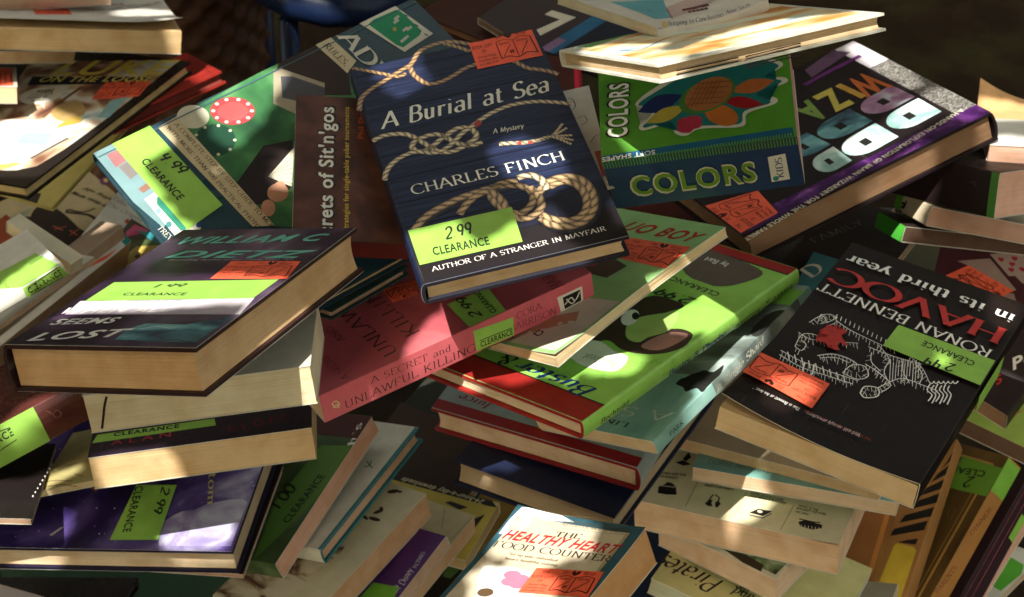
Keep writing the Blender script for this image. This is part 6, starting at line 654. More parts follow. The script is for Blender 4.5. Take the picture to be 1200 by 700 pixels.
('hardcover_book','dark teal hardcover edge between the violet hardcover and the pink paperback','book',[(.56908,-.82216,-.01385,-.14824),(.81504,.56176,.14188,-.1373),(-.10887,-.09203,.98979,.54534)],(.0874,.13637,.00703),'y1',1,0,(.012,.05,.05),(.44,.3,.21),None,[],
 [],
 []),
('paperback_book','thick pink paperback, spine towards the viewer, under the navy rope hardcover','book',[(-.51037,-.85178,-.11828,-.06189),(.85944,-.50997,-.03594,-.15528),(-.0297,-.12,.99233,.52341)],(.13664,.21794,.02336),'x0',0,0,'pink_cover',(.6,.44,.28),None,[],
 [('title_lettering','top',[('T','KILLING','seriflight',(.01843,.12923),(.08092,.00392),(-.00052,.01068),(.05,.022,.022)),('T','UNLAWFUL','seriflight',(.0085,.15219),(.1072,.00579),(-.00057,.0105),(.05,.022,.022)),('T','AND','seriflight',(.04396,.17439),(.021,.00169),(-.00045,.00561),(.1,.03,.03)),('T','A SECRET','seriflight',(.00367,.19145),(.03962,.00273),(-.00037,.00544),(.1,.03,.03)),('T','HARRISON','seriflight',(-.00101,.02303),(.04742,-.00221),(.00042,.00897),(.1,.02,.025))]),
  ('spine_print','x0',[('P',[(.00022,.00009),(.21773,.00009),(.21773,.02327),(.00022,.02327)],(.5,.1,.115)),('T','A SECRET and','seriflight',(.03779,.01446),(.0627,-.00235),(.0002,.00542),(.014,.012,.011)),('T','UNLAWFUL KILLING','seriflight',(.01668,.00372),(.10243,-.00093),(.00006,.0066),(.014,.012,.011)),('T','CORA','seriflight',(.15431,.01279),(.02081,-.00031),(.00008,.00555),(.1,.02,.025)),('T','HARRISON','seriflight',(.14693,.00477),(.03871,-.00206),(.00031,.00587),(.1,.02,.025)),('P',[(.18801,.01582),(.20897,.01588),(.20891,.00243),(.18984,.00068)],(.6,.55,.45)),('P',[(.19242,.01371),(.20724,.01386),(.2071,.00408),(.19309,.00302)],(.014,.012,.011)),('L',[(.19353,.0067),(.19894,.01058),(.20216,.00645),(.20655,.01213)],.00098,(.6,.55,.45),1),('L',[(.19529,.01104),(.19953,.00512),(.20494,.00901)],.00098,(.6,.55,.45),1),('L',[(.00782,.01312),(.01084,.01375),(.01299,.00985),(.00942,.00895),(.00782,.01312)],.00088,(.55,.42,.2),1),('L',[(.0081,.00964),(.01123,.01078),(.01196,.00705)],.00088,(.55,.42,.2),1)])],
 [('clearance_sticker','top',[('P',[(.03398,.09936),(.0003,.10053),(.0003,.07075),(.0314,.0667)],(.245,.45,.075))],[('T','2.99','hand',(.00549,.08663),(.02988,-.00171),(.00039,.00683),(.018,.02,.016)),('T','CLEARANCE','bold',(.00323,.07605),(.03366,-.00286),(.00037,.00433),(.018,.02,.016))]),
  ('clearance_sticker','x0',[('P',[(.11952,.01958),(.15142,.01625),(.1505,.00093),(.11963,.00149)],(.245,.45,.075))],[('T','CLEARANCE','bold',(.12327,.00356),(.0262,-.00133),(.00024,.00477),(.018,.02,.016)),('L',[(.12321,.00954),(.14931,.00801)],.00068,(.018,.02,.016),0),('L',[(.12335,.00092),(.15004,-.00066)],.00068,(.018,.02,.016),0)]),
  ('price_sticker','top',[('P',[(.0582,.10217),(.06105,.12883),(.08003,.12689),(.07457,.10286)],(.78,.115,.055))],[('T','THE','sans',(.06152,.10545),(.0004,.00315),(-.00165,.00021),(.045,.01,.008)),('T','BOOK LOFT','sans',(.0645,.10321),(.00119,.00798),(-.00185,.00028),(.045,.01,.008)),('T','OF','sans',(.06748,.10634),(.0003,.00177),(-.00168,.00028),(.045,.01,.008)),('T','German Village','sans',(.06958,.10413),(.00129,.00698),(-.00122,.00023),(.045,.01,.008)),('T','Columbus, Ohio','sans',(.07157,.1042),(.00138,.00689),(-.00123,.00025),(.045,.01,.008)),('T','614-464-1774','sans',(.07357,.10426),(.00147,.0068),(-.00123,.00027),(.045,.01,.008)),('T','Be','seriflight',(.06238,.11359),(.0003,.00236),(-.00238,.0003),(.045,.01,.008)),('T','Wise','seriflight',(.06333,.12119),(.00059,.0047),(-.00238,.0003),(.045,.01,.008)),('E',(.06163,.11758),(.00008,.00066),(-.00124,.00006),(.045,.01,.008)),('E',(.06184,.11943),(.00008,.00066),(-.00125,.00007),(.045,.01,.008)),('E',(.06281,.11845),(.0001,.00079),(-.00107,.00006),(.045,.01,.008)),('L',[(.06453,.11276),(.06391,.1159),(.06547,.11948),(.06451,.12321),(.06607,.12648)],.00055,(.045,.01,.008),1),('L',[(.07395,.11255),(.07384,.11551),(.07599,.11886),(.07485,.12241),(.0771,.12594)],.00082,(.045,.01,.008),1),('L',[(.06453,.11276),(.07395,.11255)],.00068,(.045,.01,.008),0),('L',[(.06547,.11948),(.07599,.11886)],.00055,(.045,.01,.008),0),('L',[(.06607,.12648),(.0771,.12594)],.00089,(.045,.01,.008),0),('L',[(.07309,.11356),(.06776,.1178)],.00049,(.045,.01,.008),0),('L',[(.07478,.12017),(.06813,.12499)],.00068,(.045,.01,.008),0),('T','PUB PRICE','sans',(.06642,.11374),(.00062,.0041),(-.00111,.00017),(.045,.01,.008)),('T','OUR PRICE','sans',(.06711,.12068),(.00065,.00435),(-.00111,.00017),(.045,.01,.008)),('T','.99','hand',(.07282,.1158),(.00043,.00222),(-.00226,.00044),(.045,.01,.008))])]),
('paperback_book','slim pale green paperback with red title, lying across the dog picture book','book',[(.68419,.67977,-.26421,.06125),(-.67987,.72559,.10625,-.12314),(.26393,.10693,.9586,.52577)],(.12171,.18843,.00833),'x0',0,0,(.26,.46,.17,.36),(.62,.5,.3),None,[('bowy',.003),('curl',1,0,.003,.05)],
 [('title_lettering','top',[('T','UO BOY','boldit',(.04105,.15877),(.07589,.00074),(-.00013,.0138),(.36,.02,.02))]),
  ('artwork_print','top',[('P',[(.00243,.00377),(.11928,.00377),(.11928,.0716),(.00243,.05653)],(.55,.5,.4)),('P',[(.06974,.0003),(.07922,.01669),(.10513,.03992),(.09747,.05178),(.06952,.03022)],(.42,.2,.12)),('L',[(.08381,.01733),(.08494,.02154),(.08943,.02118),(.08976,.01655),(.08381,.01733)],.00131,(.014,.012,.011),1),('P',[(.04974,.1069),(.06896,.12061),(.08887,.11381),(.08529,.09487),(.06366,.0957)],(.08,.05,.03))])],
 [('price_sticker','top',[('P',[(.05508,.14983),(.11862,.15273),(.12141,.11968),(.06767,.12126)],(.78,.115,.055))],[('T','THE','sans',(.06505,.14487),(.00762,.00026),(-.00008,.00244),(.045,.01,.008)),('T','BOOK LOFT','sans',(.06179,.13889),(.01921,.00038),(-.00005,.00268),(.045,.01,.008)),('T','OF','sans',(.071,.13464),(.00426,.00004),(-.00002,.00238),(.045,.01,.008)),('T','German Village','sans',(.06731,.13029),(.01672,-.00004),(0,.0017),(.045,.01,.008)),('T','Columbus, Ohio','sans',(.06875,.12685),(.01648,-.0002),(.00002,.00169),(.045,.01,.008)),('T','614-464-1774','sans',(.07019,.12344),(.01624,-.00035),(.00004,.00167),(.045,.01,.008)),('T','Be','seriflight',(.08451,.14584),(.00562,.00019),(-.00012,.00351),(.045,.01,.008)),('T','Wise','seriflight',(.1025,.14645),(.011,.00038),(-.00012,.0035),(.045,.01,.008)),('E',(.09326,.14837),(.00156,.00006),(-.0006,.00222),(.045,.01,.008)),('E',(.09763,.14854),(.00155,.00006),(-.00056,.00224),(.045,.01,.008)),('E',(.09594,.14655),(.00186,.00006),(-.00049,.0019),(.045,.01,.008)),('L',[(.0839,.14179),(.09075,.14384),(.09983,.14219),(.10775,.145),(.11598,.14326)],.00052,(.045,.01,.008),1),('L',[(.08911,.12541),(.09568,.12653),(.10435,.12394),(.11158,.12698),(.12055,.12429)],.00079,(.045,.01,.008),1),('L',[(.0839,.14179),(.08911,.12541)],.00066,(.045,.01,.008),0),('L',[(.09983,.14219),(.10435,.12394)],.00052,(.045,.01,.008),0),('L',[(.11598,.14326),(.12055,.12429)],.00085,(.045,.01,.008),0),('L',[(.09087,.12719),(.09733,.1377)],.00047,(.045,.01,.008),0),('L',[(.10659,.1264),(.11374,.13925)],.00066,(.045,.01,.008),0),('T','PUB PRICE','sans',(.08731,.13878),(.00969,.00018),(-.00003,.0016),(.045,.01,.008)),('T','OUR PRICE','sans',(.10346,.13971),(.01015,.0002),(-.00003,.00159),(.045,.01,.008)),('T','.99','hand',(.09574,.12837),(.00522,-.00004),(.00002,.00311),(.045,.01,.008))])]),
('hardcover_book','green picture book with red ends and a brown dog, beneath the slim green paperback','book',[(-.76943,-.6372,-.04423,.06962),(.63162,-.76934,.09581,-.11488),(-.09508,.04578,.99442,.48921)],(.18387,.27052,.01349),'x0',1,(.25,.5,.085,.3,.1,.4),(.27,.016,.013),(.6,.5,.36),None,[],
 [('artwork_print','top',[('P',[(.00018,.24482),(.18369,.24482),(.18369,.26944),(.00018,.26944)],(.27,.016,.013)),('P',[(.00018,.00108),(.18369,.00108),(.18369,.01353),(.00018,.01353)],(.27,.016,.013)),('L',[(.00018,.24482),(.18369,.24482)],.00151,(.014,.012,.011),0),('L',[(.00018,.01353),(.18369,.01353)],.00151,(.014,.012,.011),0),('P',[(.07304,.04897),(.08035,.01541),(.06609,.01266),(.01863,.02007),(.02323,.04822),(.03644,.06076),(.05168,.06135)],(.1,.075,.055),1),('P',[(.12213,.12722),(.07642,.11502),(.06345,.09811),(.04264,.09657),(.0359,.10086),(.04064,.11248),(.04783,.12829),(.05056,.14149),(.04873,.15567),(.04465,.16197),(.03132,.16345),(.03055,.15203),(.02834,.13824),(.01969,.12906),(.01034,.12862),(.00485,.1339),(.00198,.14992),(.00882,.16543),(.02267,.17523),(.03636,.17719),(.05074,.17233),(.05879,.17802),(.07708,.17256)],(.045,.026,.02),1),('P',[(.05465,.14436),(.05254,.13034),(.03973,.11375),(.03236,.11112),(.0243,.13539),(.03055,.15203),(.0322,.16227),(.04364,.16126)],(.3,.42,.12),1),('P',[(.02683,.16628),(.02653,.14919),(.02082,.13601),(.00974,.13248),(.0082,.14533),(.01362,.1629)],(.34,.17,.14),1),('E',(.05892,.13608),(-.00166,-.00876),(-.00733,.00738),(.66,.66,.6)),('E',(.05685,.1321),(-.00083,-.00311),(-.00388,.00358),(.014,.012,.011)),('L',[(.04566,.16268),(.03821,.16651),(.03074,.16425)],.00086,(.014,.012,.011),1),('P',[(.07085,.19858),(.05879,.17802),(.03889,.18196),(.02518,.18407),(.0217,.20481),(.04704,.21124)],(.62,.64,.56),1)]),
  ('title_lettering','top',[('T','Buster','italicbold',(.01656,.23085),(.06774,-.00089),(.0002,.01499),(.012,.025,.14)),('T','&','italicbold',(.0881,.22862),(.01243,.00271),(-.00279,.01278),(.014,.012,.011)),('T','The Great','italic',(.0261,.19174),(.02677,.00485),(-.00151,.00833),(.2,.22,.05)),('T','by Bart','serifbold',(.04655,.02366),(.02072,.00041),(-.00014,.00691),(.65,.63,.56))]),
  ('spine_lettering','x0',[('T','Bechtold','serif',(.01946,.00228),(.03118,.00015),(-.00002,.00448),(.018,.02,.016)),('T','Buster & Phoebe','serifbold',(.0993,.00126),(.07139,.00078),(-.00005,.00496),(.012,.025,.14)),('T','HMH','serif',(.2349,.00188),(.02533,-.00002),(0,.00368),(.018,.02,.016)),('T','V','bold',(.22356,.00344),(.00561,.00042),(-.00022,.00303),(.018,.02,.016))])],
 [('clearance_sticker','top',[('P',[(.0003,.06241),(.07838,.05957),(.06915,.09023),(.0003,.08525)],(.245,.45,.075))],[('T','2.99','hand',(.03426,.08553),(.03299,.00073),(-.00023,.01026),(.018,.02,.016)),('T','CLEARANCE','bold',(.02512,.06739),(.04903,-.00188),(.00024,.00634),(.018,.02,.016))]),
  ('clearance_sticker','x0',[('P',[(.18099,.0016),(.21801,.00214),(.22107,.0003),(.1834,.0003)],(.245,.45,.075))],[('T','CLEARANCE','black',(.18419,-.00075),(.03204,.00047),(-.00005,.00329),(.018,.02,.016)),('L',[(.18318,.00435),(.21608,.00447)],.00054,(.018,.02,.016),0)])]),
('paperback_book','sea green paperback with a misty inkblot spine, under the dog picture book','book',[(-.66203,-.64757,-.37732,.13253),(.66609,-.73916,.09989,-.11427),(-.34358,-.1852,.92068,.44872)],(.12601,.19546,.01149),'x0',0,0,'sea_green',(.58,.46,.3),None,[],
 [('artwork_print','top',[('P',[(.00013,.00078),(.12589,.00078),(.12589,.12901),(.00013,.11728)],'mist'),('P',[(.02999,.13209),(.02922,.12465),(.02325,.12687),(.02486,.11819),(.01625,.11948),(.0184,.11261),(.0081,.11272),(.00525,.10358),(.0003,.11311),(.0003,.11947),(.0003,.12642),(.0003,.1297),(.0003,.13628),(.0085,.13318),(.01428,.1386),(.02107,.13451)],(.02,.02,.018),1),('P',[(.01154,.06102),(.01176,.03864),(.0003,.03218),(.0003,.04389),(.0003,.06619)],(.03,.03,.028),1),('P',[(.00013,.00586),(.12589,.00586),(.12589,.02541),(.00013,.02541)],(.18,.4,.06))]),
  ('title_lettering','top',[('T','A S','seriflight',(.0045,.16277),(.04856,.00244),(-.00052,.01037),(.62,.66,.58)),('T','LIN','serif',(.03448,.18176),(.02436,-.00105),(.00021,.00494),(.014,.012,.011))]),
  ('spine_print','x0',[('P',[(.07037,.00005),(.17983,.00005),(.17983,.01145),(.07037,.01145)],'mist'),('T','A Single Shard','script',(.07088,.00082),(.06308,.00365),(-.0003,.00516),(.6,.58,.48)),('T','PARK','serif',(.01641,.00372),(.01578,-.00032),(.00007,.00353),(.014,.012,.011))])],
 []),
('paperback_book','thick tan paperback with red capital title and white leaf, bottom middle','book',[(.78497,.54747,-.28999,.01679),(-.544,.83308,.10022,-.33369),(.29645,.07908,.95177,.38222)],(.11186,.17449,.03018),'x0',0,0,(.03,.085,.11),(.52,.3,.14),None,[('curl',0,1,.004,.05),('curl',1,1,.0015,.04)],
 [('artwork_print','top',[('P',[(.00392,.0007),(.10067,.0007),(.10067,.16664),(.00671,.16664)],(.52,.45,.32)),('P',[(.00281,.14415),(.00267,.15847),(.0051,.17287),(.00965,.17419),(.0245,.17419),(.03841,.17419),(.0536,.16943),(.03166,.1663),(.02222,.15157),(.01657,.1456)],(.6,.64,.62)),('P',[(.01379,.10634),(.01621,.11146),(.03374,.11403),(.05367,.11269),(.06722,.10995),(.06977,.09591),(.07032,.08161),(.03845,.07372),(.02178,.09021)],(.64,.64,.6),1),('E',(.0412,.10676),(.00581,.00257),(.00407,-.0038),(.5,.16,.24)),('E',(.04996,.10437),(.00577,.00256),(.00402,-.00377),(.5,.16,.24)),('E',(.04362,.09989),(.00578,.00257),(.00405,-.00376),(.5,.16,.24)),('E',(.05146,.09881),(.00575,.00256),(.004,-.00374),(.5,.16,.24)),('E',(.05576,.10279),(.00574,.00255),(.00398,-.00375),(.5,.16,.24)),('E',(.03246,.08539),(.0052,.00273),(.0039,-.00345),(.1,.06,.03)),('L',[(.03852,.17414),(.06095,.17637),(.09721,.17417)],.0004,(.2,.17,.1),0),('L',[(.04734,.16084),(.07221,.16252),(.10306,.1647)],.0004,(.2,.17,.1),0),('P',[(.10067,.0007),(.10347,.0007),(.10347,.16664),(.10067,.16664)],(.35,.28,.16))]),
  ('title_lettering','top',[('T','THE','serifbold',(.04695,.15138),(.02197,.00177),(-.00044,.0054),(.05,.03,.02)),('T','HEALTHY HEART','boldit',(.00803,.14025),(.09763,.00389),(-.00038,.00943),(.42,.02,.025)),('T','FOOD COUNTER','serif',(.00654,.13052),(.09853,.00487),(-.00033,.00661),(.04,.025,.02)),('T','Set up your individual','serifbold',(.02483,.12538),(.04144,.00162),(-.0001,.00266),(.12,.08,.04)),('T','heart-healthy eating','serifbold',(.02464,.12013),(.04474,.00221),(-.00013,.00266),(.12,.08,.04)),('T','GUIDES YOU CAN TRUST FROM','serif',(.04403,.168),(.05694,.00083),(-.00004,.00243),(.12,.08,.04)),('T','NUTRITION EXPERTS','serif',(.04593,.16367),(.05329,.00171),(-.00008,.00259),(.12,.08,.04))])],
 [('price_sticker','top',[('P',[(.05509,.11751),(.10739,.12532),(.1108,.09901),(.05685,.09103)],(.78,.115,.055))],[('T','THE','sans',(.06184,.11365),(.0064,.00095),(-.00037,.00246),(.045,.01,.008)),('T','BOOK LOFT','sans',(.05739,.1076),(.01663,.00247),(-.0004,.00271),(.045,.01,.008)),('T','OF','sans',(.06416,.10459),(.00377,.00056),(-.00036,.00243),(.045,.01,.008)),('T','German Village','sans',(.05957,.09991),(.01515,.00225),(-.00026,.00175),(.045,.01,.008)),('T','Columbus, Ohio','sans',(.05979,.09675),(.01521,.00225),(-.00026,.00174),(.045,.01,.008)),('T','614-464-1774','sans',(.06001,.09361),(.01527,.00226),(-.00026,.00174),(.045,.01,.008)),('T','Be','seriflight',(.07828,.11637),(.00474,.00071),(-.00053,.00354),(.045,.01,.008)),('T','Wise','seriflight',(.09347,.11863),(.00934,.00139),(-.00053,.00354),(.045,.01,.008)),('E',(.08597,.11941),(.00131,.0002),(-.00019,.00187),(.045,.01,.008)),('E',(.08962,.11995),(.0013,.00019),(-.0002,.00187),(.045,.01,.008)),('E',(.08796,.11808),(.00157,.00023),(-.00017,.0016),(.045,.01,.008)),('L',[(.07701,.11267),(.0832,.11521),(.09072,.11471),(.09779,.11792),(.10473,.11734)],.00056,(.045,.01,.008),1),('L',[(.07833,.09844),(.08468,.10044),(.09238,.09946),(.09953,.10317),(.1077,.10226)],.00084,(.045,.01,.008),1),('L',[(.07701,.11267),(.07833,.09844)],.0007,(.045,.01,.008),0),('L',[(.09072,.11471),(.09238,.09946)],.00056,(.045,.01,.008),0),('L',[(.10473,.11734),(.1077,.10226)],.00091,(.045,.01,.008),0),('L',[(.08034,.10033),(.08796,.11054)],.0005,(.045,.01,.008),0),('L',[(.09481,.10194),(.10253,.11378)],.0007,(.045,.01,.008),0),('T','PUB PRICE','sans',(.07938,.11034),(.00847,.00126),(-.00024,.00162),(.045,.01,.008)),('T','OUR PRICE','sans',(.09358,.11298),(.00889,.00132),(-.00024,.00162),(.045,.01,.008)),('T','.99','hand',(.08506,.10209),(.0048,.00071),(-.00048,.00321),(.045,.01,.008))])]),
('hardcover_book','red hardcover with loose torn jacket, between the sea green paperback and navy hardcover','book',[(-.88826,-.45024,-.09102,.08053),(.45851,-.88101,-.11661,-.03985),(-.02769,-.14531,.989,.40291)],(.17429,.25185,.02406),'x0',1,(.2,.24,.23),(.22,.03,.03),(.58,.43,.3),(.2,.016,.018),[],
 [('title_lettering','top',[('T','Juice','italicbold',(.13021,.23054),(.02978,-.00146),(.00036,.00734),(.16,.01,.015))]),
  ('cloth_edge','top',[('P',[(.00017,.24052),(.17412,.24052),(.17412,.25084),(.00017,.25084)],(.2,.014,.015))])],
 []),
('hardcover_book','plain navy hardcover below the red one','book',[(.89309,.44578,.0605,.06867),(-.44772,.89389,.02274,-.08787),(-.04394,-.04739,.99791,.35349)],(.13392,.20957,.02404),'y1',1,0,(.009,.013,.036,.5),(.36,.28,.19),None,[],
 [],
 []),
('paperback_book','tan paperback directly under the black woodcut paperback','book',[(.88448,.45853,-.08628,.24549),(-.46264,.88586,-.03484,-.0496),(.06046,.07074,.99566,.33966)],(.17441,.12931,.01207),'y1',0,0,(.3,.22,.13),(.46,.34,.2),None,[],
 [],
 []),
('paperback_book','teal paperback with thin grey capitals, on the cream quiz book','book',[(.9472,.32065,.00233,.24743),(-.31814,.93883,.13185,-.072),(.04009,-.12563,.99127,.31856)],(.16381,.11348,.01227),'y1',0,0,(.16,.33,.28),(.52,.4,.28),None,[],
 [('title_lettering','top',[('T','GESELL INSTITUTE OF HUMAN DEVELOPMENT','serif',(.0105,.00989),(.12474,.00206),(-.00009,.00533),(.07,.13,.11))])],
 []),
('paperback_book','thick cream paperback with four black icons in a row','book',[(.91524,.39804,-.06247,.2091),(-.39851,.91715,.00517,-.08079),(.05935,.02017,.99803,.28084)],(.17066,.12153,.0303),'y1',0,0,(.6,.54,.33),(.6,.43,.29),None,[('curl',1,0,.0025,.05)],
 [('icon_print','top',[('P',[(.01616,.01389),(.014,.02181),(.01761,.02597),(.01893,.03007),(.02334,.02942),(.0274,.02646),(.03141,.01704),(.02403,.01447)],(.014,.012,.011)),('L',[(.01571,.0235),(.02266,.02482),(.02742,.02575)],.00074,(.66,.58,.42),0)]),
  ('icon_print','top',[('P',[(.05634,.01361),(.05749,.01826),(.06062,.02113),(.0612,.01601),(.06348,.01257),(.05963,.01193)],(.014,.012,.011)),('L',[(.0581,.01848),(.05882,.02514),(.05961,.02685)],.00127,(.014,.012,.011),0),('P',[(.06489,.01376),(.06371,.01866),(.06583,.02046),(.0685,.01785),(.06735,.0118)],(.014,.012,.011)),('L',[(.06574,.01936),(.06517,.0245),(.06083,.02727)],.00127,(.014,.012,.011),0)]),
  ('icon_print','top',[('P',[(.09305,.01482),(.0986,.02201),(.11002,.02249),(.10496,.01446)],(.014,.012,.011)),('P',[(.09355,.01325),(.10495,.01307),(.11,.02109),(.11058,.01921),(.10553,.01119),(.09435,.01144)],(.12,.11,.09)),('E',(.10089,.01896),(.0021,.00039),(.00069,-.0015),(.66,.58,.42))]),
  ('icon_print','top',[('P',[(.13294,.01665),(.13676,.02005),(.15184,.01915),(.15268,.01467),(.14594,.01094),(.13599,.01223)],(.014,.012,.011)),('P',[(.13793,.01977),(.14325,.02026),(.14793,.01915),(.13965,.01762)],(.014,.012,.011)),('L',[(.13263,.02068),(.14325,.02026),(.14955,.02109)],.00127,(.014,.012,.011),0),('L',[(.13623,.01437),(.13734,.01133)],.00053,(.66,.58,.42),0),('L',[(.13902,.01452),(.14013,.01149)],.00053,(.66,.58,.42),0),('L',[(.14181,.01468),(.14291,.01165)],.00053,(.66,.58,.42),0),('L',[(.1446,.01484),(.14569,.01181)],.00053,(.66,.58,.42),0),('L',[(.14738,.01499),(.14847,.01196)],.00053,(.66,.58,.42),0),('L',[(.15016,.01515),(.15124,.01212)],.00053,(.66,.58,.42),0)]),
  ('icon_print','top',[('P',[(.01634,.0558),(.02127,.0605),(.03013,.05794),(.02402,.05397)],(.014,.012,.011)),('P',[(.02069,.06218),(.02238,.0722),(.02659,.06685),(.02437,.05969)],(.014,.012,.011))]),
  ('divider_print','top',[('L',[(.04199,.04099),(.04282,.00536)],.00063,(.25,.2,.12),0)]),
  ('divider_print','top',[('L',[(.08343,.03871),(.08303,.00436)],.00063,(.25,.2,.12),0)]),
  ('divider_print','top',[('L',[(.12396,.03507),(.12264,.00277)],.00063,(.25,.2,.12),0)]),
  ('caption_lettering','top',[('T','WHAT IS THE','bold',(.12755,.03492),(.01646,-.00055),(.00008,.0024),(.018,.02,.016)),('T','BIGGEST ICE EVER','bold',(.12729,.03132),(.02414,.00008),(-.00001,.00242),(.018,.02,.016)),('T','RECORD?','bold',(.12761,.02725),(.01068,-.00044),(.0001,.00237),(.018,.02,.016)),('T','HOW QUICKLY CAN','bold',(.0875,.03727),(.02688,.00011),(-.00001,.00244),(.018,.02,.016)),('T','YOU MAKE A MILLION?','bold',(.08771,.03377),(.02984,.00048),(-.00004,.00245),(.018,.02,.016)),('T','WHERE IS THE','bold',(.04808,.038),(.02204,.00257),(-.0003,.00253),(.018,.02,.016)),('T','AMERICANA PARTY','bold',(.04836,.03446),(.02487,.00214),(-.00022,.0025),(.018,.02,.016)),('T','WHEN DID THE','bold',(.00919,.03771),(.02152,.00376),(-.00045,.00256),(.018,.02,.016)),('T','THE BUDGET?','bold',(.00936,.03335),(.01651,.00205),(-.00031,.00253),(.018,.02,.016))])],
 []),
('paperback_book','dark violet paperback with red capitals and a green sticker on the edge of its cover','book',[(.99007,-.09916,-.09964,-.22072),(.11362,.98186,.15181,-.16263),(.08278,-.16163,.98337,.41426)],(.16214,.10593,.02624),'y1',0,0,(.022,.012,.022,.3),(.6,.44,.25),None,[],
 [('title_lettering','top',[('T','A L A N','sans',(.01557,.01426),(.04337,.00102),(-.00018,.00765),(.36,.03,.05)),('T','K L O F F','sans',(.1019,.00981),(.04224,.0074),(-.0016,.00912),(.16,.012,.02))])],
 [('clearance_sticker','top',[('P',[(.00398,.03341),(.09016,.03416),(.09169,.02313),(.00125,.02121)],(.245,.45,.075))],[('T','CLEARANCE','black',(.01617,.02736),(.0483,-.00024),(.00003,.00536),(.018,.02,.016))])]),
('hardcover_book','brown spined book with a bright green sticker, left edge under the stack','book',[(.83079,-.48532,-.27248,-.37784),(.51112,.85904,.02834,-.08847),(.22031,-.16281,.96175,.37282)],(.14628,.08523,.03403),'y0',1,0,(.075,.02,.016,.25,.2,.5),(.55,.42,.27),None,[],
 [('spine_lettering','y0',[('L',[(.06162,.03281),(.06273,.00107)],.00047,(.34,.12,.08),0),('L',[(.06372,.03301),(.06451,.00114)],.00047,(.34,.12,.08),0),('L',[(.06583,.0332),(.06629,.0012)],.00047,(.34,.12,.08),0),('L',[(.06794,.0334),(.06808,.00127)],.00047,(.34,.12,.08),0),('L',[(.08534,.0268),(.08831,.0236)],.00066,(.22,.09,.06),0),('L',[(.08642,.02528),(.08825,.02279)],.00066,(.22,.09,.06),0),('L',[(.08751,.02376),(.08819,.02199)],.00066,(.22,.09,.06),0),('L',[(.08859,.02224),(.08813,.02118)],.00066,(.22,.09,.06),0),('L',[(.08923,.02134),(.09287,.02297),(.09488,.01918),(.09244,.01697),(.08939,.01837),(.08923,.02134)],.00085,(.22,.09,.06),1)])],
 [('clearance_sticker','y0',[('P',[(.00015,.00014),(.07826,.00014),(.07826,.03389),(.00015,.03389)],(.245,.45,.075))],[('T','CLEARANCE','bold',(.01466,.02074),(.04145,.00105),(-.00015,.00594),(.018,.02,.016)),('L',[(.02063,.03378),(.05598,.02827)],.00085,(.018,.02,.016),0),('L',[(.01075,.01221),(.05609,.01722)],.00085,(.018,.02,.016),0)])]),
('paperback_book','black book with a row of white dots, below the brown spined one','book',[(.99353,-.08724,.07267,-.40076),(.06702,.96722,.24493,-.14137),(-.09166,-.23847,.96681,.35314)],(.08523,.13548,.00485),'x0',0,0,(.012,.008,.008,.5),(.3,.2,.14),None,[],
 [('border_print','top',[('E',(.08065,.03833),(.00038,.00079),(.00038,-.0015),(.74,.73,.68)),('E',(.08147,.04528),(.00038,.0008),(.00038,-.00152),(.74,.73,.68)),('E',(.08229,.0523),(.00038,.0008),(.00038,-.00153),(.74,.73,.68)),('E',(.08312,.05939),(.00039,.00081),(.00038,-.00154),(.74,.73,.68)),('E',(.08396,.06654),(.00039,.00082),(.00039,-.00156),(.74,.73,.68)),('E',(.08481,.07375),(.00039,.00083),(.00039,-.00157),(.74,.73,.68)),('E',(.08566,.08103),(.00039,.00083),(.00039,-.00159),(.74,.73,.68)),('E',(.08652,.08838),(.0004,.00084),(.00039,-.0016),(.74,.73,.68)),('E',(.08739,.0958),(.0004,.00085),(.00039,-.00161),(.74,.73,.68))])],
 []),
('paperback_book','yellowed scuffed paperback poking out from under the lowest left paperback','book',[(.95858,.10336,-.2654,-.29167),(-.05681,.98249,.17746,-.1047),(.27909,-.15504,.94767,.3562)],(.13774,.09536,.0053),'y1',0,0,(.42,.36,.15),(.5,.42,.25),None,[],
 [('scuff_print','top',[('L',[(.00336,.01422),(.01428,.01271),(.0298,.00585)],.00106,(.16,.06,.03),1),('L',[(.00826,.00574),(.02124,.0035),(.03713,-.00477)],.00106,(.18,.07,.03),1),('L',[(.02774,.01742),(.03758,.01049)],.00106,(.16,.06,.03),1),('P',[(.0003,.00724),(.0003,.01382),(.00474,.01035),(.00347,.00073)],(.12,.06,.03))])],
 []),
('hardcover_book','dark violet hardcover with a cloudy starry cover, lower left corner','book',[(.97976,.14876,-.13392,-.29349),(-.16037,.98378,-.08043,-.10153),(.11978,.10028,.98772,.31185)],(.21466,.17174,.02377),'y1',1,'cosmos',(.012,.01,.03),(.52,.42,.3),None,[],
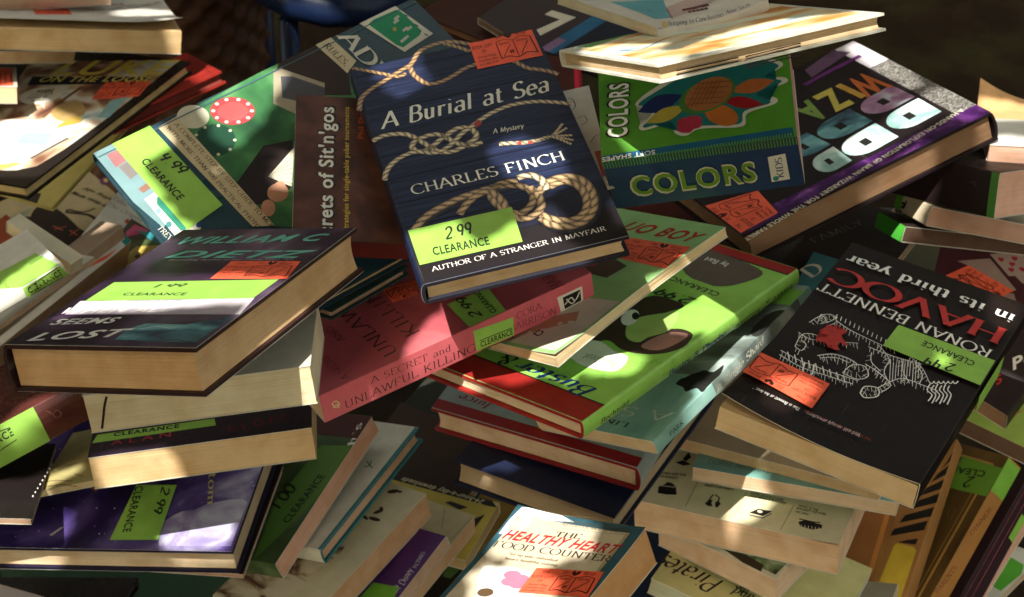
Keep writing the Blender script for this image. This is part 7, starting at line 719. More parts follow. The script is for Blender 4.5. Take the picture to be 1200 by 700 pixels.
 [('speck_print','top',[('P',[(.05067,.01772),(.05129,.01772),(.05129,.01836),(.05067,.01836)],(.7,.68,.7)),('P',[(.03327,.01142),(.03389,.01142),(.03389,.01207),(.03327,.01207)],(.7,.68,.7)),('P',[(.19705,.13747),(.19788,.13747),(.19788,.13833),(.19705,.13833)],(.7,.68,.7)),('P',[(.04764,.09217),(.04819,.09217),(.04819,.09274),(.04764,.09274)],(.7,.68,.7)),('P',[(.03706,.01824),(.03758,.01824),(.03758,.01877),(.03706,.01877)],(.7,.68,.7)),('P',[(.1991,.14236),(.19995,.14236),(.19995,.14325),(.1991,.14325)],(.7,.68,.7)),('P',[(.17183,.03322),(.17239,.03322),(.17239,.03381),(.17183,.03381)],(.7,.68,.7)),('P',[(.13459,.1257),(.13547,.1257),(.13547,.12661),(.13459,.12661)],(.7,.68,.7)),('P',[(.18892,.01489),(.18965,.01489),(.18965,.01566),(.18892,.01566)],(.7,.68,.7)),('P',[(.14419,.08689),(.14468,.08689),(.14468,.0874),(.14419,.0874)],(.7,.68,.7)),('P',[(.10166,.01534),(.10259,.01534),(.10259,.01631),(.10166,.01631)],(.7,.68,.7)),('P',[(.18579,.09405),(.18635,.09405),(.18635,.09464),(.18579,.09464)],(.7,.68,.7)),('P',[(.1951,.0983),(.196,.0983),(.196,.09923),(.1951,.09923)],(.7,.68,.7)),('P',[(.18204,.08731),(.18267,.08731),(.18267,.08796),(.18204,.08796)],(.7,.68,.7)),('P',[(.12856,.07403),(.12904,.07403),(.12904,.07453),(.12856,.07453)],(.7,.68,.7)),('P',[(.0655,.13956),(.06591,.13956),(.06591,.13998),(.0655,.13998)],(.7,.68,.7)),('P',[(.00994,.10757),(.01049,.10757),(.01049,.10814),(.00994,.10814)],(.7,.68,.7)),('P',[(.11476,.08093),(.11535,.08093),(.11535,.08154),(.11476,.08154)],(.7,.68,.7)),('P',[(.21408,.03359),(.21445,.03359),(.21445,.03424),(.21408,.03424)],(.7,.68,.7)),('P',[(.04351,.10866),(.04405,.10866),(.04405,.10922),(.04351,.10922)],(.7,.68,.7)),('P',[(.07638,.12828),(.07696,.12828),(.07696,.12888),(.07638,.12888)],(.7,.68,.7)),('P',[(.1199,.15531),(.12034,.15531),(.12034,.15577),(.1199,.15577)],(.7,.68,.7)),('P',[(.01323,.03931),(.01406,.03931),(.01406,.04017),(.01323,.04017)],(.7,.68,.7)),('P',[(.13211,.04077),(.13269,.04077),(.13269,.04138),(.13211,.04138)],(.7,.68,.7)),('P',[(.03811,.07883),(.03852,.07883),(.03852,.07926),(.03811,.07926)],(.7,.68,.7)),('P',[(.14968,.15387),(.15062,.15387),(.15062,.15485),(.14968,.15485)],(.7,.68,.7)),('P',[(.15775,.16485),(.15815,.16485),(.15815,.16526),(.15775,.16526)],(.7,.68,.7)),('P',[(.06204,.1659),(.06287,.1659),(.06287,.16677),(.06204,.16677)],(.7,.68,.7)),('P',[(.0881,.16201),(.08885,.16201),(.08885,.16278),(.0881,.16278)],(.7,.68,.7)),('P',[(.17558,.05039),(.17608,.05039),(.17608,.05091),(.17558,.05091)],(.7,.68,.7)),('P',[(.09534,.02343),(.09595,.02343),(.09595,.02406),(.09534,.02406)],(.7,.68,.7)),('P',[(.20647,.0569),(.20686,.0569),(.20686,.05731),(.20647,.05731)],(.7,.68,.7)),('P',[(.00962,.02912),(.01046,.02912),(.01046,.03),(.00962,.03)],(.7,.68,.7)),('P',[(.07786,.04986),(.07831,.04986),(.07831,.05032),(.07786,.05032)],(.7,.68,.7)),('P',[(.21075,.07281),(.21125,.07281),(.21125,.07334),(.21075,.07334)],(.7,.68,.7)),('P',[(.01274,.00949),(.01322,.00949),(.01322,.01),(.01274,.01)],(.7,.68,.7)),('P',[(.14529,.0257),(.1457,.0257),(.1457,.02613),(.14529,.02613)],(.7,.68,.7)),('P',[(.10533,.04277),(.10629,.04277),(.10629,.04378),(.10533,.04378)],(.7,.68,.7)),('P',[(.02625,.09089),(.02708,.09089),(.02708,.09176),(.02625,.09176)],(.7,.68,.7)),('P',[(.08787,.16962),(.08853,.16962),(.08853,.17031),(.08787,.17031)],(.7,.68,.7)),('P',[(.05192,.07052),(.05233,.07052),(.05233,.07095),(.05192,.07095)],(.7,.68,.7)),('P',[(.09042,.04269),(.09132,.04269),(.09132,.04363),(.09042,.04363)],(.7,.68,.7)),('P',[(.1784,.08563),(.1788,.08563),(.1788,.08605),(.1784,.08605)],(.7,.68,.7)),('P',[(.05461,.04163),(.05512,.04163),(.05512,.04216),(.05461,.04216)],(.7,.68,.7)),('P',[(.04969,.14937),(.05016,.14937),(.05016,.14985),(.04969,.14985)],(.7,.68,.7)),('P',[(.01101,.15938),(.01172,.15938),(.01172,.16013),(.01101,.16013)],(.7,.68,.7)),('P',[(.21264,.06921),(.21355,.06921),(.21355,.07015),(.21264,.07015)],(.7,.68,.7)),('P',[(.14038,.13582),(.1412,.13582),(.1412,.13667),(.14038,.13667)],(.7,.68,.7)),('P',[(.10611,.01596),(.10661,.01596),(.10661,.01649),(.10611,.01649)],(.7,.68,.7)),('P',[(.18757,.15453),(.1885,.15453),(.1885,.15549),(.18757,.15549)],(.7,.68,.7)),('P',[(.07225,.11282),(.0731,.11282),(.0731,.1137),(.07225,.1137)],(.7,.68,.7)),('P',[(.13792,.13994),(.13861,.13994),(.13861,.14066),(.13792,.14066)],(.7,.68,.7)),('P',[(.14055,.11781),(.14109,.11781),(.14109,.11837),(.14055,.11837)],(.7,.68,.7)),('P',[(.19809,.16423),(.19852,.16423),(.19852,.16468),(.19809,.16468)],(.7,.68,.7)),('P',[(.20846,.16518),(.20923,.16518),(.20923,.16598),(.20846,.16598)],(.7,.68,.7)),('P',[(.00956,.15439),(.01002,.15439),(.01002,.15487),(.00956,.15487)],(.7,.68,.7)),('P',[(.20791,.11458),(.20833,.11458),(.20833,.11502),(.20791,.11502)],(.7,.68,.7)),('P',[(.03591,.10909),(.03662,.10909),(.03662,.10983),(.03591,.10983)],(.7,.68,.7)),('P',[(.16025,.15929),(.16076,.15929),(.16076,.15982),(.16025,.15982)],(.7,.68,.7)),('P',[(.0007,.15841),(.0011,.15841),(.0011,.15882),(.0007,.15882)],(.7,.68,.7))]),
  ('streak_print','top',[('P',[(.06802,.02253),(.07069,.02258),(.06391,.01325),(.06127,.01377)],(.45,.4,.45))]),
  ('artwork_print','top',[('P',[(.14762,.0267),(.1572,.03735),(.16245,.04124),(.17159,.04288),(.17951,.04873),(.1867,.05161),(.19714,.05433),(.20798,.05557),(.21291,.05204),(.21226,.02796),(.21213,.00548),(.15452,.00419)],'nebula')]),
  ('title_lettering','top',[('T','tom','serif',(.17273,.08276),(.00861,-.03485),(.00592,.00146),(.45,.4,.16))])],
 [('clearance_sticker','top',[('P',[(.14961,.06947),(.15213,.01002),(.11299,.00917),(.11598,.06899)],(.245,.45,.075))],[('T','2.99','hand',(.13844,.06781),(.00102,-.03091),(.00708,.00023),(.018,.02,.016)),('T','CLEARANCE','bold',(.11601,.06749),(.00491,-.0502),(.00626,.00061),(.018,.02,.016))])]),
('paperback_book','thin black booklet with pale page edge, between the violet hardcover and the dark green one','book',[(.98939,.13917,-.04176,-.23575),(-.14,.98999,-.01778,-.1258),(.03887,.02344,.99897,.30571)],(.09235,.13196,.00401),'x0',0,0,(.018,.012,.012),(.44,.26,.18),None,[],
 [],
 []),
('paperback_book','dark green paperback with a wide sticker marked 1.00, pages facing right','book',[(.84668,.42009,-.32659,-.1863),(-.46627,.88146,-.07497,-.07806),(.25638,.21576,.94219,.28892)],(.11474,.16242,.01729),'y0',0,0,'dark_green_cover',(.6,.36,.27),None,[],
 [('title_lettering','top',[('T','his','serifbold',(.11571,.12856),(-.00584,.02558),(-.00612,-.0014),(.6,.58,.52)),('P',[(.03442,.13643),(.11462,.13643),(.11462,.16177),(.03442,.16177)],(.05,.014,.012))]),
  ('barcode_print','y0',[('L',[(.08619,.0142),(.08463,.00595)],.00048,(.02,.03,.01),0),('L',[(.08762,.01353),(.08606,.00528)],.00048,(.02,.03,.01),0),('L',[(.08905,.01286),(.0875,.00461)],.00048,(.02,.03,.01),0),('L',[(.09049,.01219),(.08894,.00394)],.00048,(.02,.03,.01),0),('L',[(.09192,.01152),(.09038,.00327)],.00048,(.02,.03,.01),0),('L',[(.09335,.01086),(.09181,.0026)],.00048,(.02,.03,.01),0),('L',[(.09478,.01019),(.09325,.00194)],.00048,(.02,.03,.01),0),('L',[(.0962,.00952),(.09468,.00127)],.00048,(.02,.03,.01),0),('L',[(.09763,.00886),(.09612,.0006)],.00048,(.02,.03,.01),0)])],
 [('clearance_sticker','top',[('P',[(.08439,.12468),(.1139,.12833),(.11444,.07098),(.10035,.02295),(.09252,.0003),(.07663,.06032)],(.075,.17,.03))],[('T','1.00','hand',(.08569,.0536),(.00274,.02607),(-.01274,.00134),(.01,.02,.008)),('T','CLEARANCE','bold',(.1026,.04094),(.0053,.05262),(-.00716,.00072),(.01,.02,.008))])]),
('hardcover_book','off-white thin hardcover with teal edge, leaning beside the dark green paperback','book',[(.84008,.47265,-.26622,-.15707),(-.48838,.87259,.00808,-.05667),(.23612,.12323,.96388,.27641)],(.12494,.1535,.01456),'y0',1,0,(.58,.56,.46),(.55,.38,.28),(.03,.16,.18),[],
 [('edge_band','top',[('P',[(.12181,.00061),(.12481,.00061),(.12481,.15289),(.12181,.15289)],(.03,.17,.19))]),
  ('ornament_print','top',[('L',[(.10253,.10537),(.10841,.10038),(.11355,.09854)],.0009,(.04,.08,.04),1),('L',[(.10433,.09757),(.10841,.10038),(.10605,.10604)],.0009,(.04,.08,.04),1)])],
 []),
('paperback_book','cream paperback with dark blotches and brown hide pattern, leaning open to the right','book',[(.81925,.55144,-.15728,-.14375),(-.56188,.82674,-.02814,-.1205),(.11451,.11142,.98715,.24969)],(.09012,.17013,.02453),'x0',0,0,(.56,.5,.33),(.58,.36,.22),None,[],
 [('artwork_print','top',[('P',[(.00009,.00068),(.05587,.00068),(.06669,.08507),(.05587,.1225),(.00009,.1225)],'animal_hide'),('E',(.06179,.16104),(.00405,.00284),(.00148,-.00197),(.03,.02,.015)),('E',(.06749,.16304),(.00185,.00082),(.00088,-.00118),(.03,.02,.015)),('E',(.06552,.1357),(.00281,.00331),(.00131,-.00172),(.03,.02,.015)),('E',(.06799,.12709),(.00543,.0009),(.00145,-.0019),(.03,.02,.015)),('E',(.06607,.13903),(.00153,.00068),(.00204,-.00269),(.03,.02,.015)),('E',(.05891,.12557),(.00421,-.00067),(.00146,-.0019),(.03,.02,.015))])],
 []),
('paperback_book','violet spined video case with white script, bottom middle','video case',[(.81853,.51835,-.24765,-.08661),(-.5487,.8331,-.06981,-.13593),(.17013,.19303,.96633,.24172)],(.03879,.10378,.01305),'y1',0,0,(.075,.022,.13),(.52,.36,.26),None,[],
 [('title_lettering','top',[('T','Disney','script',(.03572,.04554),(-.0024,.01775),(-.00627,-.00085),(.6,.55,.6)),('T','PICTURES','serif',(.03492,.06473),(-.00266,.0175),(-.00351,-.00053),(.6,.55,.6)),('T','alt','script',(.03395,.03617),(.00109,.00694),(-.00695,.00109),(.6,.55,.6))])],
 [('clearance_sticker','top',[('P',[(.00856,.0394),(.03264,.04227),(.03849,.02089),(.00622,.01334)],(.16,.42,.04))],[])]),
('paperback_book','creased cream paperback beside the violet video case','book',[(.88612,.46315,-.01682,-.08377),(-.4631,.88628,.00714,-.08505),(.01821,.00147,.99983,.21665)],(.06501,.13273,.01793),'x0',0,0,(.58,.48,.26),(.56,.36,.22),None,[],
 [('crease','top',[('L',[(.0361,.13058),(.04772,.10476)],.0007,(.35,.25,.14),0),('L',[(.0634,.12968),(.06125,.08907)],.0006,(.35,.25,.14),0)])],
 []),
('paperback_book','black and yellow magazine style book promising round the clock downloads','magazine',[(.91949,.3887,-.05874,-.0727),(-.3927,.91501,-.09237,-.01603),(.01784,.108,.99399,.20347)],(.11981,.07279,.01313),'y1',0,0,(.5,.4,.07),(.4,.3,.15),None,[],
 [('artwork_print','top',[('P',[(.00196,.07249),(.11951,.07249),(.11951,.06645),(.11363,.06553),(.00246,.06712)],(.014,.012,.011)),('P',[(.07449,.05663),(.07866,.0599),(.09636,.05811),(.09025,.05292)],(.014,.012,.011)),('P',[(.1066,.04676),(.11386,.05558),(.11195,.03755)],(.014,.012,.011)),('P',[(.11308,.07249),(.11948,.07249),(.11951,.06877),(.11937,.06732)],(.5,.42,.2))]),
  ('title_lettering','top',[('T','24-hour-a-day downloads','boldit',(.10723,.07083),(-.08132,.00198),(-.00013,-.00521),(.55,.48,.28))])],
 []),
('paperback_book','dark paperback with a dull green sticker, mostly hidden by the tan heart paperback','book',[(.92076,.38974,.01779,-.06256),(-.38646,.90487,.17846,-.06619),(.05345,-.1712,.98379,.1893)],(.0489,.08268,.00477),'x0',0,0,(.02,.016,.012),(.2,.14,.1),None,[],
 [],
 [('clearance_sticker','top',[('P',[(.03078,.06529),(.03303,.07876),(.0486,.0807),(.0447,.03696),(.03735,.03702)],(.14,.26,.06))],[])]),
('paperback_book','small thick paperback with leafy photograph, below the quiz book','book',[(.77014,.63505,-.06004,.20249),(-.63677,.77093,-.01386,-.09646),(.03749,.0489,.9981,.25509)],(.11483,.09566,.02441),'y1',0,0,(.5,.48,.36),(.56,.42,.31),None,[],
 [('artwork_print','top',[('P',[(.00344,.00478),(.11138,.00478),(.11138,.09279),(.00344,.09279)],'forest_photo'),('P',[(.06118,.00567),(.08126,.01037),(.09767,.00869),(.10022,.00098),(.08216,.00136)],(.03,.022,.012))])],
 []),
('paperback_book','pale yellow book with tall black script title about pirates','book',[(.88218,.43097,.1898,.21165),(-.44749,.89272,.05286,-.11795),(-.14666,-.13157,.9804,.22333)],(.14939,.13811,.01521),'y1',0,0,(.54,.5,.22),(.4,.42,.32),None,[],
 [('title_lettering','top',[('T','Pirates','script',(.05048,.03648),(-.05593,.0007),(-.00028,-.02251),(.014,.012,.011)),('T','and','italicbold',(.07826,.03562),(-.01787,.00068),(-.00047,-.01226),(.014,.012,.011)),('T','the','italicbold',(.07198,.04042),(-.01077,.00035),(-.00029,-.00898),(.014,.012,.011))])],
 []),
('paperback_book','grey green paperback end at the bottom, right of the leafy one','book',[(.96073,.27689,.01816,.29075),(-.25101,.83931,.48224,-.089),(.11828,-.46786,.87585,.17905)],(.08133,.08767,.01022),'y1',0,0,(.42,.4,.28),(.45,.38,.28),None,[],
 [('title_lettering','top',[('T','is','bold',(.02379,.0191),(-.0079,.00115),(-.00181,-.01248),(.014,.012,.011))])],
 []),
('hardcover_book','orange brown hardcover leaning at the bottom, left of the striped one','book',[(.90958,.32432,-.25977,.30922),(-.41548,.69984,-.58103,.00323),(-.00664,.63643,.77131,.14591)],(.06238,.09226,.04412),'x1',0,0,(.19,.075,.02,.5),(.4,.25,.12),None,[],
 [('title_lettering','top',[('T','W','bold',(.04215,.02405),(-.00652,-.00035),(.00016,-.00301),(.1,.03,.01)),('T','A','seriflight',(.04861,.06987),(-.00635,.00359),(-.00445,-.00787),(.18,.06,.02)),('P',[(.05802,.00037),(.06232,.00037),(.06232,.09189),(.05802,.09189)],(.33,.13,.03))])],
 []),
('paperback_book','orange and black striped book with a yellow panel, under the black woodcut paperback','book',[(.85665,.36431,-.36529,.36727),(-.50399,.74224,-.44167,.03641),(.11024,.56246,.81945,.14654)],(.05271,.1839,.02677),'x1',0,0,(.27,.13,.04,.5),(.1,.02,.018),None,[],
 [('artwork_print','top',[('P',[(.02045,.07892),(.04963,.09316),(.05002,.10245),(.02336,.0872)],(.014,.012,.011)),('P',[(.02576,.09362),(.0514,.10685),(.0518,.11618),(.02868,.10193)],(.014,.012,.011)),('P',[(.03108,.10836),(.05241,.1206),(.05241,.12997),(.034,.11668)],(.014,.012,.011)),('P',[(.03641,.12313),(.05241,.13439),(.05241,.1438),(.03934,.13147)],(.014,.012,.011)),('P',[(.04176,.13794),(.05241,.14824),(.05241,.15769),(.04469,.14629)],(.014,.012,.011)),('P',[(.04711,.15277),(.05241,.16214),(.05241,.17163),(.05006,.16115)],(.014,.012,.011)),('P',[(.02321,.00356),(.02758,.07139),(.03005,.07493),(.04482,.07526),(.04833,.0728),(.04833,.01921),(.04703,.01047)],(.46,.33,.035)),('P',[(.02988,.07546),(.04618,.07792),(.04654,.08373),(.03734,.07979)],(.014,.012,.011))]),
  ('title_lettering','top',[('T','PARTY','bold',(.03704,.02719),(-.0191,-.00319),(.00065,-.00387),(.014,.012,.011))])],
 []),
('paperback_book','paperback at the top left corner, above the fluttering white cover','book',[(.9289,-.33922,.14859,-.46272),(.35764,.92585,-.12209,.44479),(-.09616,.16655,.98133,.51391)],(.12616,.11338,.0187),'y1',0,0,(.55,.4,.34),(.62,.42,.33),None,[],
 [],
 []),
('paperback_book','thick paperback with a lifted white cover on the upper left stack','book',[(.94445,-.30904,.11186,-.42063),(.28129,.93609,.21123,.40412),(-.16999,-.16803,.97101,.47237)],(.18533,.12968,.02287),'y1',0,0,(.58,.55,.48),(.6,.44,.24),None,[('lift','y',.008),('curl',1,0,.006,.06)],
 [('title_lettering','top',[('T','THE WHEELS','boldit',(.08853,.07174),(.05591,.02291),(-.0029,.00708),(.34,.06,.04)),('T','to be read','serif',(.0892,.04761),(.02105,.01311),(-.00259,.00416),(.3,.05,.04)),('T','Summer Stories','script',(.12581,.06669),(.02915,.03075),(-.0036,.00341),(.12,.09,.07)),('T','fathers','italic',(.02789,.04242),(.02017,.01289),(-.00264,.00413),(.014,.012,.011)),('T','THE NIGHT','serif',(.14853,.07497),(.03529,.03329),(-.00496,.00526),(.1,.07,.06))])],
 [('price_sticker','top',[('P',[(.05003,.06862),(.08439,.06657),(.08534,.03428),(.05004,.0274)],(.78,.115,.055))],[('T','THE','sans',(.05415,.06104),(.00413,-.00005),(.00004,.0035),(.045,.01,.008)),('T','BOOK LOFT','sans',(.05107,.05281),(.01072,.00044),(-.00015,.00356),(.045,.01,.008)),('T','OF','sans',(.05523,.04698),(.00243,.00019),(-.00023,.00296),(.045,.01,.008)),('T','German Village','sans',(.05212,.04066),(.00975,.00114),(-.00023,.00198),(.045,.01,.008)),('T','Columbus, Ohio','sans',(.05213,.03582),(.00978,.00143),(-.00027,.00186),(.045,.01,.008)),('T','614-464-1774','sans',(.05214,.031),(.00981,.00172),(-.00031,.00174),(.045,.01,.008)),('T','Be','seriflight',(.06483,.06129),(.00311,-.00004),(.00007,.00505),(.045,.01,.008)),('T','Wise','seriflight',(.07484,.06115),(.00624,-.00009),(.00007,.00502),(.045,.01,.008)),('E',(.06997,.06377),(.00086,-.00003),(-.00004,.00256),(.045,.01,.008)),('E',(.07238,.0637),(.00086,-.00003),(-.00004,.00252),(.045,.01,.008)),('E',(.07121,.06156),(.00104,-.00002),(-.00003,.00217),(.045,.01,.008)),('L',[(.06384,.05636),(.06796,.05866),(.07285,.05654),(.07765,.05939),(.08222,.0574)],.00057,(.045,.01,.008),1),('L',[(.06403,.03607),(.06822,.03818),(.07319,.0361),(.07807,.0403),(.08344,.03845)],.00085,(.045,.01,.008),1),('L',[(.06384,.05636),(.06403,.03607)],.00071,(.045,.01,.008),0),('L',[(.07285,.05654),(.07319,.0361)],.00057,(.045,.01,.008),0),('L',[(.08222,.0574),(.08344,.03845)],.00092,(.045,.01,.008),0),('L',[(.06541,.03851),(.07084,.05146)],.00051,(.045,.01,.008),0),('L',[(.07491,.03916),(.08058,.05335)],.00071,(.045,.01,.008),0),('T','PUB PRICE','sans',(.06526,.05264),(.00556,.00026),(-.0001,.0021),(.045,.01,.008)),('T','OUR PRICE','sans',(.07464,.05377),(.00593,.00024),(-.00009,.00211),(.045,.01,.008)),('T','.99','hand',(.06855,.0404),(.00316,.00042),(-.00046,.0035),(.045,.01,.008))])]),
('paperback_book','paperback end below the thick one on the upper left stack','book',[(.52415,-.82021,.22919,-.4929),(.76169,.57187,.30461,.37202),(-.38091,.01491,.92449,.47055)],(.11955,.09329,.01228),'y1',0,0,(.1,.09,.06),(.52,.38,.22),None,[],
 [],
 []),
('paperback_book','small paperback end at the left edge with a red sticker','book',[(.96658,-.24998,.05683,-.54277),(.22358,.93047,.29023,.30779),(-.12543,-.26783,.95527,.4583)],(.16051,.09678,.01586),'x0',0,0,(.6,.54,.42),(.62,.5,.32),None,[],
 [],
 [('price_sticker','top',[('P',[(.13565,.09223),(.15679,.09333),(.15695,.00678),(.13581,.00355)],(.78,.115,.055))],[('T','BOOK LOFT','sans',(.13677,.05589),(.00738,.0007),(-.00089,.00941),(.045,.01,.008)),('T','German Village','sans',(.13702,.02948),(.00717,.00089),(-.0008,.00643),(.045,.01,.008)),('L',[(.14519,.06558),(.14528,.01767),(.15523,.01905),(.15514,.06642),(.14519,.06558)],.00085,(.045,.01,.008),0),('L',[(.15006,.06599),(.15014,.01834)],.00075,(.045,.01,.008),0)])]),
('comic_book','large comic book with yellow block title and black border, upper left','comic book',[(.91763,.39362,-.05491,-.4536),(-.39138,.91902,.04722,.31003),(.06905,-.02184,.99737,.42886)],(.19561,.27443,.01223),'x0',1,0,(.012,.009,.008,.3),(.55,.42,.2),None,[],
 [('artwork_print','top',[('P',[(.03709,.22963),(.18332,.27413),(.18716,.13798),(.18575,.07355),(.18077,.03702),(.16692,.02415),(.14728,.01808),(.07901,.10538)],'comic_art'),('P',[(.09222,.09805),(.11259,.1155),(.14082,.11649),(.17657,.09775),(.17089,.08153),(.16787,.04867),(.15216,.03686),(.13786,.03594)],(.5,.52,.46),1),('P',[(.13367,.07018),(.12858,.09049),(.15629,.09707),(.16368,.07574)],(.3,.46,.4)),('P',[(.06102,.19889),(.17897,.2336),(.18275,.21847),(.06806,.18052)],(.02,.022,.035)),('P',[(.17716,.13874),(.16918,.17085),(.17994,.18972),(.18823,.14207)],(.2,.36,.36)),('L',[(.12632,.12342),(.12275,.16482),(.12325,.19281)],.00367,(.16,.07,.03),0),('P',[(.12769,.13526),(.12624,.15412),(.14179,.16267),(.15966,.14486),(.15869,.1294),(.14658,.12198)],(.4,.27,.1),1),('P',[(.152,.10868),(.15235,.12749),(.1629,.13444),(.16769,.1246),(.15774,.11413)],(.45,.3,.06),1),('L',[(.16634,.0482),(.1709,.07079),(.17553,.0938)],.00306,(.1,.07,.05),1),('P',[(.14412,.02744),(.15775,.03684),(.16486,.0373),(.15734,.02462),(.14825,.02181)],(.52,.48,.1)),('E',(.09549,.16381),(.01524,.01328),(.01249,-.01436),(.6,.57,.47)),('P',[(.10211,.15082),(.11714,.13978),(.10747,.15242)],(.6,.57,.47))]),
  ('title_lettering','top',[('T','LUKE','boldit',(.07536,.20724),(.11869,.03654),(-.0094,.03055),(.62,.52,.1)),('T','ON THE LOOSE','boldit',(.07456,.18976),(.11017,.03415),(-.00349,.01127),(.62,.52,.1)),('T','WHERE','boldit',(.08847,.16728),(.01455,.00751),(-.00296,.00574),(.014,.012,.011)),('T','COULD POOR','it',(.08693,.15967),(.01896,.00961),(-.00246,.00486),(.014,.012,.011)),('T','THING BE','it',(.08726,.15227),(.01808,.00933),(-.0025,.00484),(.014,.012,.011)),('T','HIDING?','it',(.0948,.14863),(.01221,.00639),(-.00253,.00483),(.014,.012,.011))])],
 [('price_sticker','top',[('P',[(.14062,.20805),(.18342,.22352),(.18972,.18949),(.14899,.17068)],(.78,.115,.055))],[('T','THE','sans',(.14725,.20316),(.0051,.00193),(-.00138,.00364),(.045,.01,.008)),('T','BOOK LOFT','sans',(.1451,.1942),(.01303,.0052),(-.00162,.00405),(.045,.01,.008)),('T','OF','sans',(.15135,.19067),(.00292,.00121),(-.00151,.00366),(.045,.01,.008)),('T','German Village','sans',(.14883,.18356),(.01159,.00498),(-.00113,.00264),(.045,.01,.008)),('T','Columbus, Ohio','sans',(.14981,.17914),(.01152,.00509),(-.00117,.00264),(.045,.01,.008)),('T','614-464-1774','sans',(.15078,.17473),(.01145,.00519),(-.0012,.00264),(.045,.01,.008)),('T','Be','seriflight',(.16033,.20851),(.00382,.00145),(-.002,.00528),(.045,.01,.008)),('T','Wise','seriflight',(.17264,.21317),(.00763,.00289),(-.00201,.00531),(.045,.01,.008)),('E',(.16619,.21343),(.00106,.0004),(-.00051,.00252),(.045,.01,.008)),('E',(.16917,.21454),(.00106,.0004),(-.0005,.0025),(.045,.01,.008)),('E',(.16811,.21184),(.00127,.00048),(-.00043,.00215),(.045,.01,.008)),('L',[(.16005,.2033),(.16467,.20744),(.17101,.20759),(.17637,.2127),(.18226,.21273)],.00068,(.045,.01,.008),1),('L',[(.1641,.18389),(.16874,.18749),(.17505,.18725),(.18012,.19326),(.1868,.19327)],.00103,(.045,.01,.008),1),('L',[(.16005,.2033),(.1641,.18389)],.00086,(.045,.01,.008),0),('L',[(.17101,.20759),(.17505,.18725)],.00068,(.045,.01,.008),0),('L',[(.18226,.21273),(.1868,.19327)],.00111,(.045,.01,.008),0),('L',[(.1653,.18675),(.16948,.20163)],.00061,(.045,.01,.008),0),('L',[(.17655,.19094),(.18094,.20776)],.00086,(.045,.01,.008),0),('T','PUB PRICE','sans',(.16248,.20036),(.00671,.00269),(-.00098,.00245),(.045,.01,.008)),('T','OUR PRICE','sans',(.17367,.2056),(.00714,.00285),(-.00098,.00246),(.045,.01,.008)),('T','.99','hand',(.16872,.18979),(.00371,.00162),(-.00214,.00492),(.045,.01,.008))])]),
('hardcover_book','bright red hardcover poking out behind the comic book','book',[(.86445,-.36049,-.35039,-.35169),(.44243,.87649,.18976,.40627),(.23871,-.31906,.91718,.40101)],(.119,.16613,.0126),'y1',1,0,(.27,.02,.014),(.16,.03,.025),None,[],
 [('crease_print','top',[('L',[(.10077,.09755),(.11329,.0897),(.11204,.02113)],.00064,(.12,.012,.01),1),('L',[(.09697,.06006),(.10885,.04671),(.11121,.01003)],.00064,(.12,.012,.01),1),('L',[(.09853,.08345),(.09531,.04466)],.00091,(.08,.01,.01),1)])],
 []),
('hardcover_book','plastic covered white spined book with a green sticker at the left edge','book',[(.8103,-.46672,-.35438,-.40967),(.5205,.85105,.06928,-.02957),(.26926,-.2406,.93253,.45867)],(.11045,.10985,.01006),'y0',1,0,(.56,.55,.48),(.55,.45,.33),None,[],
 [('spine_lettering','y0',[('T','E','serif',(.06468,.01555),(.0015,.00002),(-.00007,.00418),(.014,.012,.011))])],
 [('clearance_sticker','top',[('P',[(.10094,.05089),(.0789,.0521),(.05887,.05738),(.05269,.03413),(.07434,.0003),(.10791,.00238)],(.245,.45,.075))],[('T','CLEARANCE','bold',(.09151,.03277),(.01234,-.00079),(.00037,.0057),(.05,.1,.02))]),
  ('clearance_sticker','y0',[('P',[(.07448,.00938),(.1078,.00976),(.11015,.0003),(.0738,.0003)],(.245,.45,.075))],[('T','CLEARANCE','black',(.07723,.00277),(.02876,.00016),(-.00002,.00457),(.018,.02,.016)),('L',[(.07797,.00751),(.1055,.00973)],.00075,(.018,.02,.016),0),('L',[(.07725,.00113),(.10635,.00075)],.00075,(.018,.02,.016),0)])]),
('paperback_book','cream paperback end behind the white spined book','book',[(.54608,-.81114,.20937,-.38204),(.83773,.52944,-.13383,.04542),(-.0023,.24848,.96863,.45059)],(.01461,.07288,.01204),'y1',0,0,(.58,.54,.4),(.62,.54,.38),None,[],
 [],
 []),
('paperback_book','bright covered paperback with fanned brown pages at the left edge','book',[(.59588,-.76885,.23194,-.50326),(.7918,.51425,-.32954,.23921),(.13409,.38001,.91521,.31625)],(.09366,.02415,.01787),'y1',0,0,(.4,.1,.05),(.4,.29,.19),None,[],
 [],
 []),
('magazine','white edged magazine beneath the white spined book','magazine',[(.72324,-.48241,-.49417,-.40779),(.6271,.75847,.17737,.04155),(.28925,-.43818,.85108,.40299)],(.12221,.10478,.00326),'y1',0,0,(.56,.54,.48),(.42,.3,.2),None,[],
 [],
 []),
('magazine','magazine with an orange red sticker at its corner, left of the cream book pages','magazine',[(.39995,-.91602,-.03079,-.41055),(.91477,.39687,.07541,.13297),(-.05686,-.05832,.99668,.35368)],(.21219,.0257,.01372),'y1',0,0,(.34,.25,.17),(.38,.26,.17),None,[],
 [],
 [('price_sticker','top',[],[])]),
('hardcover_book','white covered book with a teal tip and brown page block, left of the violet hardcover','book',[(.6621,-.71081,.2374,-.42871),(.70143,.47627,-.53024,.21442),(.26383,.5176,.81393,.27535)],(.16014,.0234,.06166),'y1',0,0,(.6,.58,.53),(.4,.27,.17),None,[],
 [('teal_tip','top',[('P',[(.15293,.00009),(.15998,.00009),(.15998,.0233),(.15293,.0233)],(.02,.2,.17))])],
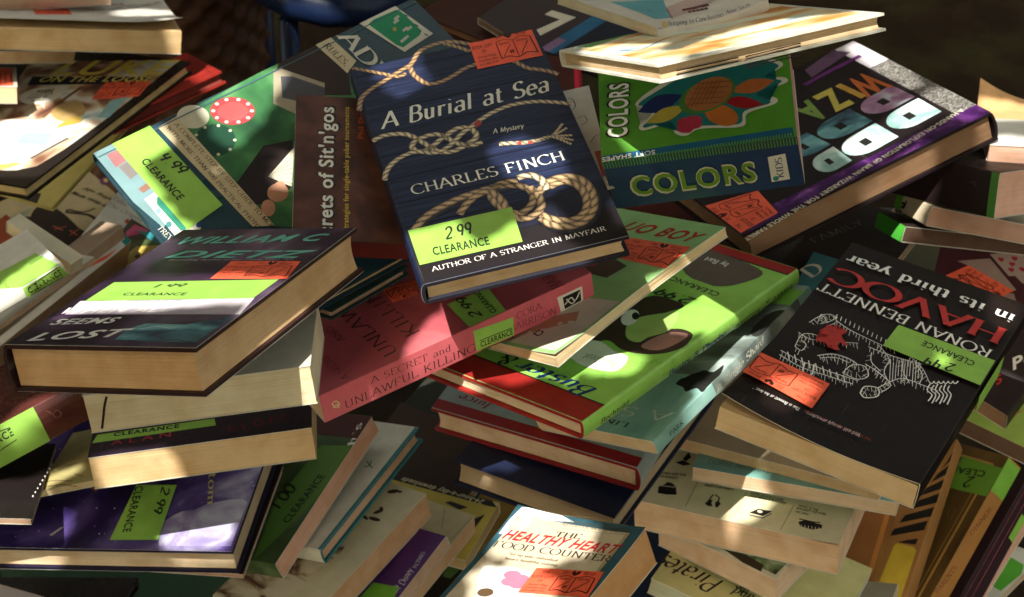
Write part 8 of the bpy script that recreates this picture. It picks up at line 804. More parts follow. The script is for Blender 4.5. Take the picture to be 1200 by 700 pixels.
 [('price_sticker','top',[('P',[(.1121,.00906),(.13211,.00436),(.14777,.00283),(.12976,.00178),(.10685,.00674)],(.78,.115,.055))],[])]),
('paperback_book','colourful book with a yellow disc and pink band, beside the big poker book','book',[(.39186,.60548,-.69271,-.35237),(-.845,.53466,-.01067,.26323),(.3639,.58952,.72114,.30446)],(.21162,.05052,.00391),'x0',0,0,(.035,.03,.02),(.3,.22,.15),None,[],
 [('artwork_print','top',[('P',[(.01826,.03494),(.02624,.04733),(.08236,.04957),(.08337,.04655),(.04634,.0432),(.03427,.03234)],(.55,.08,.22)),('P',[(.04634,.0432),(.09143,.04905),(.15745,.04639),(.1593,.04057),(.09343,.04304)],(.03,.22,.25)),('E',(.13936,.0244),(.05085,.01389),(.03283,-.01397),(.5,.38,.09)),('E',(.11185,.02242),(.00705,.00177),(.0047,-.00161),(.03,.02,.01)),('P',[(.05939,.02395),(.07119,.03473),(.09942,.04095),(.16119,.04503),(.13269,.03973),(.0854,.02988)],(.06,.09,.03))])],
 []),
('hardcover_book','thin yellow hardcover under the comic book','book',[(.79554,.52357,-.30493,-.46264),(-.59168,.77971,-.20485,.41654),(.1305,.34339,.93008,.33628)],(.13612,.14557,.0046),'x0',1,0,(.5,.42,.13),(.6,.5,.3),None,[],
 [('folded_paper','top',[('P',[(.06903,.03312),(.11905,.04904),(.09365,.00929)],(.46,.4,.16)),('P',[(.00014,.00058),(.11434,.00058),(.10889,.0131),(.00014,.0131)],(.03,.022,.016)),('E',(.09057,.02995),(.00565,.00227),(.0037,-.00247),(.25,.2,.08))])],
 []),
('paperback_book','white paperback page lit by the sun with faint script, beside the poker book','book',[(.82005,.54938,.16031,-.38554),(-.35533,.70836,-.60989,.3704),(-.44862,.44318,.7761,.25412)],(.07861,.0665,.01573),'x0',0,0,(.66,.66,.6),(.6,.55,.42),None,[],
 [('title_lettering','top',[('T','Tales','italic',(.00117,.05349),(.01501,.00157),(-.00047,.00453),(.25,.23,.2)),('T','The Origins','italic',(.00105,.04519),(.03805,.00669),(-.00079,.0045),(.25,.23,.2)),('E',(.02713,.04351),(.00099,.00238),(.00192,-.00111),(.5,.08,.05))])],
 []),
('paperback_book','craft book with black shape and red crosses on its tan cover, left edge','book',[(.55715,.81548,-.15673,-.48045),(-.82428,.56599,.01473,.42787),(.10072,.12099,.98753,.22613)],(.20681,.16257,.00815),'x0',0,0,(.33,.27,.15),(.3,.2,.12),None,[],
 [('artwork_print','top',[('P',[(.0613,.07438),(.04799,.08669),(.0542,.09801),(.08037,.10269),(.11229,.10293),(.12945,.10241),(.15318,.10404),(.1589,.0864),(.1518,.07265),(.11673,.07215),(.08549,.068)],(.02,.012,.01),1),('P',[(.0643,.03402),(.05859,.07204),(.11078,.07461),(.1486,.07735),(.14214,.05663),(.09842,.04084),(.0946,.02228)],(.022,.014,.012),1),('P',[(.04259,.04243),(.04365,.05912),(.04389,.08316),(.05372,.07573),(.05869,.04467),(.05814,.0364)],(.2,.22,.15)),('L',[(.08441,.10617),(.08249,.11044),(.09647,.11658),(.10297,.12416),(.10359,.13256)],.00267,(.02,.012,.01),1),('L',[(.08441,.10617),(.09684,.11297),(.11053,.12088),(.12612,.12269),(.15063,.11705)],.00364,(.03,.02,.015),1),('L',[(.10126,.08366),(.11946,.08795)],.00121,(.42,.1,.06),0),('L',[(.11008,.08169),(.11471,.09421)],.00121,(.42,.1,.06),0),('L',[(.12537,.0931),(.14282,.09497)],.00121,(.42,.1,.06),0),('L',[(.13567,.08872),(.13092,.10178)],.00121,(.42,.1,.06),0),('E',(.06404,.063),(.00081,.0007),(.00216,-.00086),(.74,.73,.68)),('E',(.07881,.06491),(.0008,.0007),(.00214,-.00086),(.74,.73,.68)),('E',(.09345,.0668),(.0008,.00069),(.00211,-.00086),(.74,.73,.68)),('E',(.055,.16541),(.00097,.00492),(.00928,-.00234),(.1,.03,.1)),('E',(.05438,.16693),(.00021,.00223),(.00495,-.00113),(.5,.35,.1))]),
  ('title_lettering','top',[('T','50+ Projects','boldit',(.05106,.13963),(.06548,.0159),(-.00121,.00496),(.014,.012,.011)),('T','Made With the','boldit',(.0486,.12658),(.06916,.01621),(-.00116,.00493),(.014,.012,.011))])],
 []),
('hardcover_book','dark maroon book with a red edge, right of the orange sticker at top centre','book',[(.9818,-.03586,-.18653,-.00673),(-.10748,.70478,-.70123,.16453),(.15661,.70851,.6881,.43095)],(.16176,.23756,.01777),'x0',0,0,(.05,.013,.012),(.4,.03,.05),(.42,.02,.05),[],
 [('edge_band','top',[('P',[(.15772,.00095),(.1616,.00095),(.1616,.23661),(.15772,.23661)],(.45,.02,.05))])],
 []),
('hardcover_book','large black and violet book with marbled block letters, right of the green boxed book','book',[(-.884,.35945,-.29889,.25926),(-.39074,-.91913,.05029,.11994),(-.25665,.16124,.95296,.49597)],(.23288,.21833,.0259),'x0',1,0,(.011,.007,.008,.35),(.2,.12,.07),None,[],
 [('artwork_print','top',[('P',[(.00023,.19649),(.23265,.19649),(.23265,.21745),(.00023,.21745)],'violet_band'),('P',[(.00023,.00087),(.01979,.00087),(.01979,.19649),(.00023,.19649)],'salt_grain'),('P',[(.00023,.00087),(.01979,.00087),(.01979,.06113),(.00023,.06113)],(.52,.48,.5)),('P',[(.0068,.14712),(.0003,.18544),(.01761,.18918),(.01973,.14845)],'salt_grain'),('P',[(.02509,.10501),(.02358,.14088),(.04606,.14291),(.05177,.14257),(.05702,.14054),(.0613,.13702),(.06422,.13234),(.06546,.12695),(.06491,.12135),(.0626,.1161),(.05874,.11172),(.0537,.10865),(.04799,.10721)],'violet_letter'),('P',[(.04196,.11899),(.04939,.11969),(.04876,.13111),(.04138,.13043)],(.014,.012,.011)),('P',[(.02347,.14525),(.02424,.18196),(.04682,.18372),(.0525,.18328),(.05762,.18114),(.06168,.17748),(.0643,.17266),(.06521,.16712),(.06431,.1614),(.06167,.15607),(.05754,.15164),(.05231,.14857),(.04651,.14717)],'marble_letter'),('P',[(.04122,.15932),(.04869,.15993),(.04878,.17162),(.04136,.17103)],(.014,.012,.011)),('P',[(.07015,.10965),(.06884,.14646),(.09183,.14877),(.09766,.14847),(.103,.14644),(.10736,.14288),(.1103,.13811),(.11154,.13258),(.11095,.12684),(.10855,.12143),(.10458,.11689),(.09942,.11368),(.09357,.11214)],'jade_face'),('P',[(.08749,.12418),(.09508,.12498),(.09451,.13669),(.08696,.13591)],(.014,.012,.011)),('P',[(.06956,.15151),(.06964,.18815),(.09319,.19054),(.09912,.19027),(.1045,.18828),(.10881,.18475),(.11163,.18002),(.11269,.17453),(.11186,.16881),(.10922,.16342),(.105,.15889),(.0996,.15567),(.09358,.15411)],'marble_letter'),('P',[(.08782,.16607),(.0956,.16689),(.09546,.17854),(.08773,.17774)],(.014,.012,.011)),('P',[(.11287,.15586),(.11497,.18961),(.13006,.19151),(.13382,.19118),(.13713,.18927),(.13968,.18595),(.1412,.18154),(.14157,.17645),(.14071,.17118),(.13872,.16624),(.13578,.16212),(.13217,.15924),(.12825,.15789)],'marble_letter'),('P',[(.12527,.16899),(.13026,.16964),(.13083,.18039),(.12587,.17976)],(.014,.012,.011)),('P',[(.11506,.11553),(.11249,.15121),(.12887,.15269),(.13307,.15221),(.137,.15006),(.14029,.14646),(.14262,.14173),(.14375,.13633),(.14358,.13077),(.1421,.12561),(.13944,.12134),(.13588,.11842),(.13175,.11713)],'jade_face'),('P',[(.12685,.129),(.13226,.12951),(.13133,.14089),(.12595,.14039)],(.014,.012,.011)),('T','W','black',(.02287,.06646),(.02569,-.00124),(.00191,.03957),(.4,.1,.025)),('T','I','black',(.05071,.06509),(.00593,.00037),(-.00223,.0361),(.44,.25,.05)),('T','Z','black',(.05994,.06515),(.02068,-.00019),(.00036,.03876),(.42,.35,.07)),('T','A','black',(.08387,.06545),(.0198,.00018),(-.00034,.03843),(.14,.22,.05)),('L',[(.07241,.03678),(.043,.0338),(.01199,.0328)],.00601,(.1,.02,.12),0),('P',[(.05805,.01168),(.02193,.0003),(.01355,.01844),(.06116,.03032)],(.1,.05,.1)),('L',[(.02837,.00015),(.01784,-.00023)],.0015,(.014,.012,.011),0),('L',[(.03013,.00316),(.02039,.00407)],.0015,(.014,.012,.011),0),('L',[(.03188,.00616),(.02292,.00835)],.0015,(.014,.012,.011),0),('L',[(.03363,.00915),(.02544,.01262)],.0015,(.014,.012,.011),0)]),
  ('subtitle_lettering','top',[('T','A HANDS-ON EXPLORATION OF BRAIN WIZARDRY FOR THE WHOLE FAMILY','bold',(.01218,.19205),(.22354,.03242),(-.00077,.00531),(.6,.55,.42))])],
 [('price_sticker','top',[('P',[(.23258,.21471),(.23258,.15152),(.19107,.1667),(.19696,.21201)],(.78,.115,.055))],[('T','THE','sans',(.22657,.20724),(.00018,-.00704),(.00378,.0001),(.045,.01,.008)),('T','BOOK LOFT','sans',(.21923,.21205),(-.0001,-.01714),(.00417,-.00002),(.045,.01,.008)),('T','OF','sans',(.21361,.20543),(-.00012,-.00369),(.00374,-.00012),(.045,.01,.008)),('T','German Village','sans',(.2083,.2099),(-.00084,-.01404),(.00268,-.00016),(.045,.01,.008)),('T','Columbus, Ohio','sans',(.20392,.2097),(-.00113,-.01346),(.00266,-.00022),(.045,.01,.008)),('T','614-464-1774','sans',(.19954,.2095),(-.00143,-.01288),(.00264,-.00029),(.045,.01,.008)),('T','Be','seriflight',(.22743,.18888),(.00015,-.0054),(.00552,.00015),(.045,.01,.008)),('T','Wise','seriflight',(.22791,.17135),(.0003,-.01105),(.00557,.00015),(.045,.01,.008)),('E',(.23055,.17934),(.00006,-.00154),(.00287,-.00052),(.045,.01,.008)),('E',(.23071,.17501),(.00006,-.00155),(.00292,-.00061),(.045,.01,.008)),('E',(.22815,.17766),(.00005,-.00183),(.00248,-.00048),(.045,.01,.008)),('L',[(.22226,.19122),(.22474,.18392),(.22237,.17616),(.22588,.16703),(.22338,.15997)],.00056,(.045,.01,.008),1),('L',[(.20096,.1935),(.20205,.18747),(.19813,.18131),(.20175,.17344),(.19759,.16704)],.00084,(.045,.01,.008),1),('L',[(.22226,.19122),(.20096,.1935)],.0007,(.045,.01,.008),0),('L',[(.22237,.17616),(.19813,.18131)],.00056,(.045,.01,.008),0),('L',[(.22338,.15997),(.19759,.16704)],.00091,(.045,.01,.008),0),('L',[(.20317,.19128),(.21657,.18075)],.0005,(.045,.01,.008),0),('L',[(.20126,.17813),(.21808,.16451)],.0007,(.045,.01,.008),0),('T','PUB PRICE','sans',(.2183,.18941),(-.00008,-.00897),(.00253,-.00002),(.045,.01,.008)),('T','OUR PRICE','sans',(.21901,.17402),(-.00005,-.00976),(.00255,-.00001),(.045,.01,.008)),('T','.99','hand',(.20445,.18659),(-.00032,-.00451),(.00499,-.00036),(.045,.01,.008))])]),
('hardcover_book','blue spined book behind the board book, top middle','book',[(.79804,.60261,-.00192,.10279),(-.60259,.79798,-.01038,.27342),(-.00472,.00944,.99994,.51814)],(.10085,.10324,.00878),'x0',1,0,(.012,.014,.025),(.1,.1,.1),None,[],
 [('spine_print','top',[('P',[(.0001,.00041),(.01614,.00041),(.01614,.10283),(.0001,.10283)],(.02,.1,.19)),('P',[(.0001,.00041),(.01009,.00041),(.01009,.02891),(.0001,.02891)],(.2,.12,.22))])],
 []),
('hardcover_book','dark brown book with a large cream numeral seven, top middle','book',[(.72659,.68707,-.00084,.0452),(-.66576,.70375,-.24798,.35124),(-.16979,.18075,.96876,.51338)],(.09302,.10708,.00873),'x0',0,0,(.03,.018,.016),(.2,.14,.1),None,[],
 [('numeral','top',[('P',[(.0431,.04608),(.04407,.05519),(.06747,.06325),(.06079,.02093),(.05264,.02469),(.05861,.05053)],(.54,.5,.38))])],
 []),
('hardcover_book','dark red brown hardcover at the back, behind the navy rope hardcover','book',[(.7434,.66468,-.07453,-.01226),(-.66885,.73869,-.08354,.38033),(-.00047,.11195,.99371,.49782)],(.11298,.0895,.01157),'x0',1,0,(.045,.014,.009),(.2,.1,.06),None,[],
 [],
 []),
('paperback_book','paperback with pinkish page edges at the right edge, above the black one','book',[(.99614,.0876,.00597,.44243),(-.08773,.99582,.02557,.08222),(-.0037,-.026,.99966,.52311)],(.09093,.04862,.01655),'y1',0,0,(.6,.58,.52),(.6,.38,.3),None,[],
 [],
 []),
('magazine','magazine with a curled cream page at the right edge','magazine',[(.96713,.25419,.00717,.45116),(-.24682,.93154,.26705,.17544),(.0612,-.26004,.96366,.49555)],(.07596,.17235,.00359),'y1',0,0,(.62,.36,.16),(.5,.4,.3),None,[('curl',0,1,.02,.06)],
 [],
 []),
('paperback_book','thick black spined book with a green stripe at the right edge','book',[(.64208,.76435,.05916,.39399),(-.73736,.59459,.32057,.07119),(.20986,-.24945,.94537,.48326)],(.10692,.09811,.03709),'y0',0,0,(.014,.008,.008),(.58,.36,.29),None,[],
 [('green_stripe','y0',[('P',[(.09943,.00015),(.10681,.00015),(.10681,.03694),(.09943,.03694)],(.05,.17,.03))]),
  ('emblem_print','y0',[('L',[(.08087,.0245),(.08483,.02598),(.08544,.02191)],.00062,(.1,.07,.07),0)])],
 []),
('paperback_book','bulky magazine with a cream spine end and splayed pages, right side','magazine',[(.90993,-.3283,.25348,.40633),(.2446,.91829,.31131,.07764),(-.33497,-.22127,.91588,.44867)],(.15214,.05109,.01671),'x0',0,0,(.54,.46,.32),(.44,.27,.2),None,[],
 [('emblem_print','x0',[('L',[(.00871,.00018),(.01195,.00041)],.00212,(.014,.012,.011),0),('L',[(.00932,.00384),(.01429,.0049),(.01501,.01069)],.00233,(.014,.012,.011),1),('L',[(.00882,.00702),(.01276,.00745),(.01273,.00518)],.00212,(.014,.012,.011),1)])],
 [('clearance_sticker','x0',[('P',[(.00005,.00007),(.0092,.00007),(.0092,.01665),(.00005,.01665)],(.1,.36,.03))],[])]),
('magazine','magazine with a bright green spine below the cream spined one','magazine',[(.8827,-.41237,.22537,.39435),(.34551,.89455,.28354,.08497),(-.31853,-.17241,.9321,.43171)],(.16809,.03828,.01381),'x0',0,0,(.03,.018,.016),(.1,.06,.045),None,[],
 [('spine_print','x0',[('P',[(.00004,.00006),(.03824,.00006),(.03824,.01376),(.00004,.01376)],(.05,.3,.03))])],
 []),
('paperback_book','teal book with a large cream letter, peeking out above the black woodcut paperback','book',[(.91228,.40546,.05777,.26568),(-.4001,.91244,-.08588,.01807),(-.08754,.05523,.99463,.4324)],(.04391,.0651,.00552),'x0',0,0,(.05,.15,.16),(.3,.25,.2),None,[],
 [('title_lettering','top',[('T','D','serifbold',(.00951,.02963),(.00735,.01736),(-.01214,.00514),(.56,.52,.4))])],
 []),
('paperback_book','black paperback with white and red upside down lettering at the right edge','book',[(.76622,.62186,-.16184,.41344),(-.60181,.6062,-.51994,-.02259),(-.22523,.49579,.83873,.36765)],(.05035,.07503,.0322),'x1',0,0,(.018,.01,.01),(.4,.24,.16),None,[],
 [('title_lettering','top',[('T','Po','boldit',(.03212,.0356),(.01045,.01833),(-.00808,.00461),(.6,.57,.52)),('T','S','boldit',(.02904,.01705),(.00222,.00884),(-.00538,.00135),(.36,.03,.02))]),
  ('spine_lettering','x1',[('T','RANGE','boldit',(.00804,.01019),(.04244,-.05992),(.00352,.00249),(.3,.03,.02))])],
 []),
('paperback_book','lime green covered book under the black paperback at the right edge','book',[(.75893,.62468,-.18385,.43516),(-.65051,.71454,-.25745,.01747),(-.02946,.31498,.94864,.28922)],(.11547,.05865,.0248),'y1',0,0,(.26,.36,.07),(.18,.11,.08),None,[],
 [],
 []),
('paperback_book','dark brown paperback with gold frame lines and orange spine, bottom right','book',[(.52658,.52332,-.66996,.40669),(-.77285,.62297,-.12084,.0524),(.35413,.58142,.73249,.136)],(.08925,.16201,.02032),'x1',0,0,'gold_fade',(.4,.25,.1),None,[],
 [('frame_print','top',[('L',[(.07676,.00065),(.07676,.15067),(.00009,.15067)],.00249,(.4,.24,.07),0),('L',[(.0714,.00065),(.0714,.14257),(.00009,.14257)],.00068,(.4,.24,.07),0),('T','IV','seriflight',(.06496,.09928),(-.01601,-.00118),(.00071,-.00968),(.14,.09,.04))]),
  ('spine_print','x1',[('P',[(.00016,.00008),(.16185,.00008),(.16185,.02024),(.00016,.02024)],(.25,.115,.03)),('T','PARENTS','serif',(.01997,.01419),(.03015,-.00476),(.00087,.00549),(.1,.02,.01)),('T','DINNER','serif',(.082,.01315),(.03159,-.00644),(.00089,.00439),(.1,.02,.01))])],
 [('clearance_sticker','top',[('P',[(.08895,.14965),(.03864,.15033),(.04201,.11691),(.08895,.11936)],(.13,.3,.035))],[('T','2','hand',(.06595,.13421),(-.01107,-.00283),(.00253,-.00989),(.018,.02,.016)),('T','CLEAR','bold',(.07403,.14258),(-.04051,-.00446),(.00067,-.00612),(.018,.02,.016))]),
  ('clearance_sticker','x1',[('P',[(.12637,.00008),(.16039,.00008),(.16039,.02024),(.12637,.02024)],(.13,.3,.035))],[])]),
('paperback_book','black spined paperback right of the orange spined one','book',[(.65979,.53807,-.52455,.43291),(-.70504,.68477,-.1844,.05976),(.25998,.4915,.83117,.1163)],(.07294,.14905,.02172),'x1',0,0,(.02,.01,.012),(.3,.12,.1),None,[],
 [('spine_print','x1',[('L',[(.00015,.00651),(.1489,.00651)],.00089,(.25,.06,.08),0),('L',[(.00015,.01629),(.1489,.01629)],.00067,(.2,.05,.06),0)])],
 []),
('paperback_book','black paperback with cream script on its spine and a green sticker at the top','book',[(.65009,.5284,-.54605,.44123),(-.70334,.6904,-.16927,.06428),(.28755,.4941,.82048,.09027)],(.06141,.11822,.02587),'x1',0,0,(.022,.01,.014),(.4,.2,.16),None,[],
 [('spine_lettering','x1',[('T',"Dr. Dude's Party",'script',(.00796,.03897),(.07368,-.01017),(.00092,.00669),(.55,.48,.4))])],
 [('clearance_sticker','top',[('P',[(.03378,.08748),(.06135,.08748),(.06135,.11467),(.03378,.11467)],(.17,.34,.05))],[]),
  ('clearance_sticker','x1',[('P',[(.08748,.0001),(.11467,.0001),(.11467,.02576),(.08748,.02576)],(.17,.34,.05))],[])]),
('paperback_book','thin book with pinkish spine at the lower right edge','book',[(.65398,.57178,-.49536,.45128),(-.71381,.68327,-.1537,.07653),(.25058,.4541,.85498,.0787)],(.05702,.10524,.01374),'x0',0,0,(.36,.16,.15),(.45,.28,.24),None,[],
 [],
 [('clearance_sticker','top',[('P',[(.03421,.06315),(.05697,.06315),(.05697,.09682),(.03421,.09682)],(.17,.42,.04))],[])]),
('paperback_book','white and green paperback in the bottom right corner','book',[(.81278,.58115,.0406,.47162),(-.57359,.78611,.23029,.09788),(.10192,-.21046,.97227,.03035)],(.04978,.15023,.00926),'x0',0,0,(.5,.5,.42),(.35,.28,.2),None,[],
 [('green_band','top',[('P',[(.02422,.06236),(.02239,.12636),(.04429,.11722),(.04948,.09698),(.04665,.05132)],(.08,.32,.03)),('T','CITY','seriflight',(.02711,.1519),(-.00949,-.00559),(.00439,-.00745),(.25,.25,.2))])],
 []),
('paperback_book','dark maroon book showing playing cards, under the black woodcut paperback at right','book',[(.93916,.23191,-.25337,.44635),(-.34317,.60213,-.72089,.13694),(-.01462,.76398,.64508,.33695)],(.11317,.09312,.05427),'x0',0,0,(.05,.012,.016),(.2,.1,.08),None,[],
 [('artwork_print','top',[('P',[(.04324,.07895),(.07389,.08829),(.08418,.06727),(.06291,.06318)],(.34,.24,.2)),('P',[(.06692,.06524),(.07854,.06611),(.08009,.05873),(.07554,.05932)],(.3,.22,.18)),('P',[(.01726,.06742),(.04403,.07523),(.07184,.05239),(.06468,.04781),(.02828,.06501)],(.28,.19,.16)),('P',[(.059,.04662),(.07034,.04899),(.07635,.03795),(.06057,.03923)],(.25,.16,.13)),('E',(.05225,.07645),(.00149,-.00001),(.00028,-.00134),(.3,.02,.03)),('E',(.05459,.07662),(.00149,-.00001),(.00028,-.00134),(.3,.02,.03)),('P',[(.05106,.07574),(.056,.07628),(.05459,.07383)],(.3,.02,.03)),('E',(.06344,.07966),(.00148,-.00001),(.00028,-.00133),(.3,.02,.03)),('E',(.06577,.07983),(.00148,-.00001),(.00028,-.00133),(.3,.02,.03)),('P',[(.06225,.07896),(.06717,.0795),(.06576,.07705)],(.3,.02,.03)),('E',(.06234,.07434),(.00148,0),(.00028,-.00133),(.3,.02,.03)),('E',(.06467,.07451),(.00148,0),(.00028,-.00133),(.3,.02,.03)),('P',[(.06115,.07363),(.06607,.07418),(.06466,.07172)],(.3,.02,.03)),('E',(.06266,.0693),(.00148,0),(.00028,-.00133),(.3,.02,.03)),('E',(.06499,.06947),(.00148,0),(.00028,-.00133),(.3,.02,.03)),('P',[(.06147,.0686),(.06639,.06915),(.06498,.06669)],(.3,.02,.03)),('E',(.07177,.07165),(.00148,0),(.00028,-.00133),(.3,.02,.03)),('E',(.0741,.07182),(.00148,0),(.00028,-.00133),(.3,.02,.03)),('P',[(.07059,.07094),(.0755,.07149),(.07409,.06904)],(.3,.02,.03)),('E',(.05593,.08928),(.00209,-.00004),(.00031,-.00149),(.25,.2,.17)),('E',(.06193,.08895),(.00208,-.00004),(.00031,-.00148),(.25,.2,.17)),('E',(.06745,.09084),(.00208,-.00004),(.00031,-.00148),(.25,.2,.17)),('E',(.05054,.08664),(.00209,-.00004),(.00031,-.00149),(.25,.2,.17)),('P',[(.01998,.04776),(.04922,.05075),(.05119,.04498),(.02652,.04524)],(.16,.25,.17))])],
 [('price_sticker','top',[('P',[(.06987,.05121),(.05726,.04085),(.00928,.05207),(.0274,.06561)],(.78,.115,.055))],[('T','THE','sans',(.06065,.05247),(-.00163,-.00131),(.0027,-.00336),(.045,.01,.008)),('T','BOOK LOFT','sans',(.05337,.05631),(-.00455,-.00358),(.00297,-.00377),(.045,.01,.008)),('T','OF','sans',(.04512,.05701),(-.00108,-.00084),(.00266,-.00342),(.045,.01,.008)),('T','German Village','sans',(.04008,.06023),(-.00457,-.0035),(.00191,-.00249),(.045,.01,.008)),('T','Columbus, Ohio','sans',(.03493,.06194),(-.00476,-.00361),(.0019,-.0025),(.045,.01,.008)),('T','614-464-1774','sans',(.02977,.06365),(-.00494,-.00371),(.00189,-.00251),(.045,.01,.008)),('T','Be','seriflight',(.05688,.04896),(-.00122,-.00098),(.0039,-.00485),(.045,.01,.008)),('T','Wise','seriflight',(.05295,.0458),(-.00244,-.00196),(.00391,-.00485),(.045,.01,.008)),('E',(.05803,.04645),(-.00033,-.00027),(.00317,-.00087),(.045,.01,.008)),('E',(.05711,.0457),(-.00033,-.00027),(.0032,-.00086),(.045,.01,.008)),('E',(.05483,.04682),(-.0004,-.00033),(.00273,-.00074),(.045,.01,.008)),('L',[(.0515,.05099),(.0525,.04887),(.0478,.04805),(.04954,.04552),(.0449,.04476)],.00062,(.045,.01,.008),1),('L',[(.02736,.05808),(.02711,.05601),(.02102,.05519),(.02329,.05216),(.01691,.05114)],.00093,(.045,.01,.008),1),('L',[(.0515,.05099),(.02736,.05808)],.00078,(.045,.01,.008),0),('L',[(.0478,.04805),(.02102,.05519)],.00062,(.045,.01,.008),0),('L',[(.0449,.04476),(.01691,.05114)],.00101,(.045,.01,.008),0),('L',[(.02937,.05678),(.04226,.05047)],.00056,(.045,.01,.008),0),('L',[(.02388,.05356),(.03994,.04671)],.00078,(.045,.01,.008),0),('T','PUB PRICE','sans',(.04646,.05183),(-.00237,-.00186),(.00178,-.00227),(.045,.01,.008)),('T','OUR PRICE','sans',(.04339,.04845),(-.0025,-.00197),(.00178,-.00227),(.045,.01,.008)),('T','.99','hand',(.02968,.05511),(-.0015,-.00114),(.00351,-.00461),(.045,.01,.008))])]),
('paperback_book','red and white booklet in the bottom left corner','book',[(.96319,.20374,.17538,-.40404),(-.20417,.97881,-.01582,-.1512),(-.17489,-.02057,.98437,.21374)],(.07268,.0644,.0079),'x0',0,0,(.36,.06,.06),(.5,.4,.36),None,[],
 [('artwork_print','top',[('P',[(.00007,.0483),(.06542,.0483),(.07123,.06414),(.00007,.06414)],(.52,.44,.42))])],
 []),
('hardcover_book','dark glossy hardcover below the violet starry one','book',[(.99075,.11963,-.06402,-.37991),(-.09973,.96198,.25425,-.10187),(.092,-.24552,.96502,.19036)],(.13282,.05424,.01095),'y1',1,0,(.022,.02,.022,.25),(.06,.05,.05),None,[],
 [],
 []),
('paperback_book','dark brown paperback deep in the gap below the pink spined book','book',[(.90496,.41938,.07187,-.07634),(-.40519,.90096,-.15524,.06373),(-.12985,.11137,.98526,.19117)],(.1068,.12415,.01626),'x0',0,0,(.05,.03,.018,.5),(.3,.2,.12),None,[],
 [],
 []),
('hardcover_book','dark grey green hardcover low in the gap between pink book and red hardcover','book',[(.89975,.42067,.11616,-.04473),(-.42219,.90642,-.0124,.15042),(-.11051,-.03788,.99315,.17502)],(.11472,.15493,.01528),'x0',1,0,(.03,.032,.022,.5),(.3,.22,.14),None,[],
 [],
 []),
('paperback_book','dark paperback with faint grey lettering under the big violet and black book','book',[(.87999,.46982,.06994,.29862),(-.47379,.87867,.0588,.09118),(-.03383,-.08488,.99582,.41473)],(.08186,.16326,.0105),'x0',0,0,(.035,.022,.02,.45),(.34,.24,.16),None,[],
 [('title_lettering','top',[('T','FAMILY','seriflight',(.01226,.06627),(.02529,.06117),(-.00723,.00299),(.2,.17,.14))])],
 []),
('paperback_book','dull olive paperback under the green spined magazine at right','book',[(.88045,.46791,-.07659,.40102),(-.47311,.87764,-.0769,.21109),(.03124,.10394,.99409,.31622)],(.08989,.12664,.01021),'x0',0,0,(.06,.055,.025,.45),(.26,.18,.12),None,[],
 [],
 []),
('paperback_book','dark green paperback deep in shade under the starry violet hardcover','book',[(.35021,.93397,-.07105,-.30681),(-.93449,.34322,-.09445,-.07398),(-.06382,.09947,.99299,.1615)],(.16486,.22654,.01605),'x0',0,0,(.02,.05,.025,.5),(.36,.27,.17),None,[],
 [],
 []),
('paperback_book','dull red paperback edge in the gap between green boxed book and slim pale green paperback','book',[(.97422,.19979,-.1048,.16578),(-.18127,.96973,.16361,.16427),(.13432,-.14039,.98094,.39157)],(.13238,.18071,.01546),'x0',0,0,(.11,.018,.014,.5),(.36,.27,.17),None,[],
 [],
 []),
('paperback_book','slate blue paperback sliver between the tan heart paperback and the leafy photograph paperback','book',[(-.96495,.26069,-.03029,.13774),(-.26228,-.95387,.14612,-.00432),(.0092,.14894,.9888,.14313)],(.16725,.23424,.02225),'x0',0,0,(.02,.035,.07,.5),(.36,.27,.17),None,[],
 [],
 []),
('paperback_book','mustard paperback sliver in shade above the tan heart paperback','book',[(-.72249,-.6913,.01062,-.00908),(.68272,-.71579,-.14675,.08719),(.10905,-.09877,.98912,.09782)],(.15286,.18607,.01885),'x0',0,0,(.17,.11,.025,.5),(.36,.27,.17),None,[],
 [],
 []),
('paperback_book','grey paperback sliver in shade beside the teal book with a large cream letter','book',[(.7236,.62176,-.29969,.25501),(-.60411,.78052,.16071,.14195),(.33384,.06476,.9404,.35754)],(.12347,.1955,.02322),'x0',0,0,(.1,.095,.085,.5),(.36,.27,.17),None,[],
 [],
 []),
]
CAM = (.00687,-1.29462,1.30522)
DRY = (-.32336,-.12467,.32999)
DRY_N = (-.13392,-.08043,.98772)
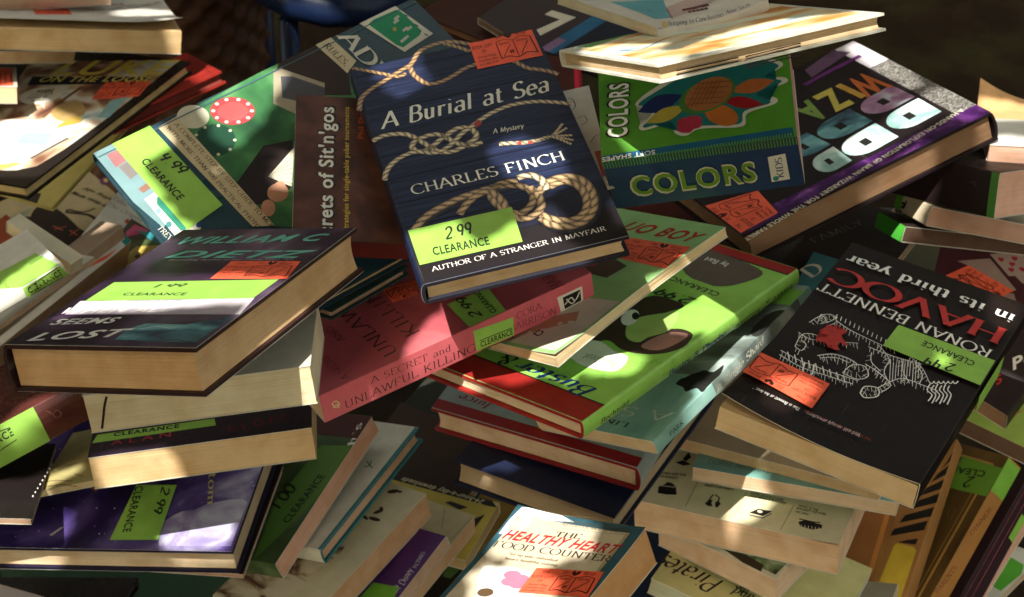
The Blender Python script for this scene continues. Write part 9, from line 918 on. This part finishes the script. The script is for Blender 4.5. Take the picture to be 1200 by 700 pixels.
LIT = [  # patches meant to be sunlit; the unseen crown is left open towards them
[(-.06635,-.22636,.63359),(-.0316,-.21662,.63815),(-.01766,-.24194,.63418),(-.03704,-.26975,.62718),(-.05117,-.27461,.62515),(-.05935,-.26164,.62711)],
[(-.0096,-.14599,.65386),(.01041,-.13381,.6578),(.03904,-.15255,.65624),(.04605,-.17909,.65149),(.02975,-.1927,.64755),(.00687,-.17275,.64979)],
[(-.09401,-.0426,.66802),(-.06814,-.03356,.67178),(-.05454,-.06711,.66614),(-.07241,-.08137,.66195),(-.08631,-.07236,.66269)],
[(-.27072,-.32878,.63986),(-.26194,-.2808,.62927),(-.2411,-.26302,.62802),(-.13554,-.30842,.6553),(-.12787,-.33825,.66387),(-.15136,-.34153,.66112),(-.1998,-.33894,.65313),(-.25036,-.32421,.64181)],
[(-.147,-.34308,.66217),(-.12928,-.32588,.66058),(-.12442,-.33655,.66397),(-.14591,-.38938,.67383),(-.15439,-.39978,.67513)],
[(-.24893,-.22346,.61701),(-.22455,-.19795,.61437),(-.21502,-.21935,.62113),(-.23642,-.25828,.62755)],
[(-.29552,-.09625,.62072),(-.27234,-.07688,.62605),(-.2515,-.06526,.62882),(-.23859,-.08085,.6226),(-.26356,-.09796,.61817),(-.24277,-.12983,.60581),(-.22168,-.15786,.59476),(-.2307,-.17281,.59011)],
[(-.22354,-.03532,.63753),(-.20504,-.01767,.64254),(-.16659,-.00501,.6446),(-.16963,-.03156,.63554),(-.18088,-.06282,.62535),(-.19785,-.08123,.61998),(-.2118,-.06492,.62651)],
[(-.16635,-.10454,.60994),(-.15139,-.08278,.61659),(-.14936,-.11102,.60664),(-.1579,-.11911,.60435)],
[(-.47889,.27364,.44145),(-.43176,.29757,.44291),(-.37972,.26638,.44725),(-.37787,.20699,.45017),(-.40974,.16722,.4503),(-.45497,.17185,.44759)],
[(-.42951,.35703,.27296),(-.39974,.39953,.30022),(-.36257,.37268,.27143),(-.38483,.35048,.25859)],
[(-.06505,-.24197,.54344),(-.05488,-.20308,.54606),(-.04448,-.19285,.54767),(-.01906,-.21284,.54997),(-.02335,-.2353,.54865),(-.05101,-.24417,.54503)],
[(-.01661,-.21908,.55004),(.00687,-.20329,.55341),(.03193,-.18742,.55697),(.03293,-.19964,.55665),(.00687,-.21899,.55284)],
[(.00507,-.1994,.52743),(.03119,-.1741,.53182),(.06465,-.15134,.53853),(.07021,-.16456,.54152),(.03891,-.23642,.54086)],
[(.13508,-.07295,.54925),(.16447,-.09472,.55976),(.16027,-.11258,.56058),(.13912,-.11555,.55508)],
[(-.01375,-.19553,.50684),(.00687,-.18743,.50698),(.02604,-.21244,.51024),(.00687,-.22496,.51059)],
[(.05361,-.17135,.50751),(.07587,-.16804,.50818),(.09893,-.19399,.5117),(.08803,-.21676,.51341),(.06672,-.21295,.5121)],
[(.11497,-.13562,.50679),(.14711,-.1119,.50594),(.18217,-.09312,.50569),(.19226,-.10605,.50738),(.14334,-.15554,.50997),(.12185,-.16147,.50959)],
[(.05229,-.17649,.7448),(.07577,-.17043,.74669),(.09952,-.23252,.77172),(.09366,-.26805,.78277),(.0602,-.22107,.76123)],
[(.1072,-.2404,.77567),(.13403,-.20217,.76723),(.17207,-.17255,.7636),(.23855,-.19257,.78155),(.23843,-.20946,.78725),(.17893,-.23627,.78633),(.13022,-.25708,.78519)],
[(.06788,-.2196,.75572),(.0791,-.24383,.76694),(.08031,-.24624,.75881),(.06909,-.22202,.74739)],
[(.05011,-.18119,.73609),(.06016,-.2029,.74597),(.06028,-.20304,.74118),(.05123,-.18351,.73171)],
[(.07487,-.14504,.68488),(.083,-.14794,.68551),(.10047,-.1618,.68315),(.09063,-.16375,.67974),(.08258,-.16108,.67902)],
[(.14451,-.18277,.684),(.1736,-.17631,.69443),(.1941,-.16792,.70364),(.1936,-.17405,.70054),(.17578,-.18127,.69256),(.15465,-.18873,.68365)],
[(.30878,.26352,.5311),(.32225,.25401,.53582),(.34809,.18077,.54779),(.35447,.14497,.55168),(.34018,.15103,.54688),(.3213,.20989,.53785)],
[(.35955,.13475,.55382),(.37667,.1234,.55978),(.39,.08159,.56617),(.37723,.06418,.56308),(.36271,.09273,.55702)],
[(.31518,.10037,.54171),(.34698,.12612,.55033),(.35923,.08848,.55615),(.32847,.06649,.54767)],
[(.2753,.07111,.53075),(.30383,.09783,.53829),(.32219,.06101,.54599),(.28922,.03818,.53685)],
[(.28304,.00634,.53659),(.32273,.03308,.54763),(.34205,.04565,.55303),(.3431,.02977,.55419),(.29371,-.0085,.54072)],
[(-.00058,-.23114,.39784),(.03165,-.22695,.40722),(.06336,-.26768,.42117),(.05979,-.30092,.42358),(.03047,-.30149,.41471),(-.00884,-.27418,.39986)],
[(-.01939,-.29433,.39877),(.00924,-.29731,.4078),(.03592,-.32313,.41865),(.02974,-.34737,.41932),(-.02113,-.32869,.40185)],
[(.19473,-.09587,.31038),(.21499,-.09877,.31167),(.20042,-.1344,.31094),(.17481,-.13579,.30934)],
[(.25559,-.13387,.31439),(.2752,-.13728,.31563),(.26263,-.16627,.315),(.24136,-.16189,.31364)],
[(.18357,-.10463,.33543),(.19573,-.11104,.33625),(.19058,-.11905,.33733)],
[(-.40744,-.12567,.3185),(-.3612,-.12864,.32453),(-.33712,-.15472,.32567),(-.34156,-.18153,.32289),(-.39696,-.17374,.31601)],
[(-.26667,-.16487,.3344),(-.21133,-.15812,.34245),(-.20739,-.20306,.33933),(-.25533,-.19722,.3333)],
[(-.38506,-.17438,.30603),(-.35121,-.18011,.31202),(-.34736,-.17966,.30194),(-.38823,-.17286,.29581)],
[(-.35561,-.12182,.32585),(-.33217,-.10595,.33032),(-.32757,-.11635,.33009),(-.34493,-.12722,.32685)],
[(-.14343,-.31274,.59599),(-.1231,-.27473,.59319),(-.12096,-.30852,.59828)],
[(-.39969,-.05437,.4751),(-.36556,-.01866,.48542),(-.34862,-.0439,.49373),(-.37548,-.06717,.48525),(-.38944,-.09507,.48202)],
[(-.40737,-.05298,.42677),(-.35979,-.00647,.4447),(-.34119,.0101,.45205),(-.36964,-.0839,.45512)],
[(.16332,-.13602,.47618),(.20068,-.10107,.4877),(.1857,-.14603,.48644),(.15377,-.17243,.47622)],
[(-.38563,-.13693,.40205),(-.36166,-.12225,.40809),(-.36039,-.12382,.396),(-.38703,-.1405,.3874)],
[(-.37871,-.12791,.40912),(-.36379,-.10882,.41278),(-.34684,-.1109,.41764),(-.36187,-.12991,.41395)],
[(-.38429,.42136,.48798),(-.33333,.44405,.47717),(-.32067,.42825,.47915),(-.3735,.39116,.49331)],
[(.39586,.11838,.5155),(.43217,.24511,.48011),(.47799,.23632,.48221),(.44828,.12563,.5131)],
[(.38301,.05055,.54083),(.39551,.07727,.54007),(.4327,.0747,.53992),(.42793,.05396,.54047)],
[(.36866,-.11038,.51029),(.38612,-.12473,.5085),(.36653,-.15556,.51074),(.35664,-.14279,.51173)],
[(-.30404,.4219,.42972),(-.27148,.35665,.45566),(-.2867,.3341,.45451),(-.30632,.38168,.43717)],
[(-.25104,.62729,.39915),(-.22759,.62729,.39915),(-.1732,.61733,.38438),(-.1807,.61208,.37661),(-.22759,.61733,.38438)],
[(-.15725,.62362,.39371),(-.14319,.62362,.39371),(-.14319,.61837,.38594),(-.15725,.61837,.38594)]]

PILE = Vector((0, 0, .18))
SUN_EL, SUN_AZ = R(59), R(-150)           # azimuth from +Y, clockwise
SUN = Vector((math.sin(SUN_AZ) * math.cos(SUN_EL), math.cos(SUN_AZ) * math.cos(SUN_EL), math.sin(SUN_EL)))
GROUP = 'second-hand books heaped for clearance'
PAPER_RIM = (.56, .52, .43)

for name, label, cat, mat, dims, sp, hc, jacket, cover, pages, rim, bends, parts, stickers in BOOKS:
    m4 = Matrix([list(mat[0]), list(mat[1]), list(mat[2]), [0, 0, 0, 1]])
    root = tag(empty(name, m4), label, cat, GROUP)
    b = Book(m4, dims, sp, hc, bends)
    t = dims[2]
    if hc:
        c = min(.0024, t * .15); inset = .0028
        rimm = M(rim or (cover if isinstance(cover, tuple) else (.03, .03, .03)))
        u_sheet(b, c, 0, 0, b.H, b.W, 'cover', M(cover), rimm, root)
        lift = .0001
        if jacket:
            u_sheet(b, .0002, .00035, .0005, b.H - .0005, b.W, 'dust_jacket', M(jacket), M((.60, .58, .52)), root)
            lift = .00045
        hollow = .002
    else:
        c = min(.0005, t * .06); inset = .0005
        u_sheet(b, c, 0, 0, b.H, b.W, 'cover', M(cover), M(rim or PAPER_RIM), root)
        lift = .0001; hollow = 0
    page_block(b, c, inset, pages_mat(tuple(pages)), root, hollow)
    spside = b.sp
    al = 8e-6 * max([len(el) for pn, face, el in parts if 'lettering' not in pn] + [0]) + .00003
    for pn, face, el in parts:
        is_cov = face == 'top' or face == spside
        l = lift + (al if 'lettering' in pn else 0)
        if not is_cov: l = -inset + .0002
        if len(el) > 1 and all(e[0] == 'T' for e in el):      # each line of lettering is a part of its own
            for i, e in enumerate(el): printed(b, pn, face, [e], root, l + i * .00002, not is_cov)
        elif el: printed(b, pn, face, el, root, l, not is_cov)
    for pn, face, el, pr in stickers:
        is_cov = face == 'top' or face == spside
        l = (lift if is_cov else -inset + .0002) + al + .00008
        if not el: continue
        so = printed(b, pn, face, el, root, l, not is_cov)
        if pr: printed(b, 'print', face, pr, so, l + .00004, not is_cov)

# ------------------------------------------------------------ the surroundings
def tube(pts, rads, n=8):
    V, F = [], []
    for i, p in enumerate(pts):
        a = Vector(pts[max(0, i - 1)]); c = Vector(pts[min(len(pts) - 1, i + 1)])
        d = (c - a).normalized(); q = d.to_track_quat('Z', 'Y')
        for k in range(n):
            an = 2 * math.pi * k / n
            V.append(tuple(Vector(p) + q @ Vector((math.cos(an) * rads[i], math.sin(an) * rads[i], 0))))
    for i in range(len(pts) - 1):
        for k in range(n):
            a = i * n + k; b_ = i * n + (k + 1) % n
            F.append((a, b_, b_ + n, a + n))
    V.append(tuple(pts[0])); V.append(tuple(pts[-1]))
    for k in range(n):
        F.append((len(V) - 2, (k + 1) % n, k)); F.append((len(V) - 1, (len(pts) - 1) * n + k, (len(pts) - 1) * n + (k + 1) % n))
    return V, F

def ground_mat():
    m = bpy.data.materials.new('dark_earth'); nt, n, l, p = nodes_of(m)
    tc = n.new('ShaderNodeTexCoord')
    t = n.new('ShaderNodeTexNoise'); t.inputs['Scale'].default_value = 9; t.inputs['Detail'].default_value = 10; t.inputs['Roughness'].default_value = .65
    l.new(tc.outputs['Object'], t.inputs['Vector'])
    r = ramp(n, [(.3, (.004, .003, .002)), (.5, (.011, .007, .004)), (.62, (.013, .013, .005)), (.75, (.022, .015, .008))])
    l.new(t.outputs['Fac'], r.inputs['Fac']); l.new(r.outputs['Color'], p.inputs['Base Color'])
    p.inputs['Roughness'].default_value = .95; p.inputs['Specular IOR Level'].default_value = .1
    bp = n.new('ShaderNodeBump'); bp.inputs['Strength'].default_value = .8; bp.inputs['Distance'].default_value = .02
    l.new(t.outputs['Fac'], bp.inputs['Height']); l.new(bp.outputs['Normal'], p.inputs['Normal'])
    return m
V, F = [], []
N = 90
def gx(i):
    u = 2 * i / N - 1
    return math.copysign(abs(u) ** 3 * 60 + abs(u) * 1.6, u)
for j in range(N + 1):
    for i in range(N + 1):
        x, y = gx(i), gx(j)
        h = .012 * noise.noise(Vector((x * 5, y * 5, 0))) + .02 * noise.noise(Vector((x * 1.7, y * 1.7, 3)))
        V.append((x, y, h * min(1, 4 / (1 + math.hypot(x, y))) - .035))
for j in range(N):
    for i in range(N):
        k = j * (N + 1) + i
        F.append((k, k + 1, k + N + 2, k + N + 1))
g = link_mesh('ground', V, F, [ground_mat()], None, None, None, True)
tag(g, kind='structure')

# leaves and low weeds on the ground behind the heap
def leaf_shape(L, W, curl):
    pts = [(0, 0, 0), (W * .42, L * .28, curl * .3), (W * .5, L * .5, curl), (W * .28, L * .8, curl * .6), (0, L, 0), (-W * .28, L * .8, curl * .6), (-W * .5, L * .5, curl), (-W * .42, L * .28, curl * .3), (0, L * .5, 0)]
    fs = [(0, 1, 8), (1, 2, 8), (2, 3, 8), (3, 4, 8), (4, 5, 8), (5, 6, 8), (6, 7, 8), (7, 0, 8)]
    return pts, fs
def leaf_mat(a, b, name, transl=0):
    m = bpy.data.materials.new(name); nt, n, l, p = nodes_of(m)
    tc = n.new('ShaderNodeTexCoord')
    t = n.new('ShaderNodeTexNoise'); t.inputs['Scale'].default_value = 6
    l.new(tc.outputs['Object'], t.inputs['Vector'])
    r = ramp(n, [(.35, a), (.65, b)]); l.new(t.outputs['Fac'], r.inputs['Fac']); l.new(r.outputs['Color'], p.inputs['Base Color'])
    p.inputs['Roughness'].default_value = .6
    return m
# dry brown leaf on the violet book
def at(px, py, z):
    f = 1200 / (2 * math.tan(R(15))); p = R(34)
    c = Vector(((px - 600) / f * z, -(py - 350) / f * z, -z))
    return Vector((c.x, c.y * math.sin(p) + -c.z * math.cos(p), c.y * math.cos(p) + c.z * math.sin(p))) + Vector(CAM)


lv, lf = leaf_shape(.024, .016, .006)
ln = Vector(DRY_N); lq = ln.to_track_quat('Z', 'Y')
lv = [tuple(lq @ (Euler((0, 0, 1.1)).to_matrix() @ Vector((v[0], v[1], v[2] + 6 * v[0] * v[0] * 3)))) for v in lv]
lo = link_mesh('dry_leaf', lv, lf, [ink((.20, .075, .03), .7, .4, 0, 200)])
lo.location = Vector(DRY) + ln * .001
tag(lo, 'small dry brown leaf lying on the dark violet starry hardcover', 'leaf')

# woven basket behind the left stack
bpos = at(196, 30, 2.35)
V, F = [], []
nu, nv, rb, hb = 180, 90, .135, bpos.z + .25
for j in range(nv + 1):
    for i in range(nu):
        a = 2 * math.pi * i / nu
        row = math.floor(j / 3)
        bump = .006 * math.sin(i * math.pi / 5 + row * math.pi) * math.sin(math.pi * ((j % 3) + .5) / 3)
        r0 = rb * (.8 + .2 * j / nv) + bump
        V.append((r0 * math.cos(a), r0 * math.sin(a), hb * j / nv))
for j in range(nv):
    for i in range(nu):
        F.append((j * nu + i, j * nu + (i + 1) % nu, (j + 1) * nu + (i + 1) % nu, (j + 1) * nu + i))
bk_ = tag(empty('wicker_basket', Matrix.Translation((bpos.x, bpos.y, -.035))), 'dark brown woven basket standing behind the upper left stack', 'basket')
link_mesh('basket_wall', V, F, [ink((.065, .029, .015), .6, .4)], bk_, None, None, True)
rv, rf = tube([(rb * math.cos(2 * math.pi * i / 40), rb * math.sin(2 * math.pi * i / 40), hb) for i in range(41)], [.009] * 41, 8)
link_mesh('basket_rim', rv, rf, [ink((.05, .022, .011), .6, .4)], bk_, None, None, True)

# blue plastic stool behind the poker book
bl = ink((.006, .013, .040), .3, .1)
sp_ = at(365, 22, 2.12)
st_ = tag(empty('plastic_stool', Matrix.Translation((sp_.x, sp_.y, -.035))), 'shiny blue plastic stool behind the dark teal poker book', 'stool')
so_ = Vector((sp_.x, sp_.y, -.035))
rim_pts = [at(286, -34, 2.18), at(310, -16, 2.14), at(345, 0, 2.12), at(385, 10, 2.11), at(425, 10, 2.12), at(470, -4, 2.16)]
sv, sf = tube([tuple(p_ - so_) for p_ in rim_pts], [.018, .021, .022, .022, .021, .018], 14)
link_mesh('seat_rim', sv, sf, [bl], st_, None, None, True)
for px_ in (338, 306):
    top_ = at(px_, 22 if px_ > 320 else -30, 2.135 if px_ > 320 else 2.3); foot_ = Vector((top_.x + (.03 if px_ > 400 else -.01), top_.y + .03, -.035))
    sv, sf = tube([tuple(top_ - so_), tuple((top_ + foot_) / 2 - so_), tuple(foot_ - so_)], [.011, .012, .013], 10)
    link_mesh('leg', sv, sf, [bl], st_, None, None, True)
sv, sf = [], []
for k in range(24):
    a = 2 * math.pi * k / 24; c_ = at(380, -26, 2.2) - so_
    sv.append((c_.x + .085 * math.cos(a), c_.y + .06 * math.sin(a), c_.z + .004)); 
for k in range(24): sv.append((sv[k][0], sv[k][1], sv[k][2] - .012))
sf = [tuple(range(24)), tuple(range(47, 23, -1))] + [(k, k + 24, 24 + (k + 1) % 24, (k + 1) % 24) for k in range(24)]
link_mesh('seat', sv, sf, [bl], st_)

# dark hedge added behind the heap to block sky reflections: opaque core, leaves
def bush(name, label, x0, x1, y0, y1, h, n, seed, mats):
    rd = random.Random(seed)
    root = tag(empty(name, Matrix.Translation(((x0 + x1) / 2, (y0 + y1) / 2, -.04))), label, 'hedge')
    o0 = Vector(((x0 + x1) / 2, (y0 + y1) / 2, -.04))
    V, F = [], []
    for i in range(n):
        x = rd.uniform(x0, x1); z = h * rd.random() ** .8
        side = rd.random() < .75
        yy = (y0 if side else rd.uniform(y0, y1)) + .12 * noise.noise(Vector((x * 2, z * 2, seed))) + rd.uniform(-.05, .12)
        L = rd.uniform(.05, .11)
        pts, fs = leaf_shape(L, L * .6, L * .1)
        rot = Euler((rd.uniform(.3, 1.9), rd.uniform(-.6, .6), rd.gauss(0, .7))).to_matrix()
        k = len(V); o = Vector((x, yy, z)) - o0 * 1.0
        V += [tuple(rot @ Vector(q) + o) for q in pts]; F += [tuple(k + i for i in f) for f in fs]
    link_mesh('foliage', V, F, [mats[0]], root)
    nx, nz = 40, 14
    V, F = [], []
    for s_ in (0, 1):
        for j in range(nz + 1):
            for i in range(nx + 1):
                x = x0 + (x1 - x0) * i / nx; z = h * .97 * j / nz
                y = (y0 + .10 if s_ == 0 else y1 - .05) + .08 * noise.noise(Vector((x * 2, z * 2, seed + s_ * 9)))
                if j == nz: y = (y0 + y1) / 2
                V.append(tuple(Vector((x, y, z)) - o0))
    q = (nx + 1) * (nz + 1)
    for s_ in (0, 1):
        for j in range(nz):
            for i in range(nx):
                k = s_ * q + j * (nx + 1) + i
                F.append((k, k + 1, k + nx + 2, k + nx + 1))
    link_mesh('opaque_core', V, F, [mats[1]], root)
hm = (leaf_mat((.012, .016, .006), (.04, .045, .015), 'hedge_leaves'), ink((.018, .014, .009), .95, .4))
bush('hedge', 'added dark hedge behind the heap of books, blocking sky reflections', -3.2, 3.2, 1.9, 2.5, 2.3, 9000, 3, hm)
# ------------------------------------------------------------------ the tree, unseen: crown gaps shaped to place the sun patches
S3 = SUN.normalized()
E1 = S3.cross(Vector((0, 0, 1))).normalized(); E2 = S3.cross(E1).normalized()
def proj2(p): return p.dot(E1), p.dot(E2)
CELL = .004
holes = set()
def inpoly(x, y, P):
    c = False; n = len(P); j = n - 1
    for i in range(n):
        if (P[i][1] > y) != (P[j][1] > y) and x < (P[j][0] - P[i][0]) * (y - P[i][1]) / (P[j][1] - P[i][1]) + P[i][0]: c = not c
        j = i
    return c
for poly in LIT:
    Q = [proj2(Vector(p)) for p in poly]
    x0, x1 = min(q[0] for q in Q), max(q[0] for q in Q); y0, y1 = min(q[1] for q in Q), max(q[1] for q in Q)
    for i in range(int(x0 / CELL) - 1, int(x1 / CELL) + 2):
        for j in range(int(y0 / CELL) - 1, int(y1 / CELL) + 2):
            if inpoly((i + .5) * CELL, (j + .5) * CELL, Q): holes.add((i, j))
def free(x, y): return (int(math.floor(x / CELL)), int(math.floor(y / CELL))) not in holes
CDIST = 1.95
cc = PILE + Vector((0, .35, 0)) + S3 * CDIST
rnd = random.Random(9)
V, F = [], []
def add_leaf(o, L, rot):
    pts, fs = leaf_shape(L, L * .62, L * .08)
    W = [rot @ (Vector(q) - Vector((0, L / 2, 0))) + o for q in pts]
    for q in W:
        if not free(*proj2(q)): return False
    for a in (0, 1, 2, 3, 4, 5, 6, 7):
        if not free(*proj2((W[a] + W[(a + 1) % 8]) / 2)) or not free(*proj2((W[a] + W[8]) / 2)): return False
    k = len(V)
    V.extend(tuple(q) for q in W); F.extend(tuple(k + i for i in f) for f in fs)
    return True
base_rot = S3.to_track_quat('Z', 'Y').to_matrix()
RAD = 1.6
for i in range(50000):
    r_ = RAD * math.sqrt(rnd.random()); a = rnd.uniform(0, 6.2832)
    o = cc + E1 * (r_ * math.cos(a)) + E2 * (r_ * math.sin(a)) + S3 * rnd.uniform(-.10, .14)
    rot = base_rot @ Euler((rnd.gauss(0, .45), rnd.gauss(0, .45), rnd.uniform(0, 6.3))).to_matrix()
    for L in (rnd.uniform(.05, .085), rnd.uniform(.03, .045), .018):
        if add_leaf(o, L, rot): break
# small leaves fringe every gap
hl = list(holes)
for i in range(9000):
    if not hl: break
    h = rnd.choice(hl)
    o2 = ((h[0] + .5) * CELL + rnd.gauss(0, .02), (h[1] + .5) * CELL + rnd.gauss(0, .02))
    o = E1 * o2[0] + E2 * o2[1] + S3 * (cc.dot(S3) + rnd.uniform(-.06, .08))
    rot = base_rot @ Euler((rnd.gauss(0, .3), rnd.gauss(0, .3), rnd.uniform(0, 6.3))).to_matrix()
    for L in (.03, .016):
        if add_leaf(o, L, rot): break
tree = tag(empty('tree', Matrix.Translation((-1.75, .55, -.04))), 'unseen leafy tree, its crown gaps shaped to dapple the book heap', 'tree')
off = Vector((-1.75, .55, -.04))
crown = link_mesh('crown', [tuple(Vector(v) - off) for v in V], F, [leaf_mat((.03, .055, .015), (.06, .10, .03), 'tree_leaves')], tree)
bark = ink((.09, .065, .045), .9, .3)
tp = [(0, 0, 0), (.03, -.02, .5), (.02, .0, 1.0), (.10, -.03, 1.45), (.2, -.06, 1.9)]
tv, tf = tube(tp, [.11, .09, .08, .065, .04], 12)
for k in range(7):
    e = cc - off + E1 * (.9 * math.cos(k * .9)) + E2 * (.9 * math.sin(k * .9)) + S3 * .12
    s = Vector(tp[2 + k % 3]); mid = (s + e) / 2 + Vector((0, 0, .10))
    bv, bf = tube([s, s.lerp(mid, .5) + Vector((0, 0, .04)), mid, mid.lerp(e, .5) + Vector((0, 0, .03)), e], [.035, .026, .018, .011, .004], 6)
    if any(not free(*proj2(Vector(q) + off)) for q in bv): continue
    n0 = len(tv); tv += bv; tf += [tuple(n0 + i for i in f) for f in bf]
link_mesh('trunk', tv, tf, [bark], tree)

# ------------------------------------------------------------- light, camera
w = bpy.data.worlds.new('World'); SC.world = w; w.use_nodes = True
wn, wl = w.node_tree.nodes, w.node_tree.links
sky = wn.new('ShaderNodeTexSky'); sky.sky_type = 'NISHITA'; sky.sun_disc = False
sky.sun_elevation = SUN_EL; sky.sun_rotation = SUN_AZ
sky.air_density = .6; sky.dust_density = 6.0; sky.ozone_density = .3
bg = wn['Background']; bg.inputs['Strength'].default_value = .15
tint = wn.new('ShaderNodeMix'); tint.data_type = 'RGBA'; tint.blend_type = 'MULTIPLY'; tint.inputs[0].default_value = 1
tint.inputs[7].default_value = (1.0, .90, .60, 1)      # warm grade multiplied into the sky colour
wl.new(sky.outputs['Color'], tint.inputs[6]); wl.new(tint.outputs[2], bg.inputs['Color'])
sl = bpy.data.lights.new('sun', 'SUN'); sl.energy = 2.5; sl.angle = R(.4); sl.color = (1, .97, .91)
so = bpy.data.objects.new('sun', sl); COL.objects.link(so)
so.rotation_euler = S3.to_track_quat('Z', 'Y').to_euler()
so.location = cc + S3

cam = bpy.data.cameras.new('camera'); co = bpy.data.objects.new('camera', cam); COL.objects.link(co)
co.location = CAM; co.rotation_euler = (R(90 - 34), 0, 0)
cam.sensor_width = 36; cam.lens = 18 / math.tan(R(15)); cam.clip_start = .05; cam.clip_end = 300
cam.dof.use_dof = True; cam.dof.focus_distance = 1.22; cam.dof.aperture_fstop = 20
SC.camera = co
SC.view_settings.view_transform = 'Standard'; SC.view_settings.look = 'None'
SC.view_settings.exposure = 1.95; SC.view_settings.gamma = 1
SC.render.engine = 'CYCLES'
SC.cycles.max_bounces = 6
